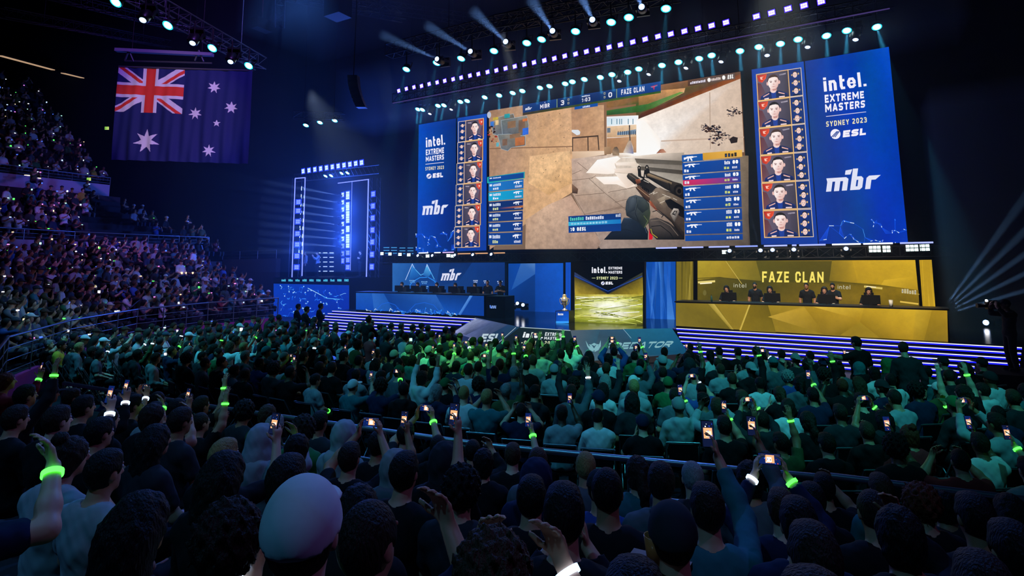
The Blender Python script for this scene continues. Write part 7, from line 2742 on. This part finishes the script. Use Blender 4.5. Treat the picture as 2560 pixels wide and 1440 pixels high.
p = on(2142, 858, 2, 1.66)
person((p[0], p[1], 0), face(p[0], p[1]), 'arm stretched out', 'black', 'short', 'short', 'black', 2, CREW[0][3], standing=True, eyes=False, shoes=True)
p = on(2268, 884, 2, 1.6)
person((p[0], p[1], 0), face(p[0], p[1], -.5), 'standing leaning', 'charcoal', 'long', 'short', 'dark brown', 1, CREW[1][3], standing=True, eyes=False, shoes=True)
SEC = [(1725, 869), (1798, 879), (1845, 880), (1890, 878), (1954, 886), (2026, 890), (2081, 908), (2215, 893), (2360, 905), (2456, 908)]
for i, (x, y) in enumerate(SEC):
    p = on(x, y, 2, 1.26)
    if i in (7,):
        continue
    k = i if i < 7 else i - 1
    person((p[0], p[1], 0), face(p[0], p[1], PR.uniform(-.2, .2)), PR.choice(['hands in lap', 'arms folded']), PR.choice(['black', 'black', 'navy']), 'long', 'crop' if i < 6 else 'cap', 'black' if i < 6 else 'charcoal', PR.choice([0, 1, 2]),
           f'person in dark jacket seated before the gold booth steps, {nth(k)} along from the ramp', 'staff seated before the gold booth', eyes=False)
    c = copy_tree(CH0)
    tag(c, f'black folding chair before the gold booth steps, {nth(k)} along from the ramp', 'chair', 'staff chairs before the gold booth')
    c.location = (p[0], p[1], 0)
    c.rotation_euler = (0, 0, face(p[0], p[1]))
SECL = [(949, 818), (977, 816), (1002, 816), (1031, 820), (1053, 816), (1069, 822), (1113, 826), (1132, 824)]
for i, (x, y) in enumerate(SECL):
    p = on(x, y, 2, 1.26)
    person((p[0], p[1], 0), face(p[0], p[1], PR.uniform(-.2, .2)), PR.choice(['hands in lap', 'arms folded']), 'black', 'long', PR.choice(['crop', 'short', 'cap']), 'black' if False else PR.choice(['charcoal']) if False else 'grey' if i == 9 else 'black', 1,
           f'dark seated person before the blue booth steps, {nth(i)} along towards the ramp', 'staff seated before the blue booth', eyes=False)
for i, (x, y) in enumerate(((745, 764), (766, 771), (801, 763), (921, 796))):
    p = on(x, y, 2, 1.72)
    person((p[0], p[1], 0), face(p[0], p[1], .4), 'standing arms folded', 'black', 'long', 'short', 'black', 2,
           f'dark standing person by the side stage LED front, {nth(i)} counted from the stand', 'staff standing by the side stage', standing=True, eyes=False, shoes=True)
# camera operator beside the gold booth
p = atdepth(2515, 758, 15.0)
OZ = float(p[2]) - 1.7
person((p[0], p[1], OZ), 1.9, 'shoulder camera', 'black', 'long', 'cap', 'charcoal', 1, 'camera operator in black with a camera on the shoulder beside the gold booth', standing=True, eyes=False, shoes=True)
ORZ = 1.9
cm = empty('video_camera', (0, 0, 0), 'black shoulder video camera with a small white lamp held by the operator', 'camera')
MB().box((-.07, -.25, -.09), (.07, .2, .1)).build('body', LCASE, cm, world=False)
MB().tube((0, .2, .0), (0, .42, .0), .05, 12, r2=.065).build('lens', LCASE, cm, world=False)
MB().box((-.03, -.05, .1), (.03, .15, .14)).build('handle', LCASE, cm, world=False)
MB().lathe([(0, .2), (.03, .2), (.032, .17)], 10, (0, 0, .13), 0, 1).build('lamp', glow('camera_lamp', '#e8f0ff', 6), cm, world=False)
cm.location = Vector((p[0], p[1], OZ + 1.62)) + Matrix.Rotation(ORZ, 3, 'Z') @ Vector((.26, .12, 0))
cm.rotation_euler = (0, 0, ORZ)
pf = empty('camera_platform', (p[0], p[1], 0), 'dark square platform under the camera operator beside the gold booth', 'platform')
MB().box((p[0] - .7, p[1] - .7, .06), (p[0] + .7, p[1] + .7, OZ - .002)).build('deck', DARK, pf)
for sx in (-.66, .66):
    for sy in (-.66, .66):
        MB().tube((p[0] + sx, p[1] + sy, 0), (p[0] + sx, p[1] + sy, .3), .03, 6).build('leg', STEEL, pf)

# lamp and cases standing in the dark beside the gold booth
q = on(2478, 880, 2, 0)
cs = empty('flight_case', (q[0], q[1], 0), 'black flight case standing in the dark beside the camera operator', 'case')
MB().box((q[0] - .45, q[1] - .3, .002), (q[0] + .45, q[1] + .3, .5)).build('body', BLACK, cs)
MB().box((q[0] - .46, q[1] - .31, .3), (q[0] + .46, q[1] + .31, .33)).build('lid_edge', STEEL, cs)
o = put(MOV0, (q[0], q[1], 1.06), (-.5, -1, .1), 'white beam lamp standing on the flight case beside the camera operator', None)

# ---- players
def players(DESK, p0, p1, lst, team, rz):
    root, ztop, d, nrm = DESK
    for (px, kind, py, lab) in lst:
        w = onplane(px, py, p0 - nrm * (1.25 if kind == 'sit' else 1.5), nrm)
        x, y = w[0], w[1]
        if kind == 'sit':
            person((x, y, ZS + .2), rz, PR.choice(['at keyboard', 'at keyboard, head down']), 'black', 'short', 'short', PR.choice(['black', 'dark brown']), 1, lab, 'players of the ' + team, extra=['headset'], eyes=True, vox=.012)
            ch = empty('gaming_chair', (x, y - nrm[1] * .02, ZS), lab.replace('seated player with headset', 'black chair of the player'), 'chair', 'gaming chairs of the ' + team, rz)
            MB().box((-.26, -.28, .42), (.26, .24, .5)).build('seat', CHAIR_M, ch, world=False)
            MB().box((-.25, -.34, .5), (.25, -.22, 1.2)).box((-.15, -.35, 1.2), (.15, -.24, 1.38)).build('backrest', CHAIR_M, ch, world=False)
            MB().tube((0, 0, .06), (0, 0, .42), .035, 8).build('column', CHAIR_M, ch, world=False)
            m = MB()
            for a in range(5):
                m.bar((0, 0, .06), (.3 * math.cos(a * 1.2566), .3 * math.sin(a * 1.2566), .03), .05, .05)
            m.build('base', CHAIR_M, ch, world=False)
            # monitor on the desk, its back to the hall
            mw = onplane(px + (4 if team.startswith('gold') else -11), py, p0 - nrm * .5, nrm)
            mo = empty('monitor', (mw[0], mw[1], ztop), lab.replace('seated player with headset', 'black monitor before the player'), 'monitor', 'monitors of the ' + team, rz)
            MB().box((-.27, -.02, .05), (.27, .02, .35)).build('panel', LCASE, mo, world=False)
            P = MB().box((-.27, .0205, .1), (.27, .022, .4)) if False else MB().box((-.255, -.0225, .07), (.255, -.0205, .335))
            P.build('screen', glow('monitor_light', '#8cb4ff', .8), mo, world=False)
            MB().box((-.03, -.01, .01), (.03, .03, .12)).box((-.12, -.08, 0), (.12, .08, .012)).build('stand', LCASE, mo, world=False)
        else:
            person((x, y, ZS), rz + PR.uniform(-.3, .3), 'standing arms down' if kind == 'stand' else 'standing arms folded', 'black', 'short', 'crop' if kind == 'stand' else 'short', 'black', 1 if px < 1600 else PR.choice([1, 2]), lab, None, standing=True,
                   extra=['beard'] if px in (2082, 1887) else None, scale=.95, eyes=True, vox=.012, shoes=True)


RZF = math.pi + .0
players(DESK_F, FZ0, FZ1, [(1818, 'sit', 731, 'seated player with headset behind the first gold desk monitor from the centre screen'), (1926, 'sit', 734, 'seated player with headset behind the second gold desk monitor from the centre screen'),
                           (2062, 'sit', 738, 'seated player with headset behind the third gold desk monitor from the centre screen'), (2172, 'sit', 733, 'seated player with headset behind the last gold desk monitor from the centre screen'),
                           (1887, 'stand', 716, 'standing person in black behind the first two seats of the gold desk'), (2016, 'stand', 716, 'slim standing person in black shirt behind the middle of the gold desk'),
                           (2082, 'stand2', 722, 'standing bearded person in black shirt behind the third gold desk seat')], 'gold booth', RZF)
players(DESK_M, MB0, MB1, [(1008, 'sit', 714, 'seated player with headset behind the first blue desk monitor, side stage end'), (1049, 'sit', 714, 'seated player with headset at the second monitor of the blue desk'),
                           (1095, 'sit', 713, 'seated player with headset at the third monitor of the blue desk'), (1143, 'sit', 714, 'seated player with headset at the fourth monitor of the blue desk'),
                           (1190, 'sit', 716, 'seated player with headset behind the last blue desk monitor, trophy end'),
                           (1219, 'stand', 702, 'standing person in black shirt at the end of the blue desk'), (1251, 'stand2', 702, 'standing person with folded arms beyond the end of the blue desk')], 'blue booth', RZF)
for px, py, nm, lab, c in ((2228, 762, 'paper_cup', 'white cup standing on the gold desk beside the last monitor', '#e0e0d8'), (1779, 750, 'drink_bottle', 'dark green bottle standing on the gold desk before the first monitor', '#2c5a58')):
    w = onplane(px, py, FZ0 - DESK_F[3] * .35, DESK_F[3])
    o = empty(nm, (w[0], w[1], DESK_F[1]), lab, 'cup' if 'cup' in nm else 'bottle')
    if 'cup' in nm:
        MB().lathe([(0, 0), (.045, 0), (.06, .2), (.055, .2), (.042, .01)], 14).build('cup', mat(nm, c, .5), o, world=False)
        MB().lathe([(.061, .195), (.062, .21), (0, .215)], 14).build('lid', mat(nm, c, .5), o, world=False)
    else:
        MB().lathe([(0, 0), (.035, 0), (.035, .17), (.015, .21), (.015, .24)], 12).build('bottle', mat(nm, c, .3), o, world=False)
        MB().lathe([(.017, .235), (.017, .26), (0, .26)], 10).build('cap', LCASE, o, world=False)
# people on the side stage
for i, (x, y, k) in enumerate(((763, 668, 'standing arms down'), (794, 668, 'clapping'), (860, 672, 'standing arms down'), (900, 690, 'standing arms folded'))):
    w = on(x, y, 1, YS + 1.8)
    person((w[0], w[1], zdk), math.pi - .5, k, 'pale grey' if i < 2 else 'black', 'long', 'short', 'black', 1, f'{nth(i)} dark person standing on the side stage deck, counted from the stand', 'people on the side stage', standing=True, eyes=False, shoes=True)

# plastic cup in the nearest seats
q = stand_spot(1637, 3)
cp_ = atdepth(1637, 1372, 2.3)
o = empty('plastic_cup', cp_ - np.array((0, 0, .06)), 'clear plastic cup of amber beer on the ledge between the near rows', 'cup')
MB().lathe([(0, 0), (.03, 0), (.042, .11), (.039, .11), (.029, .005)], 16).build('cup', mat('cup_plastic', '#c8703a', .2), o, world=False)
MB().lathe([(0, .07), (.036, .07)], 16).build('beer', mat('beer', '#a0481c', .2), o, world=False)
MB().box((-.12, -.1, -.03), (.12, .1, -.002)).tube((0, 0, -.03), (0, 0, -float(cp_[2] - .06 - stand_z(4))), .02, 6).build('ledge', CHAIR_M, o, world=False)

# ---- everybody further away: one mass of people
def low_person(pose, vox):
    P = make_pose(POSES[pose])
    lo, hi = bounds(P)
    F = Field((lo[0], lo[1], .3), hi, vox)
    torso(F, P, .014)
    for h_, kn, an, to in P.legs:
        F.cone(h_, kn, .1, .075, .03).cone(kn, an, .07, .05, .03)
    head(F, P, False)
    arms(F, P, 1, .008, hands=False)
    for a in P.arms:
        F.cone(a[2], a[2] + a[3] / np.linalg.norm(a[3]) * .12, .034, .03, .01)
    v, f = F.nets()
    part_ = np.ones(len(v), int)                                   # 1 shirt
    hd = np.linalg.norm((v - P.H) / np.array((.12, .13, .17)), axis=1) < 1.05
    part_[hd | (v[:, 2] > 1.13) & (np.linalg.norm(v[:, :2] - P.H[:2], axis=1) < .1)] = 0
    for a in P.arms:
        for t in (.35, .6, .8, 1.0, 1.3):
            part_[np.linalg.norm(v - (a[1] + (a[2] - a[1]) * t), axis=1) < .07] = 0
    lg = (v[:, 1] > .16) & (v[:, 2] < .66) | (v[:, 2] < .55)
    part_[lg & (part_ == 1)] = 2
    w = P.arms[0][2]
    return v, f, part_, P.H, P.R, [a[2] for a in P.arms]


def low_hair(kind, vox):
    F = Field((-.16, -.2, -.34), (.16, .2, .18), vox)
    if kind == 'short':
        F.ell((0, -.012, .022), (.09, .11, .112), .02).cut((0, .045, 0), (0, .8, -.6)).cut((0, 0, -.08), (0, 0, -1))
    elif kind == 'long':
        F.ell((0, -.016, .016), (.1, .118, .118), .02).cone((0, -.07, -.03), (0, -.11, -.27), .09, .07, .04).ell((0, .11, -.05), (.075, .1, .11), .01, 's')
    else:
        F.ell((0, -.006, .03), (.095, .115, .11), .02).cut((0, 0, .012), (0, -.16, -1)).ell((0, .14, .02), (.075, .085, .02), .012)
    return F.nets()


LOWV = {vx: [low_person(p, vx) for p in ('hands in lap', 'looking sideways', 'phone raised in one hand', 'clapping', 'chin on hand', 'arms folded')] for vx in (.042, .06)}
LOWH = {vx: [low_hair(k, vx * .8) for k in ('short', 'short', 'long', 'cap')] for vx in (.042, .06)}
CV, CF, CC, CM = [], [], [], []
nv = 0
LS = {k: np.array((*lin(v), 1)) for k, v in CLOTH.items()}
LSK = [np.array((*lin(c), 1)) for c in ('#d9a688', '#c68d6c', '#a87250', '#7c4f36')]
LHC = [np.array((*lin(c), 1)) for c in ('#120e0d', '#2a1c15', '#2a1c15', '#4a3020', '#d8d8d8', '#303848')]
SPK = [lin(c) for c in ('#d8e8ff', '#d8e8ff', '#a8c8ff', '#4068ff', '#50ff60', '#ffd8a0', '#f080ff', '#a8ffe8')]
rs = random.Random(99)


def mass(x, y, z, vx, glow_p):
    global nv
    v, f, part_, H, Rm, wr = rs.choice(LOWV[vx])
    a = face(x, y, rs.uniform(-.35, .35))
    M = rotz(a) * rs.uniform(.94, 1.06)
    T_ = np.array((x, y, z))
    col = np.empty((len(v), 4))
    sk, sh, tr_c = rs.choice(LSK), LS[rs.choice(SHIRTS)], LS[rs.choice(['black', 'charcoal', 'navy', 'grey'])]
    for i, c in enumerate((sk, sh, tr_c)):
        col[part_ == i] = c
    hi_ = rs.randrange(4)
    hv, hf = LOWH[vx][hi_]
    CV.append(v @ M.T + T_)
    CF.append(f + nv)
    CC.append(col)
    CM.append(np.zeros(len(f), np.int32))
    nv += len(v)
    CV.append((hv @ Rm.T + H) @ M.T + T_)
    CF.append(hf + nv)
    CC.append(np.tile(rs.choice(LHC[:4]) if hi_ < 3 else rs.choice(LHC[3:]), (len(hv), 1)))
    CM.append(np.zeros(len(hf), np.int32))
    nv += len(hv)
    for w in wr:
        if rs.random() < glow_p:
            c = M @ (w + np.array((0, 0, .05))) + T_
            s = rs.uniform(.016, .034) * np.array((1, 1, .6 if rs.random() < .7 else 1.6))
            cube = np.array([(i, j, k) for i in (-1, 1) for j in (-1, 1) for k in (-1, 1)]) * s + c
            CV.append(cube)
            CF.append(np.array([(0, 1, 3, 2), (4, 6, 7, 5), (0, 4, 5, 1), (2, 3, 7, 6), (0, 2, 6, 4), (1, 5, 7, 3)]) + nv)
            CC.append(np.tile(np.array((*rs.choice(SPK), 0)), (8, 1)))
            CM.append(np.ones(6, np.int32))
            nv += 8


for r, x, y, d in far:
    mass(x, y, 0, .042, .3)
AISLES = [((240, 575), (245, 545)), ]
for rows, vx, fill, gp, seat in ((LOW, .042, .95, .32, .53), (MID, .06, .64, .34, .55), (UPP, .06, .85, .42, .56)):
    for k, (a, b, z, N_) in enumerate(rows):
        acc = 0.0
        for i in range(len(a) - 1):
            L_ = np.linalg.norm(a[i + 1] - a[i])
            while acc < L_:
                c = (a[i] + (a[i + 1] - a[i]) * acc / L_) * .45 + (b[i] + (b[i + 1] - b[i]) * acc / L_) * .55
                acc += seat * rs.uniform(.94, 1.08)
                px, py, d = pxof((*c, z + 1.2))
                if not (-30 < px < 1000):
                    continue
                if rows is MID and (px > 345 and k > 4 or (225 < px + (k * 2) < 330 and True)):
                    if rs.random() > (.5 if 255 > px else .06):
                        continue
                if rows is MID and k >= 6 and rs.random() < .7:
                    continue
                if rows is LOW and any(abs(px - (q - k * 13)) < 7 for q in (500, 420, 300, 160)):
                    continue
                if rows is UPP and k > 11 and rs.random() < .5:
                    continue
                if rs.random() < fill:
                    mass(c[0], c[1], z - .02, vx, gp)
            acc -= L_
V = np.concatenate(CV)
F_ = np.concatenate(CF)
me = bpy.data.meshes.new('crowd')
me.vertices.add(len(V))
me.vertices.foreach_set('co', V.astype(np.float32).ravel())
me.loops.add(F_.size)
me.loops.foreach_set('vertex_index', F_.astype(np.int32).ravel())
me.polygons.add(len(F_))
me.polygons.foreach_set('loop_start', np.arange(0, F_.size, 4, dtype=np.int32))
me.polygons.foreach_set('material_index', np.concatenate(CM))
me.polygons.foreach_set('use_smooth', np.ones(len(F_), bool))
ca = me.color_attributes.new('Col', 'FLOAT_COLOR', 'POINT')
ca.data.foreach_set('color', np.concatenate(CC).astype(np.float32).ravel())
me.update()
cmat = bpy.data.materials.new('crowd_cloth')
cmat.use_nodes = True
at = cmat.node_tree.nodes.new('ShaderNodeAttribute')
at.attribute_name = 'Col'
cmat.node_tree.links.new(at.outputs['Color'], cmat.node_tree.nodes['Principled BSDF'].inputs['Base Color'])
cmat.node_tree.nodes['Principled BSDF'].inputs['Roughness'].default_value = .75
sp = LEDQ.copy()
sp.name = 'crowd_glints'
next(n for n in sp.node_tree.nodes if n.type == 'EMISSION').inputs[1].default_value = 2.2
me.materials.append(cmat)
me.materials.append(sp)
tag(link_mesh('crowd', me), 'mass of distant spectators filling the side stand tiers and the far floor seats', 'crowd', kind='stuff')
print('crowd', len(V), 'floor individuals', len(near), 'far', len(far), 'heroes', len(HERO))

# ------------------------------------------------------------------ lamp light in the haze
def haze_material(density, g=.3):
    m = bpy.data.materials.new('stage_haze')
    m.use_nodes = True
    nt = m.node_tree
    nt.nodes.remove(nt.nodes['Principled BSDF'])
    v = nt.nodes.new('ShaderNodeVolumeScatter')
    v.inputs['Color'].default_value = (.6, .8, 1, 1)
    v.inputs['Density'].default_value = density
    v.inputs['Anisotropy'].default_value = g
    nt.links.new(v.outputs[0], nt.nodes['Material Output'].inputs['Volume'])
    return m


def haze(lo, hi, dens, label):
    tag(MB().box(lo, hi).build('haze', haze_material(dens)), label, 'haze', kind='stuff')


haze((-44, 14.5, .02), (13, 30.1, 17.5), .005, 'thin blue stage haze hanging around the screens and side stage')
haze((-25, 22.9, 11.2), (4, 26.2, 14.6), .05, 'denser haze added to show beams of the lamp row above the screens')  # local boxes added to make lamp beams visible at low power
haze((-22, 14.6, 13.3), (3, 19.3, 19.5), .05, 'denser haze added under the roof to show beams of the audience truss')
haze((2.6, 22.6, .95), (12, 26, 9), .05, 'denser haze added at the end of the gold desk to show the beam fan')
haze((-36, 26.3, 3.0), (-27, 29.6, 9.5), .02, 'denser blue haze added inside the side stage portal to show its beams')
CYANL = (.10, .70, 1.0)
for i, p in enumerate(pts_par):
    spot('par_light', p + np.array((0, -.05, -.1)), p + np.array((R.uniform(-.15, .15), -.15, -1)), 2200, CYANL, 13, .6, .05)
for i, p in enumerate(fpp):
    spot('par_light', p + np.array((0, -.05, -.1)), p + np.array((0, -.3, -1)), 3000, CYANL, 13, .6, .05)
for p, t in BEAMS:
    spot('beam_light', p + (t - p) / np.linalg.norm(t - p) * .25, t, 30000, (.30, .5, 1), 6, .4, .05)
for p, t in FAN:
    spot('fan_light', p + (t - p) / np.linalg.norm(t - p) * .2, t, 40000, (.25, .4, 1), 6, .5, .03)
for x, y in ((1068, 640), (1185, 639), (1231, 638), (1902, 629), (1985, 627), (2115, 625)):
    p = on(x, y, 1, YB - .5)
    spot('bridge_light', p, p + np.array((R.uniform(-.2, .05), -.3, 1)), 5000, (.45, .6, 1), 6, .5, .03)
p = on(2345, 790, 1, 23.0)
for a in (20, 30, 39, 47, 55):
    dv = np.array((math.cos(math.radians(a)), .1, math.sin(math.radians(a))))
    spot('desk_end_light', p + dv * .4, p + dv * 3, 6500, (.35, .6, 1), 4.5, .5, .03)
for x, y, e in ((862, 520, 1200), (862, 600, 1400), (745, 620, 300), (930, 600, 300), (830, 430, 250)):
    l = bpy.data.lights.new('side_stage_glow', 'POINT')
    l.energy, l.color, l.shadow_soft_size = e, (.04, .14, 1.0), .3
    o = bpy.data.objects.new('side_stage_glow', l)
    COL.objects.link(o)
    o.location = on(x, y, 1, YS - .3)
